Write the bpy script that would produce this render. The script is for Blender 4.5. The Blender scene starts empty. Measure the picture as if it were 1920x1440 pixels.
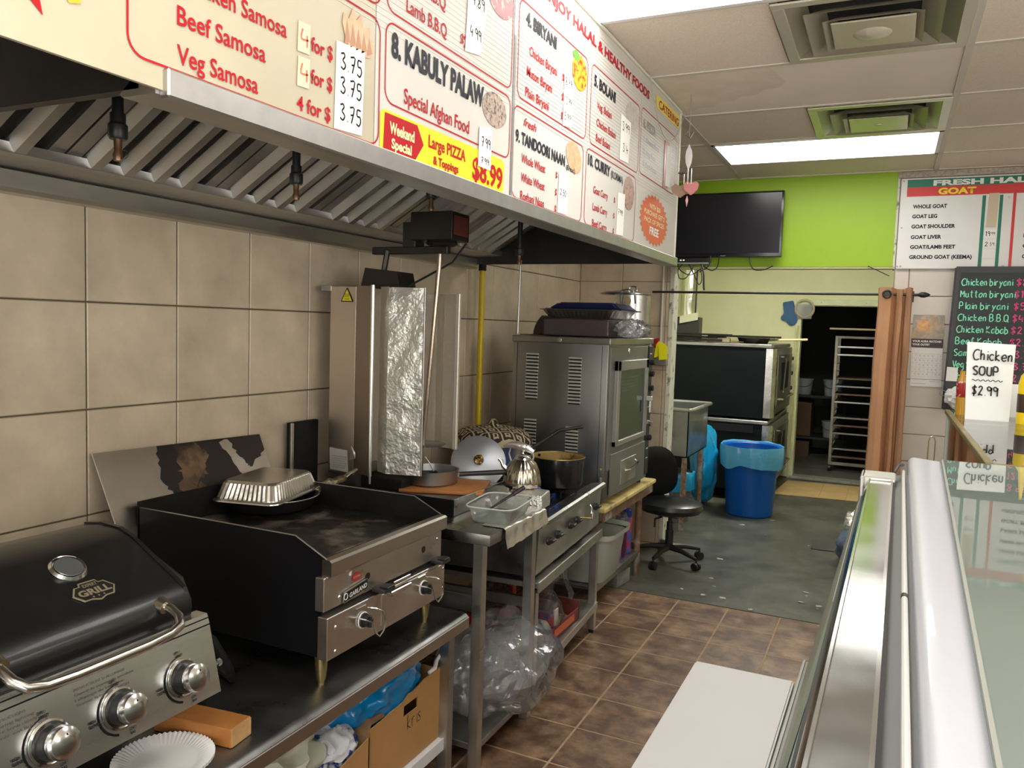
import bpy, bmesh, math, random
from mathutils import Vector, Matrix, noise
R = random.Random(7)
S = bpy.context.scene
C = S.collection
PI = math.pi
# ---------------------------------------------------------------- camera
cam = bpy.data.objects.new('camera', bpy.data.cameras.new('camera')); C.objects.link(cam)
yaw, pitch, roll = 0.44169712, -0.07352711, 0.03231909
cy, sy, cp, sp = math.cos(yaw), math.sin(yaw), math.cos(pitch), math.sin(pitch)
fw = Vector((-sy*cp, cy*cp, sp)); rt = Vector((cy, sy, 0)); up = rt.cross(fw)
r2 = rt*math.cos(roll) + up*math.sin(roll); u2 = -rt*math.sin(roll) + up*math.cos(roll)
m3 = Matrix((r2, u2, -fw)).transposed()
cam.matrix_world = Matrix.Translation((0, 0, 1.6)) @ m3.to_4x4()
cam.data.sensor_width = 36; cam.data.lens = 36*1489.3/1920; cam.data.clip_start = 0.02
S.camera = cam
# ---------------------------------------------------------------- world, exposure, lamps
W = bpy.data.worlds.new('world'); S.world = W; W.use_nodes = True
W.node_tree.nodes['Background'].inputs[0].default_value = (1.0, 0.965, 0.91, 1)
W.node_tree.nodes['Background'].inputs[1].default_value = 5.2
S.view_settings.view_transform = 'Standard'; S.view_settings.look = 'None'
S.view_settings.exposure = 0.62; S.view_settings.gamma = 1; S.view_settings.use_curve_mapping = False
LAMP = 5.6          # strength of the ceiling diffusers
for nm, loc, rot, sx_, sy_ in (('daylight_front', (1.0, -2.55, 1.35), (math.radians(90), 0, 0), 2.9, 2.0), ('added_daylight_side', (2.55, -.2, 1.55), (math.radians(90), 0, math.radians(90)), 4.0, 1.6)):  # portals; the side one serves the added side window
    ld_ = bpy.data.lights.new(nm, 'AREA'); ld_.shape = 'RECTANGLE'; ld_.size = sx_; ld_.size_y = sy_; ld_.cycles.is_portal = True
    lo_ = bpy.data.objects.new(nm, ld_); C.objects.link(lo_); lo_.location = loc; lo_.rotation_euler = rot
# ---------------------------------------------------------------- materials
_m = {}
def M(key, col=(.5, .5, .5), rough=.5, metal=0, n=None, b=None, st=None, wp=False, coat=0, spec=None, em=None,
      col2=None, thr=None, rnd=0, trans=0, alpha=1, rn=0, sss=0):
    """n=(scale, amount) colour noise; b=(scale, strength) bump; col2+thr=(scale, lo, hi) two-colour mask; st=mapping stretch"""
    if key in _m: return _m[key]
    m = bpy.data.materials.new(key); m.use_nodes = True; nt = m.node_tree; N = nt.nodes; L = nt.links
    p = N['Principled BSDF']
    p.inputs['Base Color'].default_value = (*col, 1); p.inputs['Roughness'].default_value = rough
    p.inputs['Metallic'].default_value = metal; p.inputs['Coat Weight'].default_value = coat
    p.inputs['Transmission Weight'].default_value = trans; p.inputs['Alpha'].default_value = alpha
    if spec is not None: p.inputs['Specular IOR Level'].default_value = spec
    if em: p.inputs['Emission Color'].default_value = (*em[0], 1); p.inputs['Emission Strength'].default_value = em[1]
    vec = None
    if n or b or col2 or rn:
        if wp: g = N.new('ShaderNodeNewGeometry'); vec = g.outputs['Position']
        else: g = N.new('ShaderNodeTexCoord'); vec = g.outputs['Object']
        if st:
            mp = N.new('ShaderNodeMapping'); mp.inputs['Scale'].default_value = st
            L.new(vec, mp.inputs['Vector']); vec = mp.outputs['Vector']
    def ns(scale, det=5, ro=.6):
        t = N.new('ShaderNodeTexNoise'); t.inputs['Scale'].default_value = scale; t.inputs['Detail'].default_value = det
        t.inputs['Roughness'].default_value = ro; L.new(vec, t.inputs['Vector']); return t.outputs['Fac']
    out = None
    def mixc(fac, a, bb, blend='MIX'):
        x = N.new('ShaderNodeMix'); x.data_type = 'RGBA'; x.blend_type = blend
        if isinstance(fac, float): x.inputs[0].default_value = fac
        else: L.new(fac, x.inputs[0])
        for i, v in ((6, a), (7, bb)):
            if isinstance(v, tuple): x.inputs[i].default_value = (*v, 1)
            else: L.new(v, x.inputs[i])
        return x.outputs[2]
    if col2:
        r = N.new('ShaderNodeMapRange'); r.inputs[1].default_value = thr[1]; r.inputs[2].default_value = thr[2]
        L.new(ns(thr[0]), r.inputs[0]); out = mixc(r.outputs[0], col, col2)
    if n:
        r = N.new('ShaderNodeMapRange'); r.inputs[1].default_value = .3; r.inputs[2].default_value = .7
        r.inputs[3].default_value = 1-n[1]; r.inputs[4].default_value = 1+n[1]*.6
        L.new(ns(n[0]), r.inputs[0])
        h = N.new('ShaderNodeHueSaturation'); L.new(r.outputs[0], h.inputs['Value'])
        if out: L.new(out, h.inputs['Color'])
        else: h.inputs['Color'].default_value = (*col, 1)
        out = h.outputs['Color']
    if rnd:
        oi = N.new('ShaderNodeObjectInfo'); r = N.new('ShaderNodeMapRange'); r.inputs[3].default_value = 1-rnd; r.inputs[4].default_value = 1+rnd
        L.new(oi.outputs['Random'], r.inputs[0])
        h = N.new('ShaderNodeHueSaturation'); L.new(r.outputs[0], h.inputs['Value'])
        if out: L.new(out, h.inputs['Color'])
        else: h.inputs['Color'].default_value = (*col, 1)
        out = h.outputs['Color']
    if out: L.new(out, p.inputs['Base Color'])
    if rn:
        r = N.new('ShaderNodeMapRange'); r.inputs[3].default_value = max(.02, rough-rn); r.inputs[4].default_value = rough+rn
        r.inputs[1].default_value = .3; r.inputs[2].default_value = .7
        L.new(ns(6), r.inputs[0]); L.new(r.outputs[0], p.inputs['Roughness'])
    if b:
        bp = N.new('ShaderNodeBump'); bp.inputs['Strength'].default_value = b[1]; bp.inputs['Distance'].default_value = .01
        L.new(ns(b[0], 3), bp.inputs['Height']); L.new(bp.outputs[0], p.inputs['Normal'])
    _m[key] = m; return m
def clear(key, tint=(1, 1, 1), ior=1.5, rough=.03, b=None, base=0.0, milk=0.0, milkcol=(.9, .92, .92)):
    """thin clear sheet: transparent + fresnel gloss (+ some milky diffuse)"""
    if key in _m: return _m[key]
    m = bpy.data.materials.new(key); m.use_nodes = True; nt = m.node_tree; N = nt.nodes; L = nt.links
    N.remove(N['Principled BSDF']); o = N['Material Output']
    t = N.new('ShaderNodeBsdfTransparent'); t.inputs[0].default_value = (*tint, 1)
    g = N.new('ShaderNodeBsdfAnisotropic'); g.inputs['Roughness'].default_value = rough
    f = N.new('ShaderNodeFresnel'); f.inputs[0].default_value = ior
    a = N.new('ShaderNodeMath'); a.operation = 'ADD'; a.inputs[1].default_value = base; a.use_clamp = True; L.new(f.outputs[0], a.inputs[0])
    src = t.outputs[0]
    if milk:
        d = N.new('ShaderNodeBsdfDiffuse'); d.inputs[0].default_value = (*milkcol, 1)
        tl = N.new('ShaderNodeBsdfTranslucent'); tl.inputs[0].default_value = (*milkcol, 1)
        dm = N.new('ShaderNodeMixShader'); dm.inputs[0].default_value = .5; L.new(d.outputs[0], dm.inputs[1]); L.new(tl.outputs[0], dm.inputs[2])
        mm = N.new('ShaderNodeMixShader'); mm.inputs[0].default_value = milk; L.new(t.outputs[0], mm.inputs[1]); L.new(dm.outputs[0], mm.inputs[2]); src = mm.outputs[0]
    x = N.new('ShaderNodeMixShader'); L.new(a.outputs[0], x.inputs[0]); L.new(src, x.inputs[1]); L.new(g.outputs[0], x.inputs[2])
    if b:
        tc = N.new('ShaderNodeTexCoord'); nn = N.new('ShaderNodeTexNoise'); nn.inputs['Scale'].default_value = b[0]; nn.inputs['Detail'].default_value = 4
        L.new(tc.outputs['Object'], nn.inputs['Vector'])
        bp = N.new('ShaderNodeBump'); bp.inputs['Strength'].default_value = b[1]; bp.inputs['Distance'].default_value = .02
        L.new(nn.outputs['Fac'], bp.inputs['Height']); L.new(bp.outputs[0], g.inputs['Normal']); L.new(bp.outputs[0], f.inputs['Normal'])
    L.new(x.outputs[0], o.inputs[0]); _m[key] = m; return m
steel = M('brushed_steel', (.70, .70, .69), .3, 1, n=(30, .08), st=(1, .08, 1), rn=.08)
steelv = M('satin_steel', (.60, .60, .57), .36, 1, n=(5, .15), rn=.1)
steeld = M('dull_steel', (.42, .41, .385), .42, 1, n=(6, .3), rn=.12)
greasy = M('greasy_dark_steel', (.22, .21, .2), .38, .9, n=(4, .45), rn=.15)
chrome = M('chrome', (.75, .75, .73), .13, 1)
blackm = M('black_enamel', (.009, .009, .010), .42, 0, n=(8, .3), spec=.22)
blackp = M('black_plastic', (.015, .015, .016), .4)
soot = M('sooty_iron', (.012, .011, .010), .62, .2, n=(9, .5), b=(60, .15), spec=.25)
foil = M('aluminium_foil', (.90, .88, .83), .36, .92, b=(22, .75), n=(3, .05))
foil2 = M('smooth_foil', (.88, .83, .75), .42, .85, b=(14, .5))
brass = M('old_brass', (.45, .36, .16), .4, 1, n=(20, .3))
white = M('white_print', (.8, .8, .78), .5)
ink = M('black_ink', (.012, .012, .014), .7, spec=.1)
red = M('red_print', (.40, .012, .018), .6, spec=.15)
paper = M('paper', (.82, .81, .77), .7)
# ---------------------------------------------------------------- geometry kit
class G:
    def __init__(s): s.bm = bmesh.new()
    def _rs(s, vs, fn):
        for v in vs: v.co = fn(v.co)
    def box(s, a, b, bev=0, seg=1, mat=None):
        a, b = Vector(a), Vector(b); r = bmesh.ops.create_cube(s.bm, size=1)
        vs = r['verts']
        for v in vs: v.co = Vector(((a[i]+b[i])/2 + v.co[i]*(b[i]-a[i]) for i in range(3)))
        if bev:
            es = list({e for v in vs for e in v.link_edges})
            rr = bmesh.ops.bevel(s.bm, geom=es, offset=bev, segments=seg, affect='EDGES', profile=.6)
            vs = list({v for f in rr['faces'] for v in f.verts} | {v for v in vs if v.is_valid})
        if mat:
            for v in vs: v.co = mat @ v.co
        return s
    def rbox(s, c, size, rz=0, bev=0, seg=1, rx=0, ry=0):
        m = Matrix.Translation(c) @ Matrix.Rotation(rz, 4, 'Z') @ Matrix.Rotation(ry, 4, 'Y') @ Matrix.Rotation(rx, 4, 'X')
        h = Vector(size)/2
        return s.box(-h, h, bev, seg, m)
    def hexa(s, p):   # 8 corners: bottom 4 ccw, top 4 ccw
        v = [s.bm.verts.new(q) for q in p]
        for f in ((3, 2, 1, 0), (4, 5, 6, 7), (0, 1, 5, 4), (1, 2, 6, 5), (2, 3, 7, 6), (3, 0, 4, 7)): s.bm.faces.new([v[i] for i in f])
        return s
    def cyl(s, p, q, r, r_=None, seg=16, caps=True):
        return s.tube([p, q], [r, r if r_ is None else r_], seg, caps)
    def tube(s, pts, r, seg=10, caps=True, closed=False):
        pts = [Vector(p) for p in pts]; n = len(pts)
        if not isinstance(r, (list, tuple)): r = [r]*n
        rings = []; prev = None
        for i, p in enumerate(pts):
            if closed: d = pts[(i+1) % n]-pts[i-1]
            else: d = pts[min(i+1, n-1)]-pts[max(i-1, 0)]
            if d.length < 1e-9: d = Vector((0, 0, 1))
            d.normalize()
            if prev is None:
                a = Vector((0, 0, 1)) if abs(d.z) < .9 else Vector((1, 0, 0)); prev = d.cross(a).normalized()
            x = (prev - d*prev.dot(d)).normalized(); y = d.cross(x); prev = x
            rings.append([s.bm.verts.new(p + (x*math.cos(2*PI*k/seg)+y*math.sin(2*PI*k/seg))*r[i]) for k in range(seg)])
        for i in range(n if closed else n-1):
            A, B = rings[i], rings[(i+1) % n]
            for k in range(seg): s.bm.faces.new((A[k], A[(k+1) % seg], B[(k+1) % seg], B[k]))
        if caps and not closed:
            s.bm.faces.new(rings[0][::-1]); s.bm.faces.new(rings[-1])
        return s
    def lathe(s, prof, c=(0, 0, 0), seg=28, mat=None, wob=None):
        c = Vector(c); rings = []
        for r, z in prof:
            if r < 1e-6: ring = [s.bm.verts.new(Vector((0, 0, z)))]
            else: ring = [s.bm.verts.new(Vector((r*(wob(k/seg, z) if wob else 1)*math.cos(2*PI*k/seg), r*(wob(k/seg, z) if wob else 1)*math.sin(2*PI*k/seg), z))) for k in range(seg)]
            rings.append(ring)
        for A, B in zip(rings, rings[1:]):
            for k in range(seg):
                a, b, c_, d = A[k % len(A)], A[(k+1) % len(A)], B[(k+1) % len(B)], B[k % len(B)]
                f = []
                for v in (a, b, c_, d):
                    if v not in f: f.append(v)
                if len(f) > 2: s.bm.faces.new(f)
        for ring in rings:
            for v in ring: v.co = (mat @ v.co if mat else v.co) + c
        return s
    def prism(s, poly, d, o=(0, 0, 0), u=(1, 0, 0), v=(0, 0, 1)):
        """poly in (u,v); extruded by vector d"""
        o, u, v, d = Vector(o), Vector(u), Vector(v), Vector(d)
        a = [s.bm.verts.new(o+u*x+v*y) for x, y in poly]; b = [s.bm.verts.new(q.co+d) for q in a]
        n = len(a); s.bm.faces.new(a[::-1]); s.bm.faces.new(b)
        for i in range(n): s.bm.faces.new((a[i], a[(i+1) % n], b[(i+1) % n], b[i]))
        return s
    def grid(s, fn, nu, nv):
        P = [[s.bm.verts.new(fn(i/nu, j/nv)) for j in range(nv+1)] for i in range(nu+1)]
        for i in range(nu):
            for j in range(nv): s.bm.faces.new((P[i][j], P[i+1][j], P[i+1][j+1], P[i][j+1]))
        return s
    def thick(s, t):
        r = bmesh.ops.solidify(s.bm, geom=s.bm.faces[:], thickness=t); return s
    def blob(s, c, size, sub=3, amp=.15, fr=3, seed=0, flat=None, ridge=True):
        r = bmesh.ops.create_icosphere(s.bm, subdivisions=sub, radius=1)
        for v in r['verts']:
            d = v.co.normalized(); q = d*fr+Vector((seed, seed*1.7, 0))
            k = noise.noise(q); k2 = noise.noise(q*2.3)
            if ridge: k = 1-2*abs(k); k2 = 1-2*abs(k2)
            d = d*(1+amp*(k+.5*k2-.6))
            v.co = Vector((c[0]+d.x*size[0], c[1]+d.y*size[1], c[2]+d.z*size[2]))
            if flat is not None and v.co.z < flat: v.co.z = flat
        return s
    def jit(s, a, fr=8):
        for v in s.bm.verts:
            v.co += Vector((noise.noise(v.co*fr), noise.noise(v.co*fr+Vector((9, 0, 0))), noise.noise(v.co*fr+Vector((0, 9, 0)))))*a
        return s
def obj(name, g, mat, parent=None, label=None, local=False, smooth=35, kind=None, cat=None, group=None):
    me = bpy.data.meshes.new(name)
    bm = g.bm; bmesh.ops.recalc_face_normals(bm, faces=bm.faces[:])
    o = bpy.data.objects.new(name, me)
    if parent is not None:
        o.parent = parent
        if not local:
            inv = wmat(parent).inverted(); bm.transform(inv)
    bm.to_mesh(me); bm.free()
    if smooth:
        for p in me.polygons: p.use_smooth = True
        me.set_sharp_from_angle(angle=math.radians(smooth))
    me.materials.append(mat); C.objects.link(o)
    if label: o['label'] = label
    if kind: o['kind'] = kind
    if cat: o['category'] = cat
    if group: o['group'] = group
    return o
def wmat(o):
    m = o.matrix_basis.copy()
    while o.parent is not None: o = o.parent; m = o.matrix_basis @ m
    return m
def thing(name, label, cat, loc=(0, 0, 0), rz=0, group=None, rx=0, ry=0):
    o = bpy.data.objects.new(name, None); o.empty_display_size = .05
    o.location = loc; o.rotation_euler = (rx, ry, rz); C.objects.link(o)
    o.matrix_basis = Matrix.Translation(loc) @ Matrix.Rotation(rz, 4, 'Z') @ Matrix.Rotation(ry, 4, 'Y') @ Matrix.Rotation(rx, 4, 'X')
    o['label'] = label; o['category'] = cat
    if group: o['group'] = group
    return o
def struct(name, g, mat, smooth=35): return obj(name, g, mat, kind='structure', smooth=smooth)
def one(name, g, mat, label, cat, group=None, smooth=35): return obj(name, g, mat, label=label, cat=cat, group=group, smooth=smooth)
def dup(root, loc, label=None, group=None, rz=None):
    r = root.copy(); C.objects.link(r); r.location = loc
    if rz is not None: r.rotation_euler = (0, 0, rz)
    if label: r['label'] = label
    if group: r['group'] = group
    for ch in list(root.children):
        c = ch.copy(); C.objects.link(c); c.parent = r
        for g in list(ch.children):
            d = g.copy(); C.objects.link(d); d.parent = c
    return r
# ---------------------------------------------------------------- lettering
X, Y, Z = Vector((1, 0, 0)), Vector((0, 1, 0)), Vector((0, 0, 1))
def textmesh(s, bold=0.0, shear=0.0, ext=.0):
    cu = bpy.data.curves.new('t', 'FONT'); cu.body = s; cu.offset = bold; cu.shear = shear; cu.resolution_u = 3; cu.fill_mode = 'FRONT'
    o = bpy.data.objects.new('t', cu); C.objects.link(o)
    dg = bpy.context.evaluated_depsgraph_get(); me = bpy.data.meshes.new_from_object(o.evaluated_get(dg))
    bpy.data.objects.remove(o); bpy.data.curves.remove(cu); return me
def text(s, p, w, h, mat, parent, right=Y, upv=Z, bold=.02, shear=0, name='lettering', off=.0008, capref=None):
    """fit lettering into width w with capital height h; p = lower left of baseline"""
    me = textmesh(s, bold, shear); vs = me.vertices
    if not len(vs): return
    x0 = min(v.co.x for v in vs); x1 = max(v.co.x for v in vs)
    cap = .73; nrm = right.cross(upv).normalized(); p = Vector(p)
    inv = wmat(parent).inverted()
    for v in vs:
        v.co = inv @ (p + right*((v.co.x-x0)/(x1-x0)*w) + upv*(v.co.y/cap*h) + nrm*off)
    me.materials.clear(); me.materials.append(mat)
    o = bpy.data.objects.new(name, me); o.parent = parent; C.objects.link(o); return o
def disc(c, a, b, mat, parent, name='printed_picture', right=Y, upv=Z, off=.0006, seg=28, fn=None):
    g = G(); c = Vector(c)+right.cross(upv)*off
    vs = [g.bm.verts.new(c+right*(a*math.cos(2*PI*k/seg)*(fn(k) if fn else 1))+upv*(b*math.sin(2*PI*k/seg)*(fn(k) if fn else 1))) for k in range(seg)]
    g.bm.faces.new(vs); return obj(name, g, mat, parent, smooth=0)
def poly(pts, mat, parent, name='printed_shape', right=Y, upv=Z, off=.0005, o=(0, 0, 0)):
    g = G(); n = right.cross(upv)*off; o = Vector(o)
    g.bm.faces.new([g.bm.verts.new(o+right*a+upv*b+n) for a, b in pts]); return obj(name, g, mat, parent, smooth=0)
def slab(pts, t, mat, parent, name='paper_strip', right=Y, upv=Z, o=(0, 0, 0), off=.0005):
    g = G(); n = right.cross(upv).normalized()
    g.prism(pts, n*t, Vector(o)+n*off, right, upv); return obj(name, g, mat, parent, smooth=0)
GL = {  # handwritten strokes, 0-10 grid
 'C': "8,9 6,10 3,9 1,6 1,3 3,0 6,0 8,1", 'h': "1,10 1,0|1,4 3,6 5,5 5,0", 'i': "2,6 2,0|2,8 2,8.6", 'c': "6,5 4,6 2,5 1,3 2,1 4,0 6,1",
 'k': "1,10 1,0|5,6 1,3 6,0", 'e': "1,3 6,3.5 5,6 3,6 1,4 1,2 3,0 6,1", 'n': "1,6 1,0|1,4 3,6 5,5 5,0", 'b': "1,10 1,0 4,0 6,2 5,5 3,6 1,4",
 'r': "1,6 1,0|1,4 3,6 5,5.5", 'y': "1,6 3,1|6,6 3,0 1,-4", 'a': "6,6 3,6 1,4 1,1 3,0 5,1 6,6 6,0", 'M': "1,0 1,10 4,4 7,10 7,0", 'u': "1,6 1,1 3,0 5,1 5,6|5,2 6,0",
 't': "3,10 3,1 5,0|1,7 5,7", 'o': "3,6 1,4 1,1 3,0 5,1 6,4 5,6 3,6", 'P': "1,0 1,10 5,10 6,7 5,5 1,5", 'l': "2,10 2,0", 'B': "1,0 1,10 5,10 6,8 5,5.5 1,5|5,5.5 7,3 5,0 1,0",
 '.': "1.5,.3 2,0", 'Q': "4,10 1,8 1,2 4,0 7,2 7,8 4,10|5,3 8,-1", 'K': "1,10 1,0|6,10 1,4 7,0", 'f': "6,9 4,10 3,8 3,0|1,6 5,6", 'S': "6,9 4,10 1,8 2,6 5,4 6,2 4,0 1,1",
 's': "5,5.5 3,6 1,5 4,2.5 5,1.5 3,0 1,.8", 'm': "1,6 1,0|1,4 3,6 4,5 4,0|4,4 6,6 7,5 7,0", 'V': "1,10 4,0 7,10", 'U': "1,10 1,2 3,0 5,0 6,2 6,10", 'p': "1,6 1,-4|1,5 4,6 6,4 5,1 1,1",
 'g': "6,6 3,6 1,4 2,1 5,1 6,6 6,-3 3,-4", '$': "6,8 4,9 1,7.5 5,4 5,2 3,1 1,2|3.5,11 3,-1.5", '0': "3,10 1,7 1,3 3,0 5,1 6,6 5,9 3,10", '1': "2,8 4,10 4,0", '2': "1,8 3,10 5,9 5,7 1,0 3,1 6,0",
 '3': "1,9 4,10 5,8 3,5.5 6,3 4,0 1,1", '4': "2,10 1,4 6,4.5|5,7 5,0", '5': "6,10 2,10 2,6 5,6 6,3 4,0 1,1", '7': "1,9.5 6,10 3,0|2,5 5,5.5", '8': "4,5 1,8 3,10 5,9 4,5 1,2 3,0 6,2 4,5", '9': "6,8 3,10 1,8 3,5.5 6,7 6,9 6,0",
 'O': "4,10 1,8 1,2 4,0 7,2 7,8 4,10", '~': "0,2 1,0 2,2 3,0 4,2 5,0 6,2 7,0 8,2", 'x': "1,6 6,0|6,6 1,0", 'A': "0,0 4,10 7,0|2,4 6,4", 'F': "1,0 1,10 6,10|1,5 5,5", 'T': "4,0 4,10|0,10 8,10"}
def hand(s, p, w, h, mat, parent, right=Y, upv=Z, lw=.0022, name='handwriting', off=.0009):
    lw *= 1.15
    g = G(); p = Vector(p); adv = []; x = 0
    for ch in s:
        adv.append(x); x += 3 if ch in ' .il' else (9 if ch in 'CMBQKPO' else 7.6)
    k = w/max(x, 1); kv = h/10; nrm = right.cross(upv).normalized()*off
    for ch, ax in zip(s, adv):
        if ch not in GL: continue
        for st in GL[ch].split('|'):
            pts = [tuple(map(float, q.split(','))) for q in st.split()]
            P = [Vector(((ax+a)*k, b*kv, 0)) for a, b in pts]
            Q = []
            for i in range(len(P)-1):
                a, b = P[i], P[i+1]; pa = P[max(i-1, 0)]; nb = P[min(i+2, len(P)-1)]
                for t in (0, .33, .66):
                    Q.append(.5*((2*a)+(b-pa)*t+(2*pa-5*a+4*b-nb)*t*t+(3*a-pa-3*b+nb)*t**3))
            Q.append(P[-1]); prev = None
            for i, q in enumerate(Q):
                d = Q[min(i+1, len(Q)-1)]-Q[max(i-1, 0)]
                if d.length < 1e-7: d = Vector((1, 0, 0))
                d.normalize(); nn = Vector((-d.y, d.x, 0))*lw/2
                l, r = q+nn, q-nn
                vl = g.bm.verts.new(p+right*l.x+upv*l.y+nrm); vr = g.bm.verts.new(p+right*r.x+upv*r.y+nrm)
                if prev: g.bm.faces.new((prev[0], prev[1], vr, vl))
                prev = (vl, vr)
    return obj(name, g, mat, parent, smooth=0)
def outline(y0, y1, z0, z1, r, w, o, mat, parent, right=Y, upv=Z, name='printed_frame', skip=()):
    """thin rounded rectangle outline printed on a panel"""
    g = G(); pts = []; n = right.cross(upv)*.0006; o = Vector(o)
    for cx_, cz_, a0 in ((y1-r, z1-r, 0), (y0+r, z1-r, 90), (y0+r, z0+r, 180), (y1-r, z0+r, 270)):
        for k in range(6):
            a = math.radians(a0+k*18); pts.append((cx_, cz_, math.cos(a), math.sin(a)))
    A = [g.bm.verts.new(o+right*(c+ca*r)+upv*(z+sa*r)+n) for c, z, ca, sa in pts]
    B = [g.bm.verts.new(o+right*(c+ca*(r-w))+upv*(z+sa*(r-w))+n) for c, z, ca, sa in pts]
    for i in range(len(A)): j = (i+1) % len(A); g.bm.faces.new((A[i], A[j], B[j], B[i]))
    return obj(name, g, mat, parent, smooth=0)
# ================================================================ THE ROOM
tilem = M('beige_wall_tile', (.53, .44, .32), .38, n=(5, .22), b=(25, .06), wp=True, rnd=.035)
grout = M('dark_grout', (.10, .075, .045), .8)
tile2 = M('pale_wall_tile', (.60, .55, .47), .35, n=(5, .06), wp=True, rnd=.02)
grout2 = M('pale_grout', (.33, .29, .23), .8)
ftile = M('brown_floor_tile', (.125, .062, .038), .4, n=(16, .35), b=(14, .25), wp=True, rnd=.14, col2=(.34, .215, .125), thr=(7, .42, .66), rn=.1)
fgrout = M('sandy_grout', (.42, .29, .18), .85, n=(20, .2))
conc = M('painted_grey_floor', (.088, .090, .070), .42, n=(2.6, .45), b=(7, .1), wp=True, rn=.12)
greenp = M('lime_green_paint', (.30, .50, .006), .45, n=(2, .04), wp=True)
creamp = M('pale_cream_green_paint', (.74, .74, .44), .55, n=(2.5, .07), wp=True)
ceilm = M('ceiling_tile_board', (.84, .75, .64), .9, n=(160, .10), b=(120, .35), wp=True, rnd=.05)
ceilp = M('plain_ceiling_board', (.88, .81, .71), .8, n=(3, .05), wp=True, rnd=.03)
teem = M('ceiling_grid_paint', (.66, .61, .53), .5)
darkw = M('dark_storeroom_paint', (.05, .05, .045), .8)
cement = M('bare_cement', (.16, .15, .12), .7, n=(5, .4))
plain = M('plain_wall_paint', (.82, .78, .70), .7)

def tileset(parent, mat, name, u0, us, v0, vs, place, th=.006, gap=.0025, bounds=None):
    """share mesh between equal tiles"""
    cache = {}
    for i in range(len(us)-1):
        for j in range(len(vs)-1):
            a0, a1, b0, b1 = us[i]+gap, us[i+1]-gap, vs[j]+gap, vs[j+1]-gap
            w, h = round(a1-a0, 4), round(b1-b0, 4)
            if w < .01 or h < .01: continue
            if (w, h) not in cache:
                g = G(); c = .0025
                v = [(-w/2, -h/2, 0), (w/2, -h/2, 0), (w/2, h/2, 0), (-w/2, h/2, 0)]
                q = [(-w/2+c, -h/2+c, th), (w/2-c, -h/2+c, th), (w/2-c, h/2-c, th), (-w/2+c, h/2-c, th)]
                q0 = [(x, y, th-c) for x, y, z in v]
                A = [g.bm.verts.new(p) for p in v]; B = [g.bm.verts.new(p) for p in q0]; D = [g.bm.verts.new(p) for p in q]
                g.bm.faces.new(D)
                for k in range(4):
                    l = (k+1) % 4; g.bm.faces.new((A[k], A[l], B[l], B[k])); g.bm.faces.new((B[k], B[l], D[l], D[k]))
                me = bpy.data.meshes.new(name); g.bm.to_mesh(me); g.bm.free(); me.materials.append(mat); cache[(w, h)] = me
            o = bpy.data.objects.new(name, cache[(w, h)]); o.parent = parent
            o.matrix_basis = place((a0+a1)/2, (b0+b1)/2, R.uniform(-1, 1)); C.objects.link(o)
def rng(a, b, p, o):   # joints between a and b, pitch p, one joint at o
    k = math.ceil((a-o)/p); r = [a]
    while o+k*p < b-1e-4:
        if o+k*p > a+1e-4: r.append(o+k*p)
        k += 1
    return r+[b]
# floors
g = G(); g.box((-2.5, -2.6, -.1), (2.7, 12.2, -.007)); floor = struct('floor', g, conc, 0)
g = G(); g.box((-2.155, .35, -.0069), (1.6, 4.64, -.0009)); obj('grout_bed', g, fgrout, floor, smooth=0)
tileset(floor, ftile, 'floor_tile', 0, rng(-2.155, 1.05, .288, -1.331), 0, rng(.9, 4.64, .288, 4.64),
        lambda u, v, r: Matrix.Translation((u, v, -.005+.0003*r)), th=.005, gap=.003)
g = G(); g.box((-2.155, 4.652, -.007), (2.6, 5.9, 0)); g.box((-2.4, 5.9, -.007), (2.6, 9.3, 0)); obj('grey_painted_screed', g, conc, floor, smooth=0)
g = G(); g.box((-2.4, 9.3, -.007), (2.6, 12.2, .012)); obj('storeroom_floor', g, cement, floor, smooth=0)
g = G()
for k in range(18):
    g.blob((R.uniform(-1.1, -.25), R.uniform(4.66, 5.3) if k < 11 else R.uniform(5.3, 7.5), .0025), (R.uniform(.004, .024), R.uniform(.004, .014), .003), 1, .5, 2, k)
obj('flaked_paint_spot', g, M('flaked_white', (.5, .52, .47), .7), floor, kind='stuff')
g = G(); g.box((.97, -2.6, -.006), (2.6, 5.7, .002)); obj('customer_bounce_floor', g, M('pale_bounce_floor', (.62, .58, .52), .4), floor, smooth=0)  # unseen floor, made pale to bounce light up onto the ceiling
# left wall
g = G(); g.box((-2.30, -2.6, 0), (-2.155, 5.7, 2.75)); wl = struct('wall_left', g, grout, 0)
tileset(wl, tilem, 'wall_tile', 0, rng(.6, 5.7, .332, 1.92), 0, rng(.0, 2.66, .3205, 1.629)[:-1],
        lambda u, v, r: Matrix(((0, 0, 1, -2.155+.0006*r), (1, 0, 0, u), (0, 1, 0, v), (0, 0, 0, 1))), gap=.0025)
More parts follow.
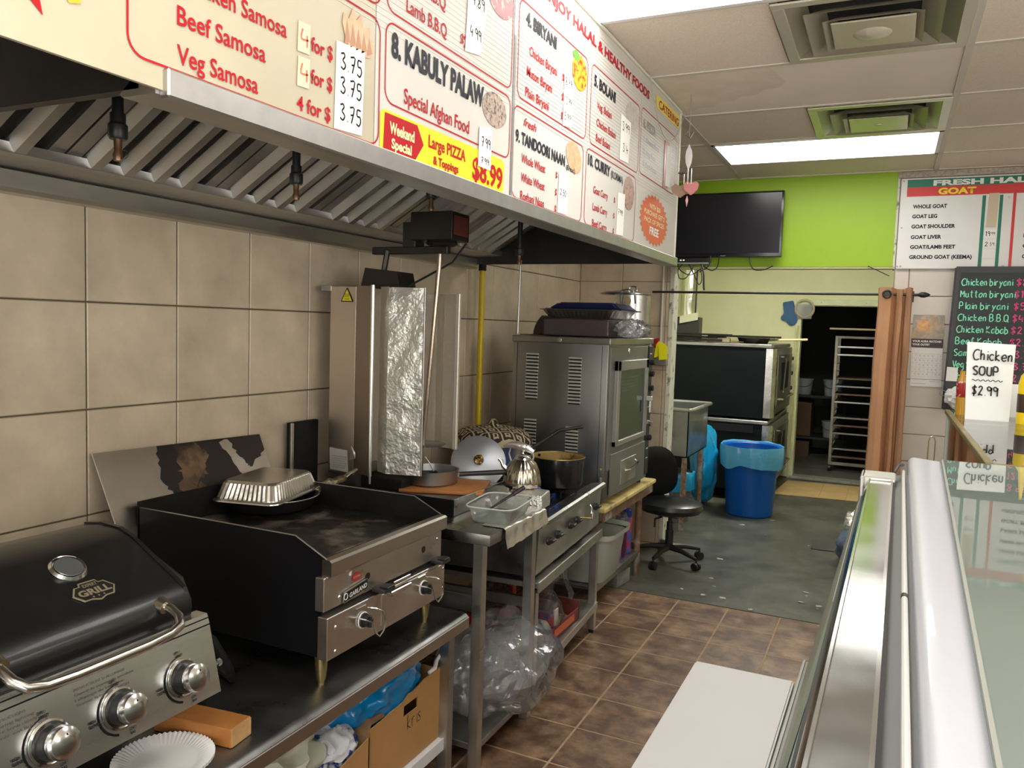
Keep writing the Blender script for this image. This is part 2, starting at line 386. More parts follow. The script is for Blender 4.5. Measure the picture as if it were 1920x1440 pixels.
# back wall: tiled pier left, green header over the opening, tiled part right
g = G(); g.box((-2.155, 5.7, 0), (-1.435, 5.82, 2.66)); g.box((-1.435, 5.72, 2.055), (-.005, 5.82, 2.66)); g.box((-.005, 5.7, 0), (2.6, 5.82, 2.66))
wb = struct('wall_back', g, grout2, 0)
pier = lambda u, v, r: Matrix(((1, 0, 0, u), (0, 0, -1, 5.7+.0006*r), (0, 1, 0, v), (0, 0, 0, 1)))
tileset(wb, tilem, 'wall_tile', 0, rng(-2.148, -1.455, .332, -2.148), 0, rng(0, 2.56, .3205, 1.629), pier)
tileset(wb, tile2, 'wall_tile', 0, rng(0, 1.9, .34, .085), 0, rng(0, 2.6, .1765, 1.868), pier)
g = G(); g.box((-1.435, 5.694, 2.055), (-.005, 5.72, 2.66)); obj('green_header', g, greenp, wb, smooth=0, label='lime green painted header over the opening')
g = G(); g.box((-1.455, 5.69, 0), (-1.425, 5.83, 2.055)); g.box((-.015, 5.688, 2.04), (-.001, 5.83, 2.66), .001)
obj('corner_bead', g, M('worn_white_bead', (.62, .62, .5), .5, col2=(.2, .17, .12), thr=(14, .56, .66)), wb, smooth=0)
g = G(); g.box((-1.425, 5.70, 2.045), (-.015, 5.82, 2.055)); obj('header_underside', g, creamp, wb, smooth=0)
# back room behind the opening
g = G(); g.box((-2.5, 5.82, 0), (-2.36, 9.3, 2.66)); struct('wall_rear_left', g, creamp, 0)
g = G(); g.box((1.3, 5.82, 0), (1.4, 9.3, 2.66)); struct('wall_rear_right', g, creamp, 0)
g = G(); g.box((-2.5, 9.3, 0), (-.90, 9.42, 2.66)); g.box((-.90, 9.3, 1.92), (-.06, 9.42, 2.66)); g.box((-.06, 9.3, 0), (1.4, 9.42, 2.66))
wf = struct('wall_far', g, creamp, 0)
g = G(); g.box((-.955, 9.285, 0), (-.895, 9.44, 1.985), .004); g.box((-.065, 9.285, 0), (-.005, 9.44, 1.985), .004); g.box((-.955, 9.283, 1.925), (-.005, 9.44, 1.99), .004)
dr = struct('door_1', g, M('cream_door_frame', (.68, .70, .45), .45, n=(9, .12)), 0)
g = G(); g.box((-.93, 9.27, .0), (-.03, 9.44, .03), .004); obj('door_sill', g, M('grey_sill', (.3, .31, .28), .5, n=(15, .3)), dr)
g = G()
for k in range(2): g.cyl((-.7+.45*k, 9.283, 1.957), (-.7+.45*k, 9.280, 1.957), .006)
obj('screw', g, steeld, dr)
# storeroom
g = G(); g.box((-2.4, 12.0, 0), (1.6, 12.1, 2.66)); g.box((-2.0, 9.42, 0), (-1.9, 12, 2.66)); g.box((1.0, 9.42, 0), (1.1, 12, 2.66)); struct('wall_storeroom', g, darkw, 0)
g = G(); g.box((-2.5, 5.82, 2.66), (1.5, 12.1, 2.75)); struct('ceiling_rear', g, creamp, 0)
# unseen walls closing the shop
g = G()
for a, b in (((2.6, -2.6, 0), (2.7, 5.82, .75)), ((2.6, -2.6, 2.35), (2.7, 5.82, 2.75)), ((2.6, -2.6, .75), (2.7, -2.2, 2.35)), ((2.6, 1.8, .75), (2.7, 5.82, 2.35))): g.box(a, b)
struct('wall_right', g, plain, 0)
g = G()
for a, b in (((-2.3, -2.7, 0), (2.7, -2.6, .35)), ((-2.3, -2.7, 2.35), (2.7, -2.6, 2.75)), ((-2.3, -2.7, .35), (-.45, -2.6, 2.35)), ((2.45, -2.7, .35), (2.7, -2.6, 2.35))): g.box(a, b)
struct('wall_front', g, plain, 0)
wfm = M('window_frame', (.12, .12, .12), .4, .5); wgl = clear('window_glass', ior=1.45, rough=.01)
g = G()
for k in range(4): y = -2.2+4.0*k/3; g.box((2.61, y-.025, .75), (2.69, y+.025, 2.35))
g.box((2.61, -2.2, .75), (2.69, 1.8, .80)); g.box((2.61, -2.2, 2.30), (2.69, 1.8, 2.35)); w1 = struct('added_window_1', g, wfm, 0)  # unseen side window, added to send light across to the cooking line
g = G(); g.box((2.645, -2.2, .80), (2.651, 1.8, 2.30)); obj('pane', g, wgl, w1, smooth=0)
g = G()
for k in range(4): x = -.45+2.9*k/3; g.box((x-.025, -2.69, .35), (x+.025, -2.61, 2.35))
g.box((-.45, -2.69, .35), (2.45, -2.61, .40)); g.box((-.45, -2.69, 2.30), (2.45, -2.61, 2.35)); w2 = struct('window_2', g, wfm, 0)
g = G(); g.box((-.45, -2.655, .40), (2.45, -2.649, 2.30)); obj('pane', g, wgl, w2, smooth=0)
# ceiling with its grid, boards, vents and troffers
g = G(); g.box((-2.3, -2.7, 2.70), (2.7, 5.82, 2.76)); ceil = struct('ceiling', g, M('ceiling_void', (.3, .28, .25), .9), 0)
XS = [-2.155, -1.0, .195, 1.39, 2.585]; YS = [-2.58, -1.93, -1.28, -.63, .02, .67, 1.32, 2.06, 2.70, 3.34, 3.99, 4.62, 5.20, 5.7]
LIGHTS = {(1, 7), (1, 11), (1, 4), (1, 1), (3, 1), (3, 4), (3, 8)}
VENTS = {(1, 8): 0, (1, 10): 1}
g = G()
for x in XS[1:-1]: g.box((x-.014, -2.6, 2.655), (x+.014, 5.7, 2.664))
for y in YS[1:-1]:
    g.box((-2.155, y-.012, 2.656), (2.6, y+.012, 2.663))
g.box((-2.155, 5.68, 2.654), (2.6, 5.70, 2.664))
obj('ceiling_grid', g, teem, ceil, smooth=0)
diffm = M('lit_prismatic_diffuser', (.9, .9, .9), .5, em=((1, .97, .93), LAMP))
ci = 0
for i in range(4):
    for j in range(len(YS)-1):
        x0, x1, y0, y1 = XS[i]+.012, XS[i+1]-.012, YS[j]+.010, YS[j+1]-.010
        if (i, j) in LIGHTS:
            t = thing('ceiling_light', {(1, 4): 'fluorescent ceiling light panel just behind the camera over the deli case', (1, 1): 'fluorescent ceiling light panel by the shop window over the cooking side', (3, 1): 'fluorescent ceiling light panel by the shop window over the customer side', (3, 4): 'fluorescent ceiling light panel over the middle of the customer side', (1, 11): 'fluorescent ceiling light panel in front of the green header', (1, 7): 'fluorescent ceiling light panel beside the menu board, mostly cut off above'}.get((i, j), 'fluorescent ceiling light panel over the customer side, outside the picture'),
                      'ceiling light', ((x0+x1)/2, (y0+y1)/2, 2.66), group='lay-in fluorescent ceiling panels')
            g = G()
            for a, b in (((x0, y0), (x1, y0+.02)), ((x0, y1-.02), (x1, y1)), ((x0, y0), (x0+.02, y1)), ((x1-.02, y0), (x1, y1))): g.box((a[0], a[1], 2.652), (b[0], b[1], 2.672))
            obj('frame', g, M('white_light_frame', (.8, .8, .78), .4), t, smooth=0)
            g = G(); g.box((x0+.018, y0+.018, 2.658), (x1-.018, y1-.018, 2.668)); obj('diffuser', g, diffm, t, smooth=0, label='glowing white diffuser')
            continue
        if (i, j) in VENTS:
            xm = x1-.595
            g = G(); g.box((x0, y0, 2.660), (xm-.01, y1, 2.672), .002); obj('ceiling_tile', g, ceilm, ceil, smooth=0)
            k = VENTS[(i, j)]
            t = thing('ceiling_vent', 'square stepped metal air vent ' + ('in the ceiling nearer the camera' if k == 0 else 'in the ceiling directly before the light panel, coloured with the green reflection'), 'vent', ((xm+x1)/2, (y0+y1)/2, 2.66), group='ceiling air vents')
            cx_, cy_ = (xm+x1)/2, (y0+y1)/2
            vm = M('vent_metal_%d' % k, (.66, .62, .50) if k == 0 else (.62, .64, .46), .3, .35)  # far vent: reflection of the green wall put into its base colour
            def ring(h0, z0, h1, z1, name, hole=None, t_=.003):
                g = G(); q = [(-1, -1), (1, -1), (1, 1), (-1, 1)]
                A = [g.bm.verts.new((cx_+a*h0, cy_+b*h0*1.0, z0)) for a, b in q]; B = [g.bm.verts.new((cx_+a*h1, cy_+b*h1, z1)) for a, b in q]
                for e in range(4): f = (e+1) % 4; g.bm.faces.new((A[e], A[f], B[f], B[e]))
                g.thick(t_); return obj(name, g, vm, t, smooth=0)
            g = G()
            for a, b, c_, d in ((-.30, -.30, .30, -.262), (-.30, .262, .30, .30), (-.30, -.262, -.262, .262), (.262, -.262, .30, .262)): g.box((cx_+a, cy_+b, 2.648), (cx_+c_, cy_+d, 2.655), .001)
            obj('outer_frame', g, vm, t, smooth=0)
            ring(.264, 2.652, .198, 2.684, 'outer_cone'); ring(.208, 2.640, .142, 2.676, 'middle_cone'); ring(.152, 2.630, .110, 2.655, 'inner_cone')
            g = G(); g.box((cx_-.128, cy_-.128, 2.628), (cx_+.128, cy_+.128, 2.634), .002); obj('centre_plate', g, vm, t, smooth=0)
            g = G(); g.lathe([(0, 2.612), (.02, 2.615), (.055, 2.624), (.06, 2.629), (0, 2.629)], (cx_, cy_, 0)) if k == 0 else g.lathe([(0, 2.622), (.016, 2.624), (.018, 2.629), (0, 2.629)], (cx_, cy_, 0))
            obj('centre_boss', g, vm, t)
            g = G(); g.box((cx_-.29, cy_-.29, 2.692), (cx_+.29, cy_+.29, 2.698)); obj('throat', g, M('dark_void', (.02, .02, .02), .9), t, smooth=0)
            continue
        g = G(); g.box((x0, y0, 2.660+R.uniform(0, .002)), (x1, y1, 2.674), .003)
        obj('ceiling_tile', g, ceilp if j in (6, 9) and i == 1 else ceilm, ceil, smooth=0)
# stained edge on one board
g = G(); P = []
for k in range(15): u = k/14; P.append((-.96+u*.50, 3.90-.30*u**1.3+.02*math.sin(k*2.1)))
g.bm.faces.new([g.bm.verts.new((x, y, 2.6597)) for x, y in P]+[g.bm.verts.new((-.50, 3.36, 2.6597)), g.bm.verts.new((-.96, 3.36, 2.6597))])
obj('water_stain', g, M('water_stain', (.79, .715, .61), .85, n=(6, .1)), ceil, smooth=0, label='faint brown water stain')
# baseboards along the tiled parts
g = G(); g.box((0, 5.685, 0), (2.6, 5.697, .10), .002); struct('baseboard_back', g, tile2, 0)
# unseen lamp added to light the back room
t = thing('ceiling_light', 'unseen tube light added on the back room ceiling, hidden by the green header', 'ceiling light', (-.7, 7.2, 2.66), group='lay-in fluorescent ceiling panels')
g = G(); g.box((-1.3, 7.1, 2.62), (-.1, 7.3, 2.66), .01); obj('housing', g, white, t)
g = G(); g.box((-1.28, 7.12, 2.60), (-.12, 7.28, 2.621), .008); obj('diffuser', g, M('added_tube_diffuser', (.9, .9, .9), .5, em=((1, .98, .9), LAMP*10)), t)
# ================================================================ EXTRACTOR HOOD
hs = M('hood_steel', (.55, .53, .50), .4, 1, n=(8, .18), rn=.1, st=(1, .2, 1))
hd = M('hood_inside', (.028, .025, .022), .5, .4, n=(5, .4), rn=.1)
t = thing('extractor_hood', 'long stainless extractor hood with ribbed grease filters over the cooking line', 'hood', (-1.55, 2.4, 1.93))
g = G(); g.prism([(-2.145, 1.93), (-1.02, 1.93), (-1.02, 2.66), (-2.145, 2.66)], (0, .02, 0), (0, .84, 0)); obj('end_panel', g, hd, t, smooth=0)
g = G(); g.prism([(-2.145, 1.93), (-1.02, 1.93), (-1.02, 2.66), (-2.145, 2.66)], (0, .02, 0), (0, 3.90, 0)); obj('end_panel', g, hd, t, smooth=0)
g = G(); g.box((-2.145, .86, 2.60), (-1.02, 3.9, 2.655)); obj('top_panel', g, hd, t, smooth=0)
g = G(); g.prism([(-1.02, 2.655), (-1.02, 1.955), (-1.06, 1.925), (-1.055, 1.92), (-.985, 1.92), (-.985, 1.95), (-1.0, 1.955), (-1.0, 2.655)], (0, 3.08, 0), (0, .84, 0)); obj('front_fascia', g, hs, t, smooth=0)
g = G(); g.box((-.987, .847, 1.915), (-.966, 3.9, 1.957), .003); obj('front_lip', g, M('bright_lip', (.50, .49, .48), .4, 1, n=(20, .1)), t)
g = G(); g.prism([(-2.145, 1.905), (-2.095, 1.905), (-2.08, 1.915), (-2.08, 1.96), (-2.10, 1.965), (-2.145, 2.06)], (0, 3.08, 0), (0, .84, 0)); obj('back_rail', g, hs, t, smooth=0)
g = G(); g.prism([(-2.145, 2.06), (-2.10, 1.965), (-1.93, 1.975), (-1.93, 2.0), (-2.05, 2.03)], (0, 3.04, 0), (0, .86, 0)); obj('grease_trough', g, hs, t, smooth=0)
# filters: slope from (x-1.96,z1.99) up to (-1.20,2.45)
fx0, fz0, fx1, fz1 = -1.965, 1.995, -1.18, 2.46
dx, dz = (fx1-fx0), (fz1-fz0); ln = math.hypot(dx, dz); ux, uz = dx/ln, dz/ln; nx, nz = uz, -ux
fm = M('filter_steel', (.72, .72, .72), .36, 1, n=(3, .10), rn=.06)
y = .87; k = 0
while y < 3.86:
    w = min(.50, 3.87-y)
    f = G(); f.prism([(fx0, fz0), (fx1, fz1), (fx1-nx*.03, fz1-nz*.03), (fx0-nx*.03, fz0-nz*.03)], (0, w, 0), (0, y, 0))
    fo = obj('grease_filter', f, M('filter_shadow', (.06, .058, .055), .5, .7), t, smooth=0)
    g = G()
    for e in (y, y+w-.045):
        g.prism([(fx0+nx*.012, fz0+nz*.012), (fx1+nx*.012, fz1+nz*.012), (fx1, fz1), (fx0, fz0)], (0, .042, 0), (0, e, 0)); obj('filter_frame', g, fm, fo, smooth=0); g = G()
    nb = 4 if w > .4 else 3
    pitchb = (w-.10)/nb
    for q in range(nb):
        yy = y+.052+q*pitchb; a = Vector((fx0, 0, fz0))+Vector((ux, 0, uz))*.02; b = Vector((fx1, 0, fz1))-Vector((ux, 0, uz))*.02
        g = G(); N_ = Vector((nx, 0, nz)); prof = [(0, .006), (pitchb*.16, .034), (pitchb*.44, .034), (pitchb*.60, .006), (pitchb*.60, .0), (0, 0)]
        P0 = [g.bm.verts.new(a+Vector((0, yy+u, 0))+N_*v) for u, v in prof]; P1 = [g.bm.verts.new(b+Vector((0, yy+u, 0))+N_*v) for u, v in prof]
        g.bm.faces.new(P0[::-1]); g.bm.faces.new(P1)
        for e in range(6): h = (e+1) % 6; g.bm.faces.new((P0[e], P0[h], P1[h], P1[e]))
        obj('filter_baffle', g, fm, fo, smooth=0)
    c = Vector((fx0, y+.03, fz0))+Vector((ux, 0, uz))*ln*.50+Vector((nx, 0, nz))*.02
    g = G(); g.tube([c+Vector((ux, 0, uz))*a_+Vector((0, b_, 0))+Vector((nx, 0, nz))*c2 for a_, b_, c2 in ((0, 0, 0), (0, 0, .02), (.02, .035, .035), (.06, .035, .035), (.08, 0, .02), (.08, 0, 0))], .0035, 6); obj('pull_ring', g, steeld, fo)
    y += w+.004; k += 1
# fire suppression drops
for n_, (px, py, pz, lab) in enumerate(((-1.52, 1.2, 1.925, 'first black fire nozzle pipe hanging under the near end of the hood'), (-1.635, 1.9, 1.955, 'black fire nozzle pipe hanging between the two nearest filter pairs'),
                         (-1.59, 2.60, 2.02, 'black fire nozzle pipe hanging right above the vertical broiler motor'), (-1.675, 3.58, 1.90, 'black fire nozzle pipe hanging near the far end panel of the hood'))):
    t = thing('nozzle_pipe', lab, 'pipe', (px, py, pz), group='fire nozzle pipes under the hood')
    g = G(); g.cyl((px, py, pz+.065), (px, py, 2.62), .012); obj('pipe', g, blackp, t)
    g = G(); g.lathe([(.0, pz+.045), (.017, pz+.045), (.02, pz+.05), (.02, pz+.075), (.016, pz+.08), (.016, pz+.10), (0, pz+.10)], (px, py, 0), 12); obj('coupling', g, blackp, t)
    g = G(); g.lathe([(0, pz), (.009, pz), (.011, pz+.012), (.008, pz+.02), (.009, pz+.045), (0, pz+.045)], (px, py, 0), 12); obj('nozzle', g, M('copper_brown', (.25, .14, .08), .4, .8), t)
    if n_ == 0:
        g = G(); g.tube([(px+.02*math.cos(a)+.012, py, pz+.012+.010*math.sin(a)) for a in [k*PI/6 for k in range(12)]], .0012, 5, closed=True); obj('cap_ring', g, steeld, t)
t = thing('flexible_cable', 'thin armoured cable dropping from the hood to the combi oven', 'cable', (-1.68, 3.6, 1.56))
g = G(); P = [(-1.675, 3.60, 1.925-k*.0062, ) for k in range(0, 60)]; P = [(-1.675-.012*(1.925-z), 3.60+1.15*(1.925-z)*.0+ .0, z) for _, _, z in P]
g.tube(P, [.0065 if k % 2 else .005 for k in range(len(P))], 8); obj('armoured_sleeve', g, steeld, t)
t = thing('gas_pipe', 'bright yellow painted gas pipe running down the tiled wall', 'pipe', (-2.07, 3.97, .87))
g = G(); g.cyl((-2.085, 3.975, .40), (-2.085, 3.975, 2.02), .0165); obj('pipe', g, M('gas_yellow', (.62, .44, .0), .4, n=(6, .12), col2=(.12, .08, .02), thr=(3, .70, .8)), t)
g = G(); g.cyl((-2.085, 3.975, 1.90), (-2.085, 3.975, 1.96), .022); obj('sooty_sleeve', g, soot, t)
t = thing('metal_conduit', 'slim white conduit beside the corner of the opening', 'conduit', (-1.50, 5.68, 1.0))
g = G(); g.cyl((-1.505, 5.683, 1.45), (-1.505, 5.683, 2.5), .009); obj('conduit', g, M('conduit_white', (.6, .56, .48), .5), t)
t = thing('utility_box', 'small grey electrical box under a yellow tag on the tiled pier', 'electrical box', (-1.49, 5.68, 1.30))
g = G(); g.box((-1.53, 5.64, 1.345), (-1.445, 5.693, 1.43), .004); obj('box', g, steeld, t)
g = G(); g.box((-1.545, 5.65, 1.47), (-1.51, 5.69, 1.54), .006); g.cyl((-1.545, 5.66, 1.41), (-1.50, 5.66, 1.41), .012); obj('red_valve', g, red, t, label='red valve body')
ym = M('tag_yellow', (.85, .80, .0), .5)
t = thing('paper_tag', 'two bright yellow paper tags hanging beside the combi oven', 'tag', (-1.47, 5.62, 1.50))
slab([(-1.535, 1.40), (-1.505, 1.41), (-1.485, 1.49), (-1.50, 1.525), (-1.52, 1.50)], .001, ym, t, 'tag', X, Z, (0, 5.63, 0))
slab([(-1.495, 1.385), (-1.43, 1.395), (-1.44, 1.49), (-1.475, 1.515), (-1.50, 1.49)], .001, ym, t, 'tag', X, Z, (0, 5.62, 0))
# ================================================================ MENU BOARD (printed panels fixed over the hood)
mb = thing('menu_board', 'long cream printed menu board with red lettering fixed along the hood front', 'menu board', (-.98, 2.2, 1.95))
pw = M('menu_panel', (.56, .535, .49), .5, n=(3, .03), spec=.2)
po = M('old_menu_panel', (.47, .415, .30), .42, n=(3.5, .10), wp=True, spec=.35)
def rib(y0, y1, mat, name, lab=None):
    g = G(); g.box((-.985, y0, 1.957), (-.978, y1, 2.652), .0005); z = 1.965
    o = obj(name, g, mat, mb, smooth=0, label=lab)
    return o
g = G(); g.box((-.985, .02, 1.925), (-.978, 1.368, 2.652), .0005); obj('sign_panel', g, po, mb, smooth=0, label='stained yellowish panel')
rib(1.372, 2.016, pw, 'sign_panel'); rib(2.018, 2.606, pw, 'sign_panel'); rib(2.608, 3.218, pw, 'sign_panel'); rib(3.220, 3.868, pw, 'sign_panel')
g = G()
z = 2.20
while z < 2.62: g.box((-.9785, .02, z), (-.9772, 3.868, z+.0012)); z += .0125
obj('flute_line', g, M('flute_shade', (.51, .485, .44), .4), mb, smooth=0, kind='stuff')
g = G(); g.box((-.99, .02, 2.645), (-.970, 3.875, 2.656), .001); g.box((-.99, 3.866, 1.957), (-.972, 3.876, 2.656), .001); obj('edge_trim', g, M('cream_trim', (.72, .72, .60), .4), mb)
bx = -.977
def T(s, y0, y1, z, h, mat, **k):
    k['bold'] = k.get('bold', .02)+.014; return text(s, (bx, y0, z), y1-y0, h, mat, mb, **k)
rim = red
for a, b, c_, d in ((.785, 1.385, 1.93, 2.212), (.785, 1.385, 2.235, 2.60), (1.402, 2.0, 2.054, 2.222), (1.402, 2.0, 2.24, 2.60), (2.036, 2.588, 2.235, 2.504), (2.02, 2.575, 1.90, 2.213),
                (2.622, 3.204, 2.236, 2.506), (2.600, 3.19, 1.93, 2.218), (3.225, 3.81, 2.245, 2.515)):
    if c_ < 1.957: c2 = c_+.03
    else: c2 = c_
    outline(a, b, max(c_, 1.9575), d, .03, .0035, (bx, 0, 0), rim, mb)
K = M('dark_navy_print', (.022, .024, .032), .6, spec=.15)
T('8. KABULY PALAW', 1.424, 1.841, 2.155, .050, K, bold=.03); T('Special Afghan Food', 1.475, 1.768, 2.071, .033, red, bold=.0)
poly([(1.388, 1.958), (1.968, 1.958), (1.972, 2.035), (1.955, 2.046), (1.400, 2.040), (1.388, 2.03)], M('sun_yellow', (.80, .62, .02), .4), mb, o=(bx, 0, 0))
poly([(1.40, 1.960), (1.525, 1.960), (1.558, 1.999), (1.530, 2.036), (1.404, 2.034)], red, mb, o=(bx+.0004, 0, 0))
YL = M('pale_yellow_print', (.9, .82, .4), .4)
T('Weekend', 1.422, 1.518, 1.996, .024, YL, bold=.02, off=.0016); T('Special', 1.430, 1.508, 1.966, .021, YL, bold=.02, off=.0016)
T('Large PIZZA', 1.578, 1.752, 2.000, .028, red, bold=.01, off=.0016); T('& Toppings', 1.600, 1.718, 1.966, .019, red, off=.0016); T('$8.99', 1.790, 1.960, 1.967, .056, red, bold=.012, off=.0016)
T('Lamb B.B.Q', 1.477, 1.648, 2.263, .031, red, bold=0); T('Beef B.B.Q', 1.477, 1.640, 2.322, .031, red, bold=0); T('Chicken B.B.Q', 1.477, 1.690, 2.381, .031, red, bold=0); T('3. B.B.Q', 1.43, 1.66, 2.47, .05, K, bold=.03)
T('$2.00', 1.712, 1.790, 2.270, .028, red, bold=.02)
T('4. BIRYANI', 2.083, 2.306, 2.447, .036, K, bold=.03)
for s_, a, b, z in (('Chicken Biryani', 2.111, 2.316, 2.370), ('Muton Biryani', 2.098, 2.283, 2.310), ('Plain Biryani', 2.092, 2.262, 2.252)):
    T(s_, a, b, z, .027, red, bold=0); T('$', 2.362, 2.378, z-.003, .027, red)
T('fresh', 2.087, 2.176, 2.168, .024, red, shear=.3, bold=0); T('9. TANDOORI NAAN', 2.037, 2.409, 2.115, .033, K, bold=.025); T('(Bread)', 2.42, 2.50, 2.108, .016, K, bold=0)
for s_, z in (('Whole Wheat', 2.064), ('White Wheat', 2.011), ('Roghani Naan', 1.960)): T(s_, 2.08, 2.252, z, .026, red, bold=0); T('$', 2.335, 2.350, z-.003, .025, red)
T('5. BOLANI', 2.651, 2.887, 2.438, .037, K, bold=.03)
for s_, b, z in (('Veg. Bolani', 2.85, 2.369), ('Chicken Bolani', 2.904, 2.310), ('Beef Bolani', 2.845, 2.257)): T(s_, 2.69, b, z, .027, red, bold=0)
gy = M('grey_print', (.25, .24, .24), .4)
T('6. PIZZA', 3.258, 3.448, 2.439, .038, gy, bold=.02)
for s_, z in (('1. Cheese Pizza', 2.385), ('2. Veg Pizza', 2.335), ('3. Beef Pizza', 2.285)): T(s_, 3.27, 3.27+.016*len(s_), z, .022, gy, bold=0)
T('10. CURRY', 2.619, 2.86, 2.163, .036, K, bold=.03); T('(KORMA)', 2.868, 3.015, 2.163, .028, K, bold=0)
for s_, z in (('Goat Curry', 2.076), ('Lamb Curry', 2.017), ('Beef Curry', 1.960)): T(s_, 2.684, 2.845, z, .026, red, bold=0); T('$', 2.915, 2.930, z-.003, .025, red)
T('Chicken Samosa', .871, 1.106, 2.084, .029, red, bold=0); T('Beef Samosa', .871, 1.055, 2.027, .029, red, bold=0); T('Veg Samosa', .871, 1.038, 1.971, .029, red, bold=0)
for z in (2.084, 2.027): T('for $', 1.170, 1.232, z, .026, red, bold=.01)
T('4 for $', 1.134, 1.228, 1.971, .026, red, bold=.01)
T('ENJOY HALAL & HEALTHY FOODS', 2.20, 3.325, 2.566, .034, red, bold=.02)
poly([(3.424+.02, 2.563), (3.84, 2.563), (3.856, 2.58), (3.85, 2.625), (3.44, 2.62), (3.424, 2.60)], M('catering_yellow', (.80, .66, .12), .4), mb, o=(bx, 0, 0)); T('CATERING', 3.479, 3.833, 2.573, .036, red, bold=.0, off=.0014)
poly([(.56, 1.992), (.60, 2.02), (.665, 1.966), (.645, 2.06), (.70, 2.12), (.62, 2.11), (.58, 2.19), (.55, 2.11), (.47, 2.11), (.53, 2.06), (.50, 1.98)], red, mb, o=(bx, 0, 0))
poly([(.675, 2.03), (.700, 1.994), (.716, 1.999), (.72, 2.03)], M('orange_print', (.75, .4, .03), .4), mb, o=(bx, 0, 0))
# seams with tape
g = G(); g.box((-.9775, 2.008, 1.958), (-.9762, 2.026, 2.56)); obj('clear_tape', g, clear('tape', milk=.35), mb, smooth=0)
# food pictures
disc((bx, 2.512, 2.437), .068, .056, M('curry_photo', (.75, .42, .03), .4, n=(60, .5), col2=(.45, .05, .02), thr=(70, .5, .6)), mb)
disc((bx, 2.475, 2.482), .03, .016, M('herb_photo', (.12, .4, .05), .4), mb, off=.001)
disc((bx, 1.905, 2.164), .070, .044, M('rice_photo', (.42, .33, .27), .5, n=(90, .4), col2=(.13, .09, .08), thr=(80, .5, .58)), mb)
disc((bx, 2.487, 2.158), .080, .042, M('bread_photo', (.60, .36, .20), .5, n=(60, .3)), mb, fn=lambda k: 1-.16*math.sin(k*.45+1))
disc((bx, 3.105, 2.444), .085, .051, M('flatbread_photo', (.48, .44, .39), .5, n=(40, .2)), mb)
disc((bx, 3.100, 2.141), .070, .066, M('stew_photo', (.45, .30, .24), .5, n=(60, .4), col2=(.22, .12, .08), thr=(60, .5, .6)), mb)
disc((bx, 1.924, 2.452), .075, .045, M('meat_photo', (.35, .06, .07), .5, n=(60, .4), col2=(.6, .35, .3), thr=(50, .55, .65)), mb)
sm = M('pastry_photo', (.62, .37, .22), .5, n=(22, .3))
g = G(); n_ = Vector((.0014, 0, 0))
g.bm.faces.new([g.bm.verts.new(Vector((bx, a, b))+n_) for a, b in ((1.258, 2.165), (1.262, 2.185), (1.278, 2.177), (1.292, 2.205), (1.302, 2.182), (1.318, 2.2), (1.325, 2.175), (1.345, 2.183), (1.352, 2.155), (1.362, 2.16), (1.357, 2.135), (1.35, 2.125), (1.325, 2.12), (1.29, 2.117), (1.27, 2.135))])
obj('printed_picture', g, sm, mb, smooth=0)
for k in range(5):
    poly([(1.265+.018*k, 2.125), (1.272+.018*k, 2.175-.003*k), (1.283+.018*k, 2.135)], M('pastry_dark_photo', (.40, .2, .1), .5), mb, off=.0018, o=(bx, 0, 0))
# starburst
st = []
for k in range(52): a = 2*PI*k/52; r = 1 if k % 2 else .86; st.append((3.488+.235*r*math.cos(a), 2.082+.112*r*math.sin(a)))
poly(st, M('burst_red', (.68, .12, .06), .4), mb, o=(bx, 0, 0))
for s_, z, w in (('WITH $50', 2.128, .18), ('PURCHASE GET 2', 2.098, .33), ('PACK OF SPICES', 2.065, .32), ('FREE', 2.018, .15)): T(s_, 3.488-w/2, 3.488+w/2, z, .021 if s_ != 'FREE' else .034, YL if s_ != 'FREE' else white, bold=.0 if s_ != 'FREE' else .02, off=.0014)
# taped price strips (flat paper on the board)
O = (bx, 0, 0)
slab([(1.238, 1.962), (1.325, 1.967), (1.331, 2.132), (1.242, 2.125)], .0006, paper, mb, o=O, off=.0012)
for z in (2.078, 2.033, 1.983): hand('3.75', (bx, 1.252, z), .072, .030, ink, mb, off=.0024, lw=.003)
slab([(1.735, 2.262), (1.815, 2.275), (1.85, 2.43), (1.745, 2.42)], .0006, paper, mb, o=O, off=.0014); hand('4.89', (bx, 1.762, 2.385), .068, .028, ink, mb, off=.0026, lw=.0026); hand('4.99', (bx, 1.756, 2.306), .060, .026, ink, mb, off=.0026, lw=.0026)
slab([(1.817, 2.003), (1.886, 2.003), (1.889, 2.113), (1.819, 2.103)], .0006, paper, mb, o=O, off=.0022); hand('7.99', (bx, 1.83, 2.055), .052, .024, ink, mb, off=.0034, lw=.0026); hand('7.99', (bx, 1.83, 2.013), .046, .015, ink, mb, off=.0034, lw=.002)
slab([(2.376, 2.236), (2.45, 2.244), (2.455, 2.402), (2.378, 2.398)], .0006, paper, mb, o=O, off=.0012)
for s_, z in (('8.99', 2.366), ('12.99', 2.308), ('5.99', 2.258)): hand(s_, (bx, 2.385, z), .060, .022, ink, mb, off=.0024, lw=.0022)
slab([(2.96, 2.247), (3.07, 2.252), (3.085, 2.412), (2.958, 2.418)], .0006, paper, mb, o=O, off=.0012); hand('3.99', (bx, 2.975, 2.362), .095, .032, ink, mb, off=.0024, lw=.003); hand('3.4', (bx, 2.99, 2.285), .07, .03, ink, mb, off=.0024, lw=.003)
slab([(2.357, 1.962), (2.438, 1.966), (2.445, 2.096), (2.362, 2.092)], .0006, paper, mb, o=O, off=.0012); hand('2.50', (bx, 2.372, 2.02), .055, .018, ink, mb, off=.0024)
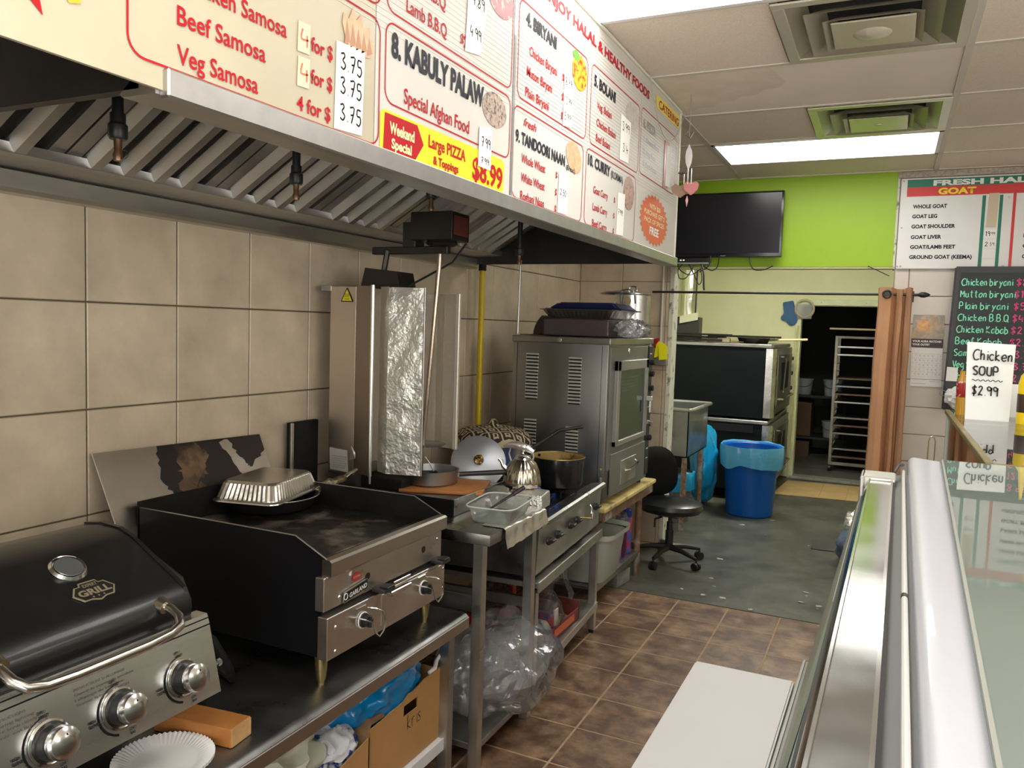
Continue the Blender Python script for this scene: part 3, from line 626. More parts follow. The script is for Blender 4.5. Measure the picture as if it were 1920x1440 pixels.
slab([(2.955, 1.962), (3.04, 1.966), (3.048, 2.128), (2.96, 2.122)], .0006, paper, mb, o=O, off=.0012); hand('7.99', (bx, 2.965, 2.04), .06, .02, ink, mb, off=.0024)
slab([(3.60, 2.25), (3.68, 2.255), (3.685, 2.465), (3.605, 2.46)], .0006, M('dark_red_strip', (.3, .04, .05), .4), mb, o=O, off=.0012); slab([(3.635, 2.262), (3.72, 2.267), (3.725, 2.45), (3.64, 2.446)], .0006, paper, mb, o=O, off=.002)
for z in (2.094, 2.034): slab([(1.133, z-.022), (1.165, z-.02), (1.167, z+.032), (1.135, z+.03)], .0005, M('aged_paper', (.66, .56, .40), .6), mb, o=O, off=.0012); hand('4', (bx, 1.138, z-.01), .03, .030, M('red_pen', (.7, .12, .05), .5), mb, off=.0022, lw=.003)
# ================================================================ NEAR EQUIPMENT STAND (z .60)
t = thing('equipment_stand', 'low stainless work stand carrying the barbecue and the griddle', 'work table', (-1.68, 1.3, 0))
top = M('worn_dark_steel_top', (.27, .27, .265), .33, .95, n=(3, .35), rn=.12, wp=True)
g = G(); g.prism([(-2.09, .555), (-2.09, .60), (-1.285, .60), (-1.272, .596), (-1.262, .585), (-1.262, .552), (-1.275, .545)], (0, 2.18, 0), (0, .20, 0)); obj('table_top', g, top, t)
g = G(); g.box((-1.2645, .20, .550), (-1.2585, 2.378, .589), .002); g.box((-1.30, 2.374, .552), (-2.09, 2.379, .592), .001); obj('edge_band', g, M('edge_steel', (.5, .49, .47), .28, 1), t)
for x, y in ((-1.32, 2.335), (-2.05, 2.335), (-1.32, .25), (-2.05, .25)):
    g = G(); g.box((x-.02, y-.02, 0), (x+.02, y+.02, .556), .003); obj('leg', g, steeld, t)
g = G(); g.box((-2.07, .22, .150), (-1.315, 2.36, .165), .001); g.box((-1.318, .22, .125), (-1.312, 2.36, .168), .001)
obj('lower_shelf', g, M('white_shelf', (.72, .73, .74), .4, n=(9, .08)), t, label='white lower shelf')
# ---------------- barbecue
t = thing('tabletop_barbecue', 'black lidded tabletop gas barbecue with three chrome knobs on a steel panel', 'barbecue', (-1.60, .95, .60))
g = G(); g.box((-1.86, .50, .66), (-1.53, 1.29, .905), .01); g.box((-1.54, .50, .76), (-1.40, 1.29, .905), .004); obj('firebox', g, blackm, t)
for x, y in ((-1.82, .55), (-1.57, .55), (-1.82, 1.24), (-1.57, 1.24)):
    g = G(); g.cyl((x, y, .60), (x, y, .665), .016, .013, 10); obj('foot', g, blackp, t)
lid = M('black_lid_paint', (.007, .007, .008), .34, n=(5, .3), b=(180, .03), coat=.15, rn=.05)
prof = [(-1.385, .905), (-1.375, .94), (-1.378, .965), (-1.392, .988), (-1.42, 1.006), (-1.56, 1.083), (-1.60, 1.096), (-1.66, 1.10), (-1.72, 1.092), (-1.78, 1.05), (-1.84, .97), (-1.85, .905)]
g = G(); g.prism(prof, (0, .80, 0), (0, .485, 0)); es = [e for e in g.bm.edges if abs(e.verts[0].co.y-e.verts[1].co.y) < 1e-5 and e.verts[0].co.y > 1.2 or abs(e.verts[0].co.y-e.verts[1].co.y) < 1e-5 and e.verts[0].co.y < .5]
bmesh.ops.bevel(g.bm, geom=[e for e in es if e.verts[0].co.z > .91 or e.verts[1].co.z > .91], offset=.016, segments=3, affect='EDGES'); ld = obj('lid', g, lid, t, smooth=30)
g = G(); q = [(x-(x+1.62)*.0-.002, z) for x, z in prof[2:9]]
for (x0, z0), (x1, z1) in zip(q, q[1:]): g.hexa([(x0, 1.262, z0-.004), (x1, 1.262, z1-.004), (x1, 1.272, z1-.004), (x0, 1.272, z0-.004), (x0-.001, 1.262, z0+.004), (x1, 1.262, z1+.004), (x1, 1.272, z1+.004), (x0-.001, 1.272, z0+.004)])
obj('lid_seam', g, lid, ld)
# thermometer on the lid slope
sl = Vector((-.14, 0, .077)).normalized(); nn = Vector((.077, 0, .14)).normalized()
m = Matrix((Vector((0, 1, 0)), sl, nn)).transposed().to_4x4()
g = G(); g.lathe([(0, 0), (.036, 0), (.038, .006), (.034, .012), (.031, .010), (0, .010)], (-1.520, 1.075, 1.0605), 32, m); gg = obj('thermometer', g, chrome, ld)
g = G(); g.lathe([(0, .0105), (.029, .0105), (.028, .012), (0, .0122)], (-1.520, 1.075, 1.0605), 28, m); obj('thermometer_dial', g, M('dial_face', (.22, .23, .23), .25, .6), ld)
# badge
ub = (-sl); gold = M('badge_gold', (.52, .44, .28), .35, .6)
bo = Vector((-1.452, 1.085, 1.0245)); 
def badge(pts, mat, off): 
    g = G(); g.bm.faces.new([g.bm.verts.new(bo+Y*a-ub*b+nn*off) for a, b in pts]); r = bmesh.ops.extrude_face_region(g.bm, geom=g.bm.faces[:])
    for v in r['geom']:
        if isinstance(v, bmesh.types.BMVert): v.co -= nn*.002
    return obj('badge_plate', g, mat, ld, smooth=0)
B = [(-.048, 0), (-.034, .021), (-.022, .021), (-.019, .030), (.019, .030), (.022, .021), (.034, .021), (.048, 0), (.034, -.021), (.016, -.021), (0, -.028), (-.016, -.021), (-.034, -.021)]
badge(B, gold, .003); badge([(a*.92, b*.88) for a, b in B], M('badge_black', (.01, .01, .01), .5), .0036)
text('GRILL', bo+Y*-.036-ub*-.009+nn*.0, .072, .017, gold, ld, Y, sl, bold=.04, off=.0045); text('EXPERT', bo+Y*-.016-ub*.0135, .032, .009, gold, ld, Y, sl, bold=.02, off=.0045)
for k in (-1, 0, 1): disc(bo+Y*(.012*k)-ub*-.016, .003, .003, gold, ld, 'badge_star', Y, sl, .0045, 10, lambda q: 1 if q % 2 else .5)
# handle
g = G(); hp = [(-1.388, 1.195, .975), (-1.360, 1.20, .968), (-1.335, 1.198, .957), (-1.318, 1.185, .945), (-1.312, 1.155, .938)] + [(-1.310, 1.10-.21*k/4, .935) for k in range(4)] + [(-1.311, .885, .938), (-1.318, .855, .945), (-1.335, .842, .957), (-1.36, .84, .968), (-1.388, .845, .975)]
g.tube(hp, .0105, 14); obj('lid_handle', g, M('handle_metal', (.62, .59, .54), .22, 1), ld)
for y in (1.195, .845): g = G(); g.tube([(-1.392, y, .976), (-1.372, y+.001, .971)], [.017, .015], 14); obj('handle_collar', g, M('collar_brass', (.42, .38, .28), .3, 1), ld)
# control panel: tilted face
pa, pb = Vector((-1.3592, 0, .905)), Vector((-1.3218, 0, .752))
g = G(); g.prism([(-1.40, .925), (-1.366, .925), (-1.360, .908), (-1.322, .752), (-1.345, .742), (-1.42, .742)], (0, .93, 0), (0, .375, 0)); obj('control_panel', g, steel, t, smooth=20)
g = G()
for z in (.914, .9): g.box((-1.3625-(z-.905)*.3, .375, z), (-1.3595-(z-.905)*.3, 1.305, z+.003))
obj('panel_groove', g, blackm, t, smooth=0)
pn = Vector((.153, 0, .0374)).normalized(); pu = Vector((-.0374, 0, .153)).normalized()
kn = M('knob_chrome', (.62, .62, .61), .22, 1)
for y in (1.212, 1.055, .908):
    c = pb+(pa-pb)*.42; c = Vector((c.x, y, c.z))+pn*.001
    m = Matrix((Vector((0, 1, 0)), pu, pn)).transposed().to_4x4()
    g = G(); g.lathe([(.0, 0), (.041, 0), (.041, .003), (.037, .0045), (.034, .0035), (0, .0035)], c, 32, m); bz = obj('knob_bezel', g, chrome, t)
    g = G(); g.lathe([(.031, .003), (.032, .012), (.030, .026), (.024, .028), (0, .028)], c, 28, m); obj('knob_collar', g, blackp, bz)
    g = G(); g.lathe([(.0, .024), (.027, .024), (.0305, .032), (.0305, .042), (.028, .048), (.020, .053), (.010, .0555), (0, .056)], c, 36, m); obj('knob', g, kn, bz)
    poly([(-.004, .010), (.004, .010), (0, .019)], ink, bz, 'pointer', Y, pu, .0545, c)
    for s_, a, b, w_ in (('OFF /', -.014, .054, .015), ('ARRET', -.012, .046, .019), ('HIGH', -.070, -.004, .015), ('ELEVE', -.069, -.012, .019), ('LOW /', .012, -.050, .015), ('BAS', .013, -.058, .011)): text(s_, c+Y*a+pu*b, w_, .0056, ink, t, Y, pu, bold=.02, off=.0008)
    g = G(); A = []; Bv = []
    for k in range(13): a = math.radians(100+k*13); A.append(g.bm.verts.new(c+(Y*math.cos(a)+pu*math.sin(a))*.047+pn*.0006)); Bv.append(g.bm.verts.new(c+(Y*math.cos(a)+pu*math.sin(a))*(.048+.004*(k/12))+pn*.0006))
    for k in range(12): g.bm.faces.new((A[k], A[k+1], Bv[k+1], Bv[k]))
    obj('dial_arc', g, ink, t, smooth=0)
for (y0, z_, ss) in ((.968, .882, ('INSTRUCTIONS D ALLUMAGE', 'Ouvrir le couvercle pendant', 'l allumage du barbecue', 'Tourner le bouton a HIGH')), (.775, .884, ('LIGHTING INSTRUCTIONS', 'Open lid during lighting', 'Push and turn knob slowly', 'If burner does not light wait'))):
    for k, s_ in enumerate(ss):
        zz = z_-k*.0095; c = pb+(pa-pb)*((zz-.752)/.153); text(s_, (c.x, y0, c.z), .0048*len(s_), .0052, M('faint_ink', (.16, .13, .12), .5), t, Y, pu, bold=0, off=.0008)
g = G(); g.cyl((-1.36, 1.305, .80), (-1.36, 1.335, .80), .006, seg=10); g.cyl((-1.36, 1.328, .80), (-1.36, 1.338, .80), .009, seg=8); obj('side_bolt', g, chrome, t)
# gas hose behind barbecue
g = G(); g.tube([(-1.55, 1.30, .86), (-1.50, 1.35, .865), (-1.47, 1.42, .80), (-1.50, 1.50, .70), (-1.56, 1.58, .618), (-1.7, 1.64, .615)], .012, 8); one('gas_hose', g, blackp, 'black gas hose curving behind the barbecue onto the stand', 'hose')
# wood block and plates
wood = M('orange_wood', (.46, .18, .045), .5, n=(7, .3), st=(1, 1, 1), b=(30, .1)); woode = M('end_grain', (.55, .33, .14), .6, n=(30, .2))
t = thing('wood_block', 'thick orange-brown wooden block under the corner of the barbecue', 'wood block', (-1.42, 1.35, .60), .33)
g = G(); g.rbox((-1.436, 1.358, .6235), (.222, .074, .045), .12, .002); obj('block', g, wood, t)
g = G(); g.rbox((-1.3245, 1.3715, .6235), (.002, .070, .041), .12, 0); obj('end_grain', g, woode, t, smooth=0, label='pale sawn end face')
pm = M('white_paper_plate', (.80, .80, .79), .6)
for k in range(2):
    g = G(); fl = lambda u, z: 1+(.004*math.cos(2*PI*u*60) if z > .008 else 0)
    z0 = .601+k*.004
    g.lathe([(0, z0), (.068, z0), (.074, z0+.003), (.094, z0+.012), (.107, z0+.015), (.107, z0+.017), (.094, z0+.0145), (.073, z0+.0055), (.067, z0+.003), (0, z0+.003)], (-1.400, 1.215, 0), 240, wob=lambda u, z: 1+(.004*math.cos(2*PI*u*60) if z > .607 else 0))
    for q_ in g.bm.verts:
        d_x, d_y = q_.co.x+1.400, q_.co.y-1.215; rr_ = math.hypot(d_x, d_y)
        if rr_ > .080: q_.co.z += .0016*math.cos(60*math.atan2(d_y, d_x))*min(1, (rr_-.08)/.012)
    one('paper_plate', g, pm, ['lower white fluted paper plate in the stack on the stand edge', 'topmost white fluted paper plate at the bottom edge of the picture'][k], 'plate', 'paper plates on the low stand', smooth=25)
# ---------------- griddle
t = thing('countertop_griddle', 'black sided gas griddle with a steel front, two knobs and tapered brass legs', 'griddle', (-1.65, 1.97, .60))
y0, y1 = 1.668, 2.272
g = G(); g.box((-2.02, y0+.006, .695), (-1.345, y1-.006, .93), .003); obj('body', g, blackm, t)
for yy in (y0, y1-.006):
    g = G(); g.prism([(-2.03, .69), (-2.03, 1.012), (-1.425, 1.012), (-1.318, .962), (-1.305, .955), (-1.305, .915), (-1.335, .91), (-1.335, .69)], (0, .006, 0), (0, yy, 0)); s_ = obj('side_splash', g, soot if yy > 2 else M('griddle_side_black', (.006, .006, .007), .45, spec=.2), t, smooth=0)
    g = G(); g.tube([(-2.03, yy+.003, 1.012), (-1.425, yy+.003, 1.012), (-1.318, yy+.003, .962)], .0026, 6); obj('rim', g, steeld, s_)
g = G(); g.box((-2.035, y0, .69), (-2.025, y1, 1.03)); obj('back_splash', g, soot, t, smooth=0)
g = G(); g.box((-2.02, y0+.008, .925), (-1.395, y1-.008, .935), .002)
obj('griddle_plate', g, M('seasoned_plate', (.012, .011, .010), .5, .3, col2=(.20, .165, .13), thr=(3.0, .50, .60), n=(25, .4), rn=.12, b=(30, .08)), t)
g = G(); g.box((-1.393, y0+.008, .905), (-1.325, y1-.008, .912)); g.box((-1.397, y0+.008, .905), (-1.393, y1-.008, .932)); obj('grease_channel', g, M('charred_grease', (.015, .013, .011), .35, b=(90, .9), n=(40, .5)), t, smooth=0)
g = G(); g.prism([(-1.330, .962), (-1.306, .962), (-1.299, .956), (-1.299, .920), (-1.305, .914), (-1.33, .914)], (0, y1-y0+.004, 0), (0, y0-.002, 0)); obj('front_rail', g, M('griddle_rail', (.52, .48, .42), .32, 1), t, smooth=20)
fp = M('griddle_steel', (.66, .63, .59), .34, 1, n=(4, .14), rn=.08)
g = G(); g.box((-1.345, y0-.012, .822), (-1.315, y1-.004, .914), .002); obj('upper_front_panel', g, fp, t)
g = G(); g.box((-1.34, y0+.004, .795), (-1.33, y1-.006, .823)); obj('air_gap', g, M('dark_gap', (.005, .005, .005), .9), t, smooth=0)
g = G(); g.box((-1.335, y0-.012, .690), (-1.302, y1, .808), .002); obj('lower_front_panel', g, fp, t)
g = G(); g.box((-1.303, 1.905, .705), (-1.2995, 2.262, .80), .001); obj('valve_cover', g, fp, t)
for yy in (1.78, 2.185):
    pass
f = -1.3145
for yy, zz in ((1.852, .868), (2.155, .872)): disc((f, yy, zz), .011, .011, M('hole_black', (.003, .003, .003), .9), t, 'sight_hole')
for yy, zz, xx in ((1.722, .846, f), (2.238, .888, f), (1.690, .775, -1.301), (1.690, .708, -1.301), (2.258, .785, -1.301), (2.258, .72, -1.301)):
    g = G(); g.lathe([(0, .004), (.004, .003), (.006, 0), (0, -.001)], (xx, yy, zz), 10, Matrix.Rotation(PI/2, 4, 'Y')); obj('rivet', g, chrome, t)
# badges
g = G(); pts = [(1.768, .870), (1.768, .893)]+[(1.794-.026*math.cos(k*PI/6), .893+.012*math.sin(k*PI/6)) for k in range(1, 6)]+[(1.82, .893), (1.82, .870)]
g.prism(pts, (.003, 0, 0), (f, 0, 0), Y, Z); lb = obj('emblem_plate', g, chrome, t, smooth=0)
disc((f+.003, 1.794, .884), .021, .012, M('emblem_red', (.35, .03, .03), .3), lb, 'emblem_oval')
text('SUNFIRE', (f+.0034, 1.778, .8815), .032, .006, M('emblem_cream', (.6, .4, .35), .4), lb, bold=0, off=.001)
g = G(); g.prism([(1.735, .824), (1.735, .854), (1.845, .866), (1.845, .836)], (.004, 0, 0), (f+.002, 0, 0), Y, Z); lb = obj('name_plate', g, chrome, t, smooth=0)
poly([(1.738, .8275), (1.738, .851), (1.842, .863), (1.842, .839)], M('plate_black', (.01, .01, .01), .4), lb, o=(f+.006, 0, 0))
text('GARLAND', (f+.0068, 1.757, .8345), .082, .013, M('plate_silver', (.7, .7, .68), .3), lb, right=Vector((0, 1, .11)).normalized(), bold=.03, off=.001)
g = G(); g.tube([(f+.007, 1.742+.008*math.cos(a), .842+.009*math.sin(a)) for a in [k*PI/5 for k in range(10)]], .0012, 5, closed=True); obj('plate_mark', g, M('plate_silver', (.7, .7, .68), .3), lb)
# knobs with wire guards, lighter tabs
for yy in (1.812, 2.135):
    c = Vector((-1.300, yy, .755))
    g = G(); g.lathe([(0, 0), (.024, 0), (.024, .003), (0, .003)], c, 24, Matrix.Rotation(PI/2, 4, 'Y')); dl = obj('dial_ring', g, white, t)
    g = G(); g.lathe([(0, .003), (.021, .003), (.020, .008), (.015, .01), (.014, .022), (0, .023)], c, 20, Matrix.Rotation(PI/2, 4, 'Y')); g.box(c+Vector((.01, -.0045, -.017)), c+Vector((.03, .0045, .017)), .002); g.box(c+Vector((.01, -.017, -.0045)), c+Vector((.026, .017, .0045)), .002); obj('knob', g, blackp, dl)
    g = G(); g.tube([c+Vector(p) for p in ((.0, -.022, .012), (.028, -.022, .012), (.045, -.012, .004), (.050, -.008, -.025), (.050, .012, -.042), (.050, .034, -.030), (.050, .040, .0), (.045, .038, .022), (.028, .028, .030), (0, .020, .030))], .0022, 7); obj('wire_guard', g, chrome, t)
    g = G(); g.rbox(c+Vector((.001, -.012, .038)), (.003, .045, .009), 0, .001); obj('slot_plate', g, chrome, t)
for yy in (1.90, 2.225):
    g = G(); g.rbox((-1.292, yy, .822), (.05, .055, .014), 0, .006, 2); g.rbox((-1.280, yy, .831), (.03, .035, .006), 0, .002); obj('lift_tab', g, blackp, t)
g = G(); g.rbox((-1.292, 1.985, .795), (.016, .11, .016), 0, .002); g.rbox((-1.300, 2.01, .818), (.004, .09, .008), 0, .001); obj('drawer_pull', g, chrome, t)
for x, y in ((-1.355, 1.70), (-1.355, 2.235), (-1.98, 1.70), (-1.98, 2.235)):
    g = G(); g.lathe([(0, .60), (.009, .60), (.010, .612), (.013, .616), (.017, .655), (.019, .692), (0, .692)], (x, y, 0), 14); obj('leg', g, brass, t)
# leaning splash sheet
t = thing('splash_sheet', 'scorched steel sheet leaning on the tiled wall behind the griddle', 'metal sheet', (-2.06, 1.93, .93))
g = G(); n_ = Vector((.24, 0, .10)).normalized()*.002
A = [Vector((-2.128, 1.585, 1.178)), Vector((-2.128, 2.285, 1.160)), Vector((-2.045, 2.305, .937)), Vector((-2.045, 1.605, .955))]
g.hexa([A[3], A[2], A[2]+n_, A[3]+n_, A[0], A[1], A[1]+n_, A[0]+n_])
obj('sheet', g, M('clean_sheet_steel', (.50, .46, .41), .3, .95, n=(5, .15)), t, smooth=0)
def onsheet(u, v, o_=.0): return A[0]+(A[1]-A[0])*u+(A[3]-A[0])*v+n_*(1.15+o_)
def patch(pts, mat, name, o_, jag):
    g = G(); P = []
    for i in range(len(pts)):
        a, b = Vector(pts[i]), Vector(pts[(i+1) % len(pts)])
        for k in range(8): q = a.lerp(b, k/8); e = .02 < q.x < .99 and .02 < q.y < .98; P.append((q.x+(R.uniform(-jag, jag) if e else 0), q.y+(R.uniform(-jag, jag)*2 if e else 0)))
    g.bm.faces.new([g.bm.verts.new(onsheet(min(max(u, 0), 1), min(max(v, 0), 1), o_)) for u, v in P]); return obj(name, g, mat, t, smooth=0)
patch([(.33, 0), (.995, 0), (.995, .25), (.86, .5), (.80, .30), (.76, .0), (.70, .0), (.78, .55), (.99, 1), (.30, 1), (.34, .75), (.30, .5)], M('burnt_black', (.012, .008, .006), .35, n=(6, .4)), 'soot_stain', .1, .012)
patch([(.43, .05), (.56, .02), (.60, .2), (.56, .5), (.48, .75), (.40, .98), (.36, .85), (.40, .5)], M('burnt_tan', (.16, .095, .045), .5, n=(12, .5), col2=(.03, .018, .01), thr=(9, .45, .6)), 'burn_stain', .3, .02)
g = G(); g.tube([A[0]+n_, A[3]+n_], .002, 6); obj('bright_edge', g, chrome, t)
# frying pan + inverted foil tray on griddle
t = thing('frying_pan', 'black frying pan with a foil-wrapped handle sitting on the griddle under a foil tray', 'pan', (-1.93, 2.10, .936))
pc = (-1.925, 2.125, 0)
g = G(); g.lathe([(0, .937), (.125, .937), (.145, .950), (.160, .985), (.165, .987), (.155, .985), (.138, .950), (.12, .943), (0, .943)], pc, 40); obj('pan_body', g, soot, t)
g = G(); g.tube([(-1.925+.166*math.cos(a), 2.125+.166*math.sin(a), .987) for a in [2*PI*k/36 for k in range(36)]], .002, 5, closed=True); obj('rim', g, steeld, t)
hs0 = Vector((-1.835, 2.255, .985)); he = Vector((-1.815, 2.40, 1.012))
g = G(); g.tube([hs0+(he-hs0)*(k/8) for k in range(9)], [.012, .016, .019, .018, .020, .017, .013, .012, .011], 10); g.jit(.006, 60); obj('wrapped_handle', g, M('sooty_foil', (.25, .2, .12), .35, .9, b=(60, .8), col2=(.6, .57, .5), thr=(30, .5, .6)), t)
g = G(); g.tube([he, he+(he-hs0)*.15+Z*.006, he+(he-hs0)*.42+Z*.010], [.010, .009, .006], 10); obj('handle_end', g, chrome, t)
t = thing('foil_tray', 'silver foil roasting tray turned upside down over the frying pan', 'foil tray', (-1.93, 2.12, .99), .30)
def tray(name, c, L, Wd, H, mat, par, rz, inv=False, fl=.022, rim=.012, ribn=60, taper=.82):
    g = G(); rings = []
    n = ribn*2
    path = []; rc_ = .16*min(L, Wd); hx, hy = L/2-rc_, Wd/2-rc_; per = 4*(hx+hy)+2*PI*rc_
    for k in range(n):
        s_ = (k+.5)/n*per; done = False
        for (cx_, cy_, a0, ex, ey, ln_) in ((hx, hy, 0, -1, 0, 2*hx), (-hx, hy, 90, 0, -1, 2*hy), (-hx, -hy, 180, 1, 0, 2*hx), (hx, -hy, 270, 0, 1, 2*hy)):
            q4 = PI*rc_/2
            if s_ < q4: a = math.radians(a0)+s_/rc_; path.append((cx_+rc_*math.cos(a), cy_+rc_*math.sin(a))); done = True; break
            s_ -= q4
            if s_ < ln_: a = math.radians(a0+90); path.append((cx_+rc_*math.cos(a)+ex*s_, cy_+rc_*math.sin(a)+ey*s_)); done = True; break
            s_ -= ln_
        if not done: path.append((hx+rc_, hy))
    def pt(k, sx, sy, z, wob):
        x = path[k][0]*sx/(L/2); y = path[k][1]*sy/(Wd/2); w = 1+(wob if k % 2 else -wob)
        return Vector((x*w, y*w, z))
    s = -1 if inv else 1; zz = (H if inv else 0)
    for sc, z, wob in ((.0, 0, 0), (taper*.96, 0, 0), (taper, .004, .0), (taper+.02, .008, .012), (.955, H*.82, .012), (.965, H*.88, 0), (1.0, H*.9, 0), (1.04, H*.93, 0), (1.05, H*.99, 0), (1.03, H, 0)):
        rings.append([g.bm.verts.new(pt(k, L/2*sc if sc else .001, Wd/2*sc if sc else .001, zz+s*z, wob)) for k in range(n)])
    for A, B in zip(rings, rings[1:]):
        for k in range(n): g.bm.faces.new((A[k], A[(k+1) % n], B[(k+1) % n], B[k]))
    m = Matrix.Translation(c) @ Matrix.Rotation(rz, 4, 'Z')
    for v in g.bm.verts: v.co = m @ v.co
    return obj(name, g, mat, par, smooth=12)
tray('tray_body', (-1.925, 2.115, .988), .235, .335, .066, M('tray_foil', (.74, .72, .67), .28, 1, b=(16, .25), n=(8, .1)), t, .22, inv=True)
# ================================================================ PREP TABLE (z .87)
t = thing('prep_table', 'narrow stainless prep table between the griddle and the stove', 'work table', (-1.65, 2.65, 0))
ps = M('prep_steel', (.40, .40, .38), .3, 1, n=(5, .2), rn=.1, wp=True)
g = G(); g.box((-2.12, 2.425, .830), (-1.212, 2.905, .87), .004, 2); obj('table_top', g, ps, t)
for x, y in ((-1.262, 2.452), (-1.262, 2.89), (-2.08, 2.452), (-2.08, 2.89)):
    g = G(); g.box((x-.019, y-.019, 0), (x+.019, y+.019, .832), .002); obj('leg', g, steelv, t)
g = G(); g.box((-2.09, 2.44, .62), (-2.05, 2.90, .665)); g.box((-2.08, 2.45, .575), (-1.27, 2.475, .635), .002); obj('cross_rail', g, steeld, t)
g = G(); g.box((-2.1, 2.435, .075), (-1.245, 2.905, .10), .003); obj('lower_shelf', g, steeld, t)
t = thing('foil_liner', 'strip of kitchen foil folded over the front edge of the prep table', 'foil', (-1.2, 2.7, .87))
g = G()
def fl(u, v):
    y = 2.53+.375*u
    if v < .45: x, z = -1.30+.098*v/.45, .8725
    else: w = (v-.45)/.55; x, z = -1.204+.012*w*w, .8725-.075*w*(1-.25*u)
    q = Vector((x, y, z)); q.x += .003*noise.noise(q*30)+.0014*math.sin(u*30+v*4)*(v > .4); q.z += .003*noise.noise(q*55)*(1 if v > .45 else .4)+.001
    return q
g.grid(fl, 26, 10); obj('foil_sheet', g, M('bright_foil', (.84, .83, .81), .3, 1, b=(14, .5)), t, smooth=60)
# container with ladle
t = thing('plastic_container', 'frosted clear plastic food container on the prep table with a ladle in it', 'container', (-1.29, 2.74, .87))
cm = clear('frosted_plastic', milk=.42, rough=.2, base=.03, milkcol=(.72, .80, .72)); cl = Matrix.Translation((-1.300, 2.680, .8725)) @ Matrix.Rotation(.12, 4, 'Z') @ Matrix.Diagonal((.95, .95, .92, 1))
def rr(sx, sy, z, n=40, e=.35):
    return [cl @ Vector((math.copysign(abs(math.cos(a))**e, math.cos(a))*sx, math.copysign(abs(math.sin(a))**e, math.sin(a))*sy, z)) for a in [2*PI*k/n for k in range(n)]]
g = G(); rings = [[g.bm.verts.new(p) for p in rr(*a)] for a in ((.001, .001, .002), (.078, .125, .002), (.084, .131, .010), (.094, .141, .052), (.094, .141, .058), (.103, .150, .059), (.103, .150, .066))]
for A, B in zip(rings, rings[1:]):
    for k in range(40): g.bm.faces.new((A[k], A[(k+1) % 40], B[(k+1) % 40], B[k]))
g.thick(.0015); obj('tub', g, cm, t, smooth=40)
g = G(); g.tube([p for p in rr(.103, .150, .066)], .0025, 6, closed=True); obj('rim', g, M('rim_plastic', (.62, .68, .62), .3), t)
t = thing('ladle', 'dark ladle resting in the frosted plastic container', 'ladle', (-1.30, 2.70, .88))
g = G(); g.tube([(-1.345, 2.625, .885), (-1.335, 2.65, .900), (-1.305, 2.70, .928), (-1.28, 2.75, .950)], [.006, .004, .0045, .006], 8); g.tube([(-1.28, 2.75, .950), (-1.255, 2.795, .972)], [.009, .008], 8); obj('handle', g, M('ladle_purple_black', (.03, .02, .03), .25), t)
g = G(); g.lathe([(0, -.014), (.018, -.011), (.028, 0), (.026, 0), (.016, -.009), (0, -.012)], (-1.35, 2.61, .893), 18); obj('bowl', g, chrome, t)
# foil wrapped block and kettle
t = thing('foil_wrapped_block', 'small block wrapped in crinkled foil under the kettle', 'block', (-1.34, 3.02, .80))
g = G(); g.rbox((-1.315, 2.975, .885), (.15, .13, .065), .12, .008, 3); bmesh.ops.subdivide_edges(g.bm, edges=g.bm.edges[:], cuts=3); g.jit(.005, 50); obj('foil_skin', g, M('crinkled_foil', (.85, .84, .81), .3, .95, b=(70, 1.0)), t, smooth=20)
g = G(); g.rbox((-1.32, 3.0, .826), (.14, .12, .055), .12); obj('block_core', g, soot, t)
t = thing('kettle', 'fluted pear-shaped metal kettle with a foil-wrapped handle', 'kettle', (-1.40, 3.05, .918))
km = M('smoky_chrome', (.50, .46, .38), .16, 1, n=(6, .3), rn=.06)
kc = (-1.375, 3.04, 0); nk = len(bpy.data.objects)
g = G(); g.lathe([(0, .919), (.070, .919), (.079, .925), (.080, .945), (.073, .985), (.056, 1.022), (.040, 1.036), (.039, 1.038), (0, 1.038)], kc, 96, wob=lambda u, z: 1+(.045*abs(math.sin(PI*u*16))-.02 if .924 < z < 1.03 else 0)); kb = obj('kettle_body', g, km, t, smooth=60)
g = G(); g.lathe([(.038, 1.036), (.034, 1.046), (.02, 1.056), (.006, 1.060), (.005, 1.066), (.009, 1.070), (.006, 1.075), (0, 1.076)], kc, 28); obj('kettle_lid', g, chrome, t)
g = G(); g.tube([(-1.440, 3.03, .985), (-1.459, 3.025, 1.0), (-1.468, 3.022, 1.022), (-1.478, 3.02, 1.032)], [.013, .010, .008, .009], 12); obj('spout', g, chrome, t)
g = G(); g.tube([(-1.425, 3.035, 1.02), (-1.438, 3.034, 1.055), (-1.430, 3.034, 1.085)], .004, 6); g.tube([(-1.337, 3.045, 1.02), (-1.327, 3.045, 1.05), (-1.335, 3.045, 1.078)], .004, 6); obj('handle_bracket', g, steeld, t)
g = G(); g.tube([(-1.462, 3.033, 1.085), (-1.435, 3.034, 1.093), (-1.395, 3.036, 1.096), (-1.355, 3.04, 1.086), (-1.33, 3.044, 1.070)], [.008, .014, .016, .016, .009], 12); g.jit(.004, 70); obj('wrapped_handle', g, foil, t)
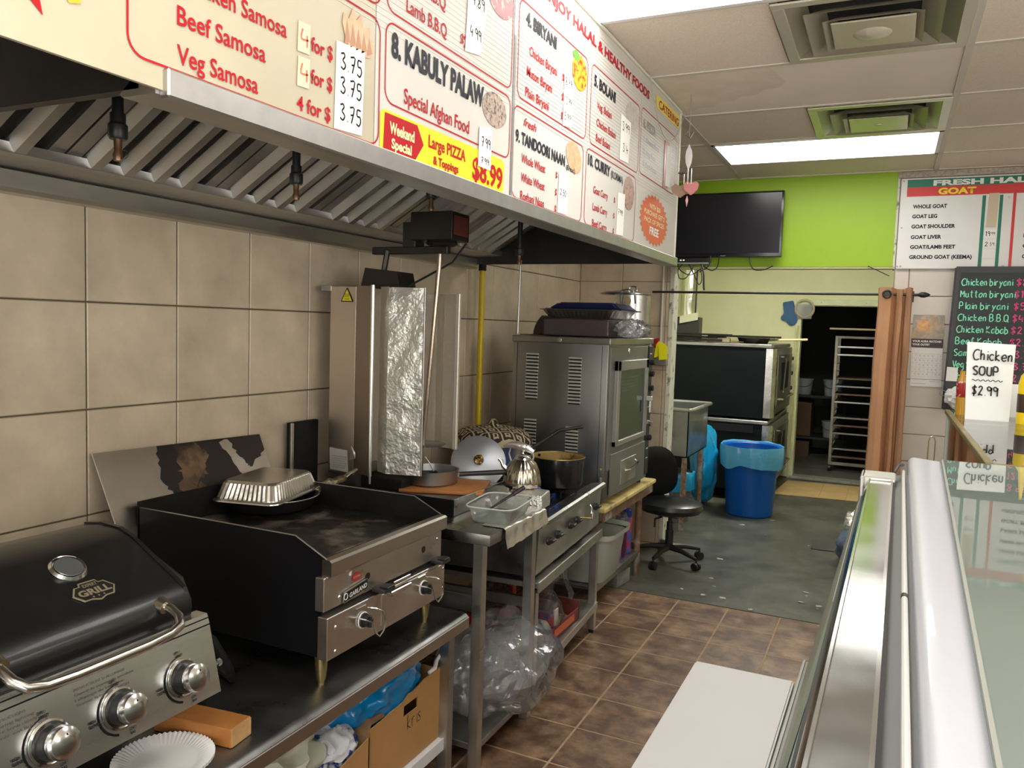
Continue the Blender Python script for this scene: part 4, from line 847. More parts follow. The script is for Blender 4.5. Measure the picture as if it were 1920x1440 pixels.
# ---------------- tray under the broiler (z .93) with board and pan
t = thing('raised_steel_tray', 'raised steel griddle tray with a sooty top standing on the prep table', 'tray', (-1.75, 2.8, .87))
g = G(); g.box((-2.11, 2.595, .872), (-1.452, 3.06, .918), .002); obj('tray_bed', g, greasy, t, smooth=0)
g = G(); g.box((-1.458, 2.592, .872), (-1.450, 3.075, .936), .001); obj('front_wall', g, ps, t, smooth=0)
g = G(); g.box((-2.11, 2.588, .872), (-1.452, 2.596, .934), .001); obj('side_wall', g, blackm, t, smooth=0)
g = G(); g.box((-2.125, 2.43, .872), (-2.105, 2.60, 1.19), .002); obj('back_splash', g, soot, t, smooth=0); g = G(); g.box((-2.103, 2.425, .872), (-2.095, 2.44, 1.19), .001); obj('splash_edge', g, steeld, t, smooth=0)
t = thing('cutting_board', 'orange wooden cutting board under the grey square pan', 'cutting board', (-1.62, 2.83, .92), .3)
g = G(); g.rbox((-1.63, 2.84, .927), (.34, .27, .014), .35, .004, 2); obj('board', g, wood, t)
t = thing('square_pan', 'grey straight-sided frying pan with a black handle on the wooden board', 'pan', (-1.70, 2.82, .934))
g = G(); pcx = (-1.70, 2.83, 0)
g.lathe([(0, .935), (.098, .935), (.106, .941), (.110, .985), (.112, .995), (.107, .994), (.101, .945), (.095, .941), (0, .941)], pcx, 64, wob=lambda u, z: (abs(math.cos(2*PI*u+.35))**2.4+abs(math.sin(2*PI*u+.35))**2.4)**(-1/2.4)); obj('pan_body', g, M('grey_pan_steel', (.40, .40, .40), .36, 1, n=(5, .12), b=(20, .05)), t, smooth=40)
g = G(); g.tube([(-1.605, 2.87, .972), (-1.57, 2.90, .974), (-1.50, 2.955, .977), (-1.425, 3.02, .980)], [.010, .010, .011, .011], 10); obj('handle', g, blackp, t)
g = G(); g.rbox((-1.60, 2.875, .972), (.02, .03, .02), .6, .003); obj('handle_bracket', g, steeld, t)
# ---------------- vertical broiler
t = thing('vertical_broiler', 'tall upright kebab broiler with foil-lined wing shields and a central spit', 'broiler', (-1.9, 2.8, .92))
bs = M('broiler_steel', (.55, .48, .40), .36, 1, n=(3, .10), rn=.08)
g = G(); g.box((-2.055, 2.60, .975), (-1.925, 3.02, 1.737), .003); obj('body', g, bs, t)
g = G(); g.box((-2.05, 2.62, .918), (-1.93, 2.66, .978)); g.box((-2.05, 2.96, .918), (-1.93, 3.0, .978)); obj('stand', g, steeld, t)
g = G(); g.box((-2.10, 2.598, 1.715), (-2.05, 2.63, 1.738), .001); obj('top_bracket', g, steeld, t)
def wall(pts, z0, z1, mat, name, th=.006, lab=None, wav=0, seed=0):
    g = G(); L = [Vector((x, y, 0)) for x, y in pts]; n = len(L)-1
    def f(u, v):
        s_ = min(u*n, n-1e-6); i = int(s_); p = L[i].lerp(L[i+1], s_-i); q = Vector((p.x, p.y, z0+(z1-z0)*v))
        if wav: q.x += wav*noise.noise(q*18+Vector((seed, 0, 0))); q.y += wav*noise.noise(q*14+Vector((0, seed, 0)))
        return q
    g.grid(f, n*6 if wav else n, 40 if wav else 1); g.thick(th); return obj(name, g, mat, t, smooth=40 if wav else 0, label=lab)
wall([(-1.927, 2.600), (-1.838, 2.585)], .985, 1.737, bs, 'wing_skin')
g = G(); g.cyl((-1.832, 2.580, .985), (-1.832, 2.580, 1.74), .0085); g.cyl((-1.832, 2.580, .955), (-1.832, 2.580, .987), .006); obj('hinge_rod', g, M('rod_aluminium', (.72, .72, .68), .28, 1), t)
wall([(-1.822, 2.618), (-1.765, 2.592)], 1.0, 1.735, foil, 'foil_shield', .004, 'crinkled foil lining, darker fold', .004, 3)
wall([(-1.765, 2.592), (-1.632, 2.632)], 1.0, 1.733, foil, 'foil_shield', .004, 'crinkled foil lining facing the aisle', .005, 8)
g = G(); g.cyl((-1.628, 2.634, 1.0), (-1.628, 2.634, 1.735), .004); obj('edge_rod', g, steeld, t)
wall([(-1.93, 2.63), (-1.90, 2.80), (-1.93, 2.98)], 1.02, 1.72, foil2, 'heat_panel', .004, None, .002, 5)
wall([(-1.93, 2.98), (-1.80, 3.02)], 1.08, 1.724, foil2, 'foil_shield', .004, 'warm toned far foil lining', .003, 12)
wall([(-1.80, 3.02), (-1.745, 2.985)], 1.06, 1.724, foil2, 'foil_shield', .004, 'dark folded far foil lining', .003, 14)
wall([(-1.745, 2.985), (-1.672, 2.965)], 1.06, 1.724, foil2, 'foil_shield', .004, None, .003, 17)
g = G(); g.box((-1.674, 2.955, 1.06), (-1.655, 2.972, 1.728), .002); obj('edge_channel', g, M('pale_channel', (.72, .68, .58), .4, .6), t)
g = G(); g.tube([(-1.640, 2.76, 1.93), (-1.642, 2.76, 1.84), (-1.700, 2.76, 1.10), (-1.712, 2.76, .955)], [.008, .0095, .0095, .009], 12); obj('spit', g, M('spit_steel', (.45, .37, .30), .3, 1, n=(5, .2)), t)
g = G(); g.lathe([(0, 1.102), (.085, 1.102), (.09, 1.106), (.085, 1.108), (0, 1.108)], (-1.70, 2.77, 0), 32); obj('drip_disc', g, clear('glassy', milk=.15, base=.1, rough=.1), t)
g = G(); g.cyl((-1.722, 2.76, .958), (-1.722, 2.76, .935), .016); g.tube([(-1.70, 2.78, 1.05), (-1.68, 2.79, 1.02), (-1.67, 2.80, .99)], .003, 6); obj('spit_foot', g, steeld, t)
g = G(); g.box((-1.95, 2.66, .918), (-1.73, 2.98, .965), .006); obj('burner_tray', g, soot, t)
mbx = M('motor_black', (.02, .016, .012), .4, .3, n=(6, .4))
g = G(); g.box((-1.745, 2.70, 1.925), (-1.555, 2.84, 2.035), .003); mo = obj('motor_box', g, mbx, t)
g = G(); g.box((-1.556, 2.715, 1.945), (-1.5535, 2.825, 2.02)); obj('red_panel', g, M('dull_red_panel', (.12, .03, .02), .4), mo, smooth=0)
g = G(); g.lathe([(0, 1.905), (.05, 1.905), (.065, 1.915), (.06, 1.925), (0, 1.925)], (-1.64, 2.77, 0), 20); obj('motor_flange', g, mbx, t)
g = G(); g.box((-1.96, 2.745, 1.875), (-1.60, 2.775, 1.905), .003); g.box((-1.80, 2.73, 1.90), (-1.74, 2.80, 2.0), .002); g.tube([(-1.885, 2.75, 1.89), (-1.905, 2.75, 1.78)], .012, 6); obj('support_arm', g, mbx, t)
g = G(); g.prism([(-1.965, 1.737), (-1.945, 1.815), (-1.79, 1.80), (-1.775, 1.737)], (0, .12, 0), (0, 2.68, 0)); obj('top_box', g, mbx, t, smooth=0)
g = G(); g.tube([(-1.78, 2.75, 1.745), (-1.70, 2.80, 1.80), (-1.64, 2.86, 1.85), (-1.60, 2.9, 1.93)], .005, 6); obj('wire', g, blackp, t)
poly([(-1.998, 1.675), (-1.942, 1.675), (-1.970, 1.728)], M('warn_yellow', (.75, .62, .02), .4), t, 'warning_sticker', X, Z, o=(0, 2.599, 0)); 
g = G(); tri = [(-1.998, 1.675), (-1.942, 1.675), (-1.970, 1.728)]
for i in range(3): a, b = tri[i], tri[(i+1) % 3]; g.tube([(a[0], 2.5975, a[1]), (b[0], 2.5975, b[1])], .0018, 4)
for k in range(3): g.tube([(-1.977+.007*k, 2.5975, 1.69), (-1.980+.007*k, 2.5975, 1.695), (-1.975+.007*k, 2.5975, 1.70), (-1.978+.007*k, 2.5975, 1.706)], .0009, 4)
g.box((-1.982, 2.597, 1.683), (-1.958, 2.5985, 1.685)); obj('warning_symbol', g, ink, t)
slab([(-2.04, .99), (-1.95, .985), (-1.955, 1.075), (-2.045, 1.08)], .0006, M('worn_label', (.40, .37, .33), .5), t, 'instruction_label', X, Z, (0, 2.598, 0))
for k in range(6): g = G(); g.box((-2.03, 2.5955, 1.0+.009*k), (-1.965+.004*(k % 3), 2.5965, 1.003+.009*k)); obj('label_line', g, gy, t, smooth=0)
# torn foil skirt
g = G(); g.bm.faces.new([g.bm.verts.new(v) for v in ((-1.925, 2.582, 1.10), (-1.93, 2.58, 1.04), (-1.90, 2.575, 1.05), (-1.905, 2.583, 1.07))]); g.thick(.001); obj('torn_foil', g, foil, t, smooth=0)
# ================================================================ STOVE on stand, turned slightly
rz = .066; t = thing('stove_stand', 'stainless stand with an upper shelf under the stove', 'work table', (-1.24, 2.94, 0), rz)
def LB(par, name, a, b, mat, bev=.002, **k): g = G(); g.box(a, b, bev); return obj(name, g, mat, par, local=True, **k)
LB(t, 'upper_shelf', (-.66, 0, .525), (0.0, .99, .548), steeld); LB(t, 'front_rail', (-.006, 0, .505), (.003, .99, .552), steelv)
LB(t, 'lower_shelf', (-.66, .02, .15), (-.01, .97, .162), steeld); LB(t, 'shelf_rail', (-.012, .02, .125), (-.003, .97, .165), steelv)
for x in (-.03, -.62):
    for y in (.022, .955):
        g = G(); g.box((x-.019, y-.019, .02), (x+.019, y+.019, .505), .002); lg = obj('leg', g, steelv, t, local=True)
        g = G(); g.cyl((x, y, 0), (x, y, .022), .012, .017, 12); obj('foot', g, blackp, lg, local=True)
LB(t, 'side_rail', (-.6, .01, .435), (-.03, .03, .48), steeld)
t = thing('gas_stove', 'four-burner gas hotplate with a steel knob panel', 'stove', (-1.235, 2.945, .548), rz)
LB(t, 'body', (-.66, 0, .02), (-.03, .96, .235), greasy)
for x in (-.08, -.6):
    for y in (.05, .9): LB(t, 'foot', (x-.02, y-.02, 0), (x+.02, y+.02, .022), blackp)
LB(t, 'burner_bed', (-.65, .01, .233), (-.075, .95, .240), blackm)
g = G(); g.prism([(-.075, .240), (-.008, .252), (.004, .246), (.006, .232), (-.02, .225), (-.075, .22)], (0, .985, 0), (0, -.005, 0)); obj('front_lip', g, ps, t, local=True, smooth=20)
g = G(); g.prism([(-.03, .228), (-.012, .228), (-.022, .035), (-.03, .03)], (0, .96, 0)); obj('control_panel', g, steelv, t, local=True, smooth=20)
for y in (.10, .215, .40, .50, .82):
    c = Vector((-.010, y, .155)); g = G(); g.lathe([(0, 0), (.017, 0), (.020, .004), (.018, .016), (0, .017)], c, 18, Matrix.Rotation(PI/2, 4, 'Y')); g.box(c+Vector((.01, -.022, -.006)), c+Vector((.034, .022, .008)), .004); obj('knob', g, blackp, t, local=True)
g = G(); g.cyl((.0, .545, .158), (.05, .56, .158), .004); obj('valve_stem', g, brass, t, local=True)
g = G(); g.tube([(.002, .70, .19), (.012, .70, .175), (.014, .685, .15), (.014, .70, .115), (.014, .715, .15), (.012, .70, .175)], .003, 6); obj('wire_clip', g, chrome, t, local=True)
for (x, y) in ((-.22, .30), (-.22, .66), (-.50, .30), (-.50, .68)):
    g = G(); g.lathe([(0, .240), (.045, .240), (.048, .252), (.03, .256), (0, .256)], (x, y, 0), 20); bu = obj('burner', g, soot, t, local=True)
    g = G()
    for k in range(4): a = k*PI/2+PI/4; g.box((-.115, -.005, .0), (-.03, .005, .012), 0, 1, Matrix.Translation((x, y, .268)) @ Matrix.Rotation(a, 4, 'Z'))
    for a, b in (((-.12, -.12), (.12, -.12)), ((.12, -.12), (.12, .12)), ((.12, .12), (-.12, .12)), ((-.12, .12), (-.12, -.12))): g.tube([(x+a[0], y+a[1], .272), (x+b[0], y+b[1], .272)], .006, 6)
    for a in ((-.12, -.12), (.12, -.12), (.12, .12), (-.12, .12)): g.cyl((x+a[0], y+a[1], .238), (x+a[0], y+a[1], .272), .005, seg=6)
    obj('pan_support', g, soot, t, local=True)
g = G()
for k in range(10): a = 2*PI*k/10; g.tube([(-.22+.03*math.cos(a), .66+.03*math.sin(a), .252), (-.22+.045*math.cos(a), .66+.045*math.sin(a), .262), (-.22+.05*math.cos(a), .66+.05*math.sin(a), .274)], [.004, .005, .001], 6)
obj('gas_flame', g, M('blue_flame', (.02, .1, .6), .5, em=((.05, .25, 1), 1.5)), t, local=True)
# pots on the stove
t = thing('cooking_pot', 'black pot with a worn golden inside on the lit burner', 'pot', (-1.44, 3.55, .826))
pc = (-1.425, 3.56, 0)
g = G(); g.lathe([(0, .828), (.105, .828), (.122, .84), (.128, .88), (.130, .945), (.128, .972), (.132, .975)], pc, 40); obj('pot_outside', g, M('glossy_black', (.008, .008, .01), .22), t)
g = G(); g.lathe([(.132, .975), (.124, .970), (.123, .88), (.115, .845), (0, .842)], pc, 40); obj('pot_inside', g, M('burnt_gold', (.40, .27, .09), .4, .2, col2=(.04, .012, .004), thr=(8, .52, .62), n=(9, .2)), t)
g = G(); g.tube([(-1.425+.132*math.cos(a), 3.56+.132*math.sin(a), .975) for a in [2*PI*k/36 for k in range(36)]], .0025, 6, closed=True); obj('rim', g, brass, t)
g = G(); g.tube([(-1.54, 3.60, .96), (-1.60, 3.63, .985), (-1.52, 3.80, 1.065), (-1.42, 3.88, 1.085)], [.01, .009, .009, .008], 10)
obj('handle', g, blackp, t)
t = thing('stock_pot', 'large aluminium pot covered by a patterned black and gold cloth lid', 'pot', (-1.86, 3.75, .82))
pc = (-1.86, 3.72, 0); al = M('pot_aluminium', (.66, .66, .66), .3, 1, n=(4, .08), rn=.07)
g = G(); g.lathe([(0, .826), (.17, .826), (.182, .84), (.186, .99), (.192, 1.0), (.190, 1.003), (.18, .995), (.176, .85), (0, .84)], pc, 48); obj('pot_body', g, al, t)
cloth = M('patterned_cloth', (.03, .02, .018), .85, col2=(.50, .42, .26), thr=(1, .5, .5))
nt = cloth.node_tree; N = nt.nodes; L = nt.links
wv = N.new('ShaderNodeTexWave'); wv.wave_type = 'BANDS'; wv.inputs['Scale'].default_value = 14; wv.inputs['Distortion'].default_value = 0
tc = N.new('ShaderNodeTexCoord'); sx = N.new('ShaderNodeSeparateXYZ'); L.new(tc.outputs['Object'], sx.inputs[0])
def pp(v):
    a = N.new('ShaderNodeMath'); a.operation = 'PINGPONG'; a.inputs[1].default_value = .045; L.new(v, a.inputs[0]); return a.outputs[0]
mx = N.new('ShaderNodeMath'); mx.operation = 'ADD'; L.new(pp(sx.outputs[0]), mx.inputs[0]); L.new(pp(sx.outputs[1]), mx.inputs[1])
md = N.new('ShaderNodeMath'); md.operation = 'PINGPONG'; md.inputs[1].default_value = .015; L.new(mx.outputs[0], md.inputs[0])
gt = N.new('ShaderNodeMath'); gt.operation = 'GREATER_THAN'; gt.inputs[1].default_value = .0088; L.new(md.outputs[0], gt.inputs[0])
mixn = [x for x in N if x.bl_idname == 'ShaderNodeMix'][0]; L.new(gt.outputs[0], mixn.inputs[0])
g = G(); g.lathe([(.205, .985), (.207, 1.0), (.20, 1.02), (.17, 1.048), (.11, 1.064), (.05, 1.07), (.028, 1.082), (.022, 1.10), (.008, 1.112), (0, 1.112)], pc, 64, wob=lambda u, z: 1+.018*math.sin(2*PI*u*9)+.012*math.sin(2*PI*u*23+z*60)); g.jit(.006, 22); obj('cloth_cover', g, cloth, t, smooth=70)
g = G()
for s_ in (1, -1): g.tube([(-1.86+s_*.185*math.cos(a)*1, 3.72+.185*math.sin(a), .965+dz_) for a, dz_ in ((-.25, 0), (-.2, .01), (0, .012), (.2, .01), (.25, 0))], .006, 6)
obj('loop_handle', g, steeld, t)
t = thing('pot_lid', 'round aluminium pot lid with a charred knob leaning against the stock pot', 'lid', (-1.64, 3.17, .87), 0)
mm = Matrix.Translation((-1.655, 3.20, .968)) @ Matrix.Rotation(math.radians(18), 4, 'Z') @ Matrix.Rotation(math.radians(62), 4, 'X') @ Matrix.Rotation(math.radians(14), 4, 'Y')
d_ = Vector((.45, -.75, .45)).normalized(); q = d_.to_track_quat('Z', 'Y').to_matrix().to_4x4(); cc = Vector((-1.655, 3.17, .978))
g = G(); g.lathe([(.123, -.006), (.125, 0), (.118, .002), (.11, .004), (.06, .015), (.02, .019), (0, .020)], cc, 48, q); g.thick(.0015); obj('lid_plate', g, M('lid_aluminium', (.74, .77, .82), .38, .9, b=(2, .1)), t, smooth=40)
g = G(); g.lathe([(0, .014), (.012, .016), (.016, .024), (.024, .032), (.022, .042), (.008, .048), (0, .048)], cc, 14, q); g.jit(.006, 60); obj('lid_knob', g, M('charred_amber', (.10, .05, .015), .25, .4, col2=(.6, .38, .12), thr=(40, .52, .6), b=(60, .6)), t)
# ================================================================ UNDER THE STOVE
t = thing('snack_tray_box', 'shallow red cardboard display tray on the lower shelf of the stove stand', 'box', (-1.45, 3.35, .162))
rc = M('red_brown_card', (.17, .035, .03), .6, n=(8, .2)); kc_ = M('kraft_card', (.42, .24, .11), .8, n=(8, .15))
g = G(); g.box((-1.62, 3.24, .166), (-1.305, 3.62, .172)); g.box((-1.312, 3.24, .17), (-1.305, 3.62, .225)); g.box((-1.62, 3.24, .17), (-1.305, 3.247, .225)); g.box((-1.62, 3.24, .17), (-1.613, 3.62, .26)); g.box((-1.62, 3.613, .17), (-1.305, 3.62, .26)); obj('tray_card', g, rc, t, smooth=0)
g = G(); g.box((-1.613, 3.247, .173), (-1.312, 3.613, .176)); obj('tray_bottom', g, kc_, t, smooth=0)
g = G(); g.box((-1.3045, 3.30, .18), (-1.3035, 3.55, .215)); obj('orange_print', g, M('orange_red', (.6, .12, .04), .5), t, smooth=0)
bagm = clear('thin_bag', milk=.06, rough=.12, base=.0, b=(10, .8), ior=1.35)
bagc = clear('cloudy_bag', milk=.22, rough=.16, base=.02, b=(9, 1.0), ior=1.45, milkcol=(.78, .80, .82))
t = thing('jar_in_bag', 'clear bag tied around a jar with a red and white label in the red tray', 'jar', (-1.38, 3.35, .176))
g = G(); g.box((-1.43, 3.30, .178), (-1.33, 3.40, .32), .012, 2); obj('jar', g, clear('jar_plastic', milk=.3, base=.08, milkcol=(.5, .45, .45)), t)
g = G(); g.box((-1.432, 3.298, .19), (-1.327, 3.35, .285), .010); obj('red_label', g, M('label_red_blue', (.5, .03, .08), .4, col2=(.06, .08, .35), thr=(22, .5, .55)), t)
g = G(); g.box((-1.332, 3.345, .185), (-1.326, 3.395, .29), .002); obj('white_label', g, paper, t)
g = G(); g.lathe([(.075, .18), (.085, .25), (.078, .32), (.045, .37), (.018, .40), (.013, .44), (.03, .50), (.012, .515)], (-1.38, 3.35, 0), 36, wob=lambda u, z: 1+.12*math.sin(2*PI*u*5+z*20)); g.jit(.012, 16); obj('bag', g, bagm, t, smooth=60)
g = G()
def fb(u, v): a = PI*(1-u)*1.0; r = .115+.03*(v-.5); return Vector((-1.37+.02*math.sin(9*u+v*3), 3.42-.125*math.cos(a)+.0, .235+.25*math.sin(a)*(1 if u < 1 else 1)+.03*(v-.5)*math.cos(a*3)))
g.tube([Vector((0, .07, 0))+fb(k/14, .5)+Vector((.01*math.sin(k*2.1), 0, .008*math.sin(k*3))) for k in range(15)], [.012, .013, .016, .014, .018, .015, .018, .014, .016, .012, .013, .012, .010, .008, .006], 8); g.jit(.01, 30); obj('twisted_bag_top', g, bagm, t, smooth=70)
for k, (y, lab) in enumerate(((3.03, 'left dark jar with a red lid in wrap under the stove'), (3.17, 'right dark jar with a bright red lid in wrap under the stove'))):
    x = -1.57+.06*k
    t = thing('jar', lab, 'jar', (x, y, .165), group='wrapped jars under the stove')
    g = G(); g.lathe([(0, .168), (.055, .168), (.06, .18), (.06, .29), (.05, .305), (0, .305)], (x, y, 0), 24); obj('jar_body', g, M('dark_sauce', (.09, .015, .01), .3), t)
    g = G(); g.lathe([(.0605, .235), (.061, .236), (.061, .258), (.0605, .259)], (x, y, 0), 24); obj('label_band', g, M('cream_band', (.55, .46, .28), .5), t)
    g = G(); g.lathe([(0, .350), (.056, .350), (.06, .345), (.06, .300), (.056, .298), (0, .298)], (x, y, 0), 28); obj('lid', g, M('lid_red', (.52, .01, .01), .35), t)
t = thing('wrap_bundle', 'loose clear wrap lying over the red lidded jars', 'plastic wrap', (-1.57, 3.09, .36))
g = G(); g.blob((-1.57, 3.09, .395), (.10, .16, .045), 4, .3, 2.5, 3); obj('wrap', g, bagm, t, smooth=70)
t = thing('scrub_brush', 'dark blue bristly brush head at the front of the stove stand shelf', 'brush', (-1.33, 3.05, .165))
g = G(); 
for k in range(260):
    a = R.uniform(0, 2*PI); b_ = R.uniform(-.4, 1.5); d = Vector((math.cos(a)*math.cos(b_), 1.4*math.sin(a)*math.cos(b_), math.sin(b_)))
    c = Vector((-1.31, 3.055, .195)); g.tube([c, c+d*.05], [.003, .0015], 3)
obj('bristles', g, M('navy_bristle', (.008, .01, .03), .7), t, kind='stuff', smooth=0)
g = G(); g.box((-1.36, 3.0, .166), (-1.28, 3.11, .18), .01); obj('brush_back', g, blackp, t)
# boxes on the stove stand left (cereal-like cartons)
t = thing('red_carton', 'tall red and white printed carton standing behind the jar in the bag', 'carton', (-1.5, 3.2, .165))
g = G(); g.box((-1.60, 3.255, .177), (-1.50, 3.29, .44)); obj('carton', g, M('carton_print', (.42, .2, .10), .5, col2=(.6, .05, .04), thr=(16, .5, .55)), t, smooth=0)
# ================================================================ UNDER THE PREP TABLE: clear bag
t = thing('clear_plastic_bag', 'large crumpled clear plastic bag bulging out beneath the prep table', 'plastic bag', (-1.38, 2.72, .10))
def sack(c, s_, seed, amp):
    g = G(); r_ = bmesh.ops.create_icosphere(g.bm, subdivisions=4, radius=1)
    for v in r_['verts']:
        d = v.co.normalized(); k = 0
        for fr_, a_ in ((1.2, 1.0), (2.4, .45), (5.0, .10)):
            k += a_*(1-2.2*abs(noise.noise(d*fr_+Vector((seed, seed*.7+fr_, 0)))))
        d = d*(1+amp*(k-1.2)); v.co = Vector((c[0]+d.x*s_[0], c[1]+d.y*s_[1], max(.106, c[2]+d.z*s_[2])))
    return g
film = clear('crumpled_film', milk=.27, rough=.10, base=.07, b=(8, .5), ior=1.5, milkcol=(.82, .84, .86))
g = sack((-1.335, 2.80, .255), (.235, .345, .19), 2, .17); g.jit(.022, 7); obj('bag_film', g, film, t, smooth=14)
g = sack((-1.37, 2.75, .235), (.16, .22, .13), 8, .22); obj('bag_inside', g, film, t, smooth=14)
# ================================================================ UNDER THE NEAR STAND
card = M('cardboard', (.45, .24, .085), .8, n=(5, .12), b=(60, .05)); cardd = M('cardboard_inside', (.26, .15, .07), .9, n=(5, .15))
t = thing('cardboard_box', 'cardboard box with a cut hand hole and a blue bag inside on the lower shelf', 'box', (-1.5, 2.12, .166))
g = G()
z0, z1 = .168, .40
def panel(a, b, zt=z1): g.box(a, (b[0], b[1], zt), 0)
g.box((-1.70, 1.90, z0), (-1.335, 2.32, z0+.006))
# front with hand hole
g.box((-1.339, 1.90, z0), (-1.334, 2.32, .335)); g.box((-1.339, 1.90, .335), (-1.334, 2.09, .372)); g.box((-1.339, 2.175, .335), (-1.334, 2.32, .372)); 
g.prism([(1.90, .372), (2.32, .372), (2.32, .415), (2.22, .413), (2.15, .400), (2.12, .402), (2.09, .388), (2.02, .386), (1.97, .380), (1.90, .378)], (.005, 0, 0), (-1.339, 0, 0), Y, Z)
obj('front_panel', g, card, t, smooth=0)
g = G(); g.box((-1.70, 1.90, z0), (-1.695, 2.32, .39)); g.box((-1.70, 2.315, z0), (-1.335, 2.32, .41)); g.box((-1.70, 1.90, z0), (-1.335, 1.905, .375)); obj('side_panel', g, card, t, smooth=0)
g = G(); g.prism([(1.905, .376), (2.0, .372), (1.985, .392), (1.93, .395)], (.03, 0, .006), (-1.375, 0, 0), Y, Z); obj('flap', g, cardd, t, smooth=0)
for k, s_ in enumerate(('Tri~', )): hand('kris', (-1.3338, 2.11, .285), .09, .05, ink, t, lw=.0018)
blue = M('blue_bag_film', (.0, .22, .55), .22, n=(6, .2), b=(7, .6), coat=.3)
t = thing('blue_plastic_bag', 'bright blue plastic bag bulging out of the cardboard box', 'plastic bag', (-1.5, 2.1, .38))
g = G(); g.blob((-1.515, 2.06, .415), (.175, .27, .13), 5, .14, 1.8, 5); g.jit(.016, 12)
for v in g.bm.verts: v.co.z = min(v.co.z, .541); v.co.x = min(v.co.x, -1.343+.02*(v.co.z > .42)); v.co.z = max(v.co.z, .18)
g; obj('bag_film', g, blue, t, smooth=50)
g = G(); g.tube([(-1.345, 2.31, .44), (-1.33, 2.33, .47), (-1.345, 2.335, .51), (-1.38, 2.325, .53), (-1.42, 2.31, .525)], [.006, .007, .007, .006, .005], 8); g.tube([(-1.345, 2.31, .44), (-1.335, 2.28, .425), (-1.34, 2.25, .42)], [.006, .008, .006], 8); obj('white_drawstring', g, M('white_plastic', (.78, .76, .70), .4), t)
t = thing('cardboard_box', 'open cardboard box of rags nearer the camera on the lower shelf', 'box', (-1.5, 1.65, .166))
g = G(); g.prism([(1.50, .17), (1.885, .17), (1.885, .37), (1.70, .335), (1.50, .33)], (.005, 0, 0), (-1.325, 0, 0), Y, Z); obj('front_panel', g, card, t, smooth=0)
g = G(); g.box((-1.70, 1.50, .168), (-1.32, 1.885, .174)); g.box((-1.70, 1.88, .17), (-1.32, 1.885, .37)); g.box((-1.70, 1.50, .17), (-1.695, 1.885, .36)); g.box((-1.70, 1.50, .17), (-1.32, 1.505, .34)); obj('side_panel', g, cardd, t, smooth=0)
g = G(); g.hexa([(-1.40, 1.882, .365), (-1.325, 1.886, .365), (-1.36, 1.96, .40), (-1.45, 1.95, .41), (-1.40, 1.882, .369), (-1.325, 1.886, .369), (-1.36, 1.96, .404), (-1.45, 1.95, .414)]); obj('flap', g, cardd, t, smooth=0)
for (nm, c, s_, col, c2, lab, sd) in (('rag', (-1.47, 1.60, .40), (.12, .15, .085), (.62, .62, .52), (.62, .62, .52), 'pale cream cloth with yellow-green streaks heaped in the nearer box', 3), ('rag', (-1.42, 1.80, .345), (.075, .08, .07), (.70, .72, .76), (.02, .05, .30), 'blue and white crumpled cloth stuffed in the nearer box', 7), ('rag', (-1.45, 1.44, .40), (.09, .08, .06), (.12, .30, .40), (.12, .3, .4), 'teal cloth edge at the bottom of the picture', 9)):
    g = G(); g.blob(c, s_, 4, .4, 1.8, sd); g.jit(.012, 14)
    for v in g.bm.verts: v.co.z = max(v.co.z, .18); v.co.x = min(v.co.x, -1.332)
    one(nm, g, M('rag_%d' % sd, col, .85, n=(8, .12), col2=c2 if sd == 7 else (.50, .55, .05), thr=(9, .50, .54) if sd == 7 else (7, .66, .72)), lab, 'cloth', 'rags in the box', smooth=70)
# ================================================================ OVEN TABLE, COMBI OVEN
t = thing('oven_table', 'rusty legged table with a worn yellow top carrying the combi oven', 'table', (-1.65, 4.5, 0))
yt = M('worn_yellow_top', (.62, .50, .18), .5, n=(8, .25), col2=(.25, .17, .08), thr=(7, .58, .66), b=(20, .1))
rust = M('rusty_steel', (.22, .13, .08), .6, .4, n=(14, .4), col2=(.36, .34, .3), thr=(8, .5, .6))
g = G(); g.box((-2.05, 4.00, .612), (-1.315, 5.02, .640), .012, 3); obj('table_top', g, yt, t)
g = G(); g.box((-1.345, 4.03, .555), (-1.33, 5.0, .612), .002); g.box((-2.03, 4.10, .555), (-1.39, 4.12, .612)); g.box((-2.03, 4.97, .555), (-1.39, 4.99, .612)); obj('apron', g, rust, t)
for x, y in ((-1.41, 4.965), (-1.41, 4.12), (-2.0, 4.965), (-2.0, 4.12)):
    g = G(); g.cyl((x, y, .0), (x, y, .612), .021, seg=14); obj('leg', g, rust, t)
g = G(); g.box((-2.02, 4.10, .150), (-1.40, 4.98, .165)); g.box((-1.402, 4.10, .13), (-1.394, 4.98, .168), .001); obj('lower_shelf', g, steeld, t)
t = thing('combi_oven', 'free-standing stainless combi oven with louvred side and glass door', 'oven', (-1.62, 4.45, .64), 0, ry=.018)
os_ = M('oven_steel', (.335, .335, .325), .36, 1, n=(2.5, .12), rn=.08, st=(1, 1, .5))
x0, x1, y0, y1, z0, z1 = -1.905, -1.345, 4.03, 4.87, .672, 1.548
g = G(); g.box((x0, y0, z0), (x1, y1, z1-.03), .004, 2); ov = obj('body', g, os_, t)
g = G(); g.box((x0-.006, y0-.008, z1-.035), (x1+.010, y1+.006, z1), .003); obj('top_cap', g, M('oven_cap', (.42, .41, .38), .3, 1, n=(9, .15)), t)
g = G(); g.lathe([(0, .0), (.012, 0), (.012, .006), (0, .008)], (-1.625, y0-.008, z1-.018), 14, Matrix.Rotation(PI/2, 4, 'X')); obj('round_plug', g, steelv, t)
for a, b in ((x0+.026, x0+.028), (x1-.036, x1-.034)):
    g = G(); g.box((a, y0-.0015, z0+.01), (b, y0+.002, z1-.04)); obj('panel_seam', g, blackm, t, smooth=0)
for x in (-1.845, -1.80, ):
    pass
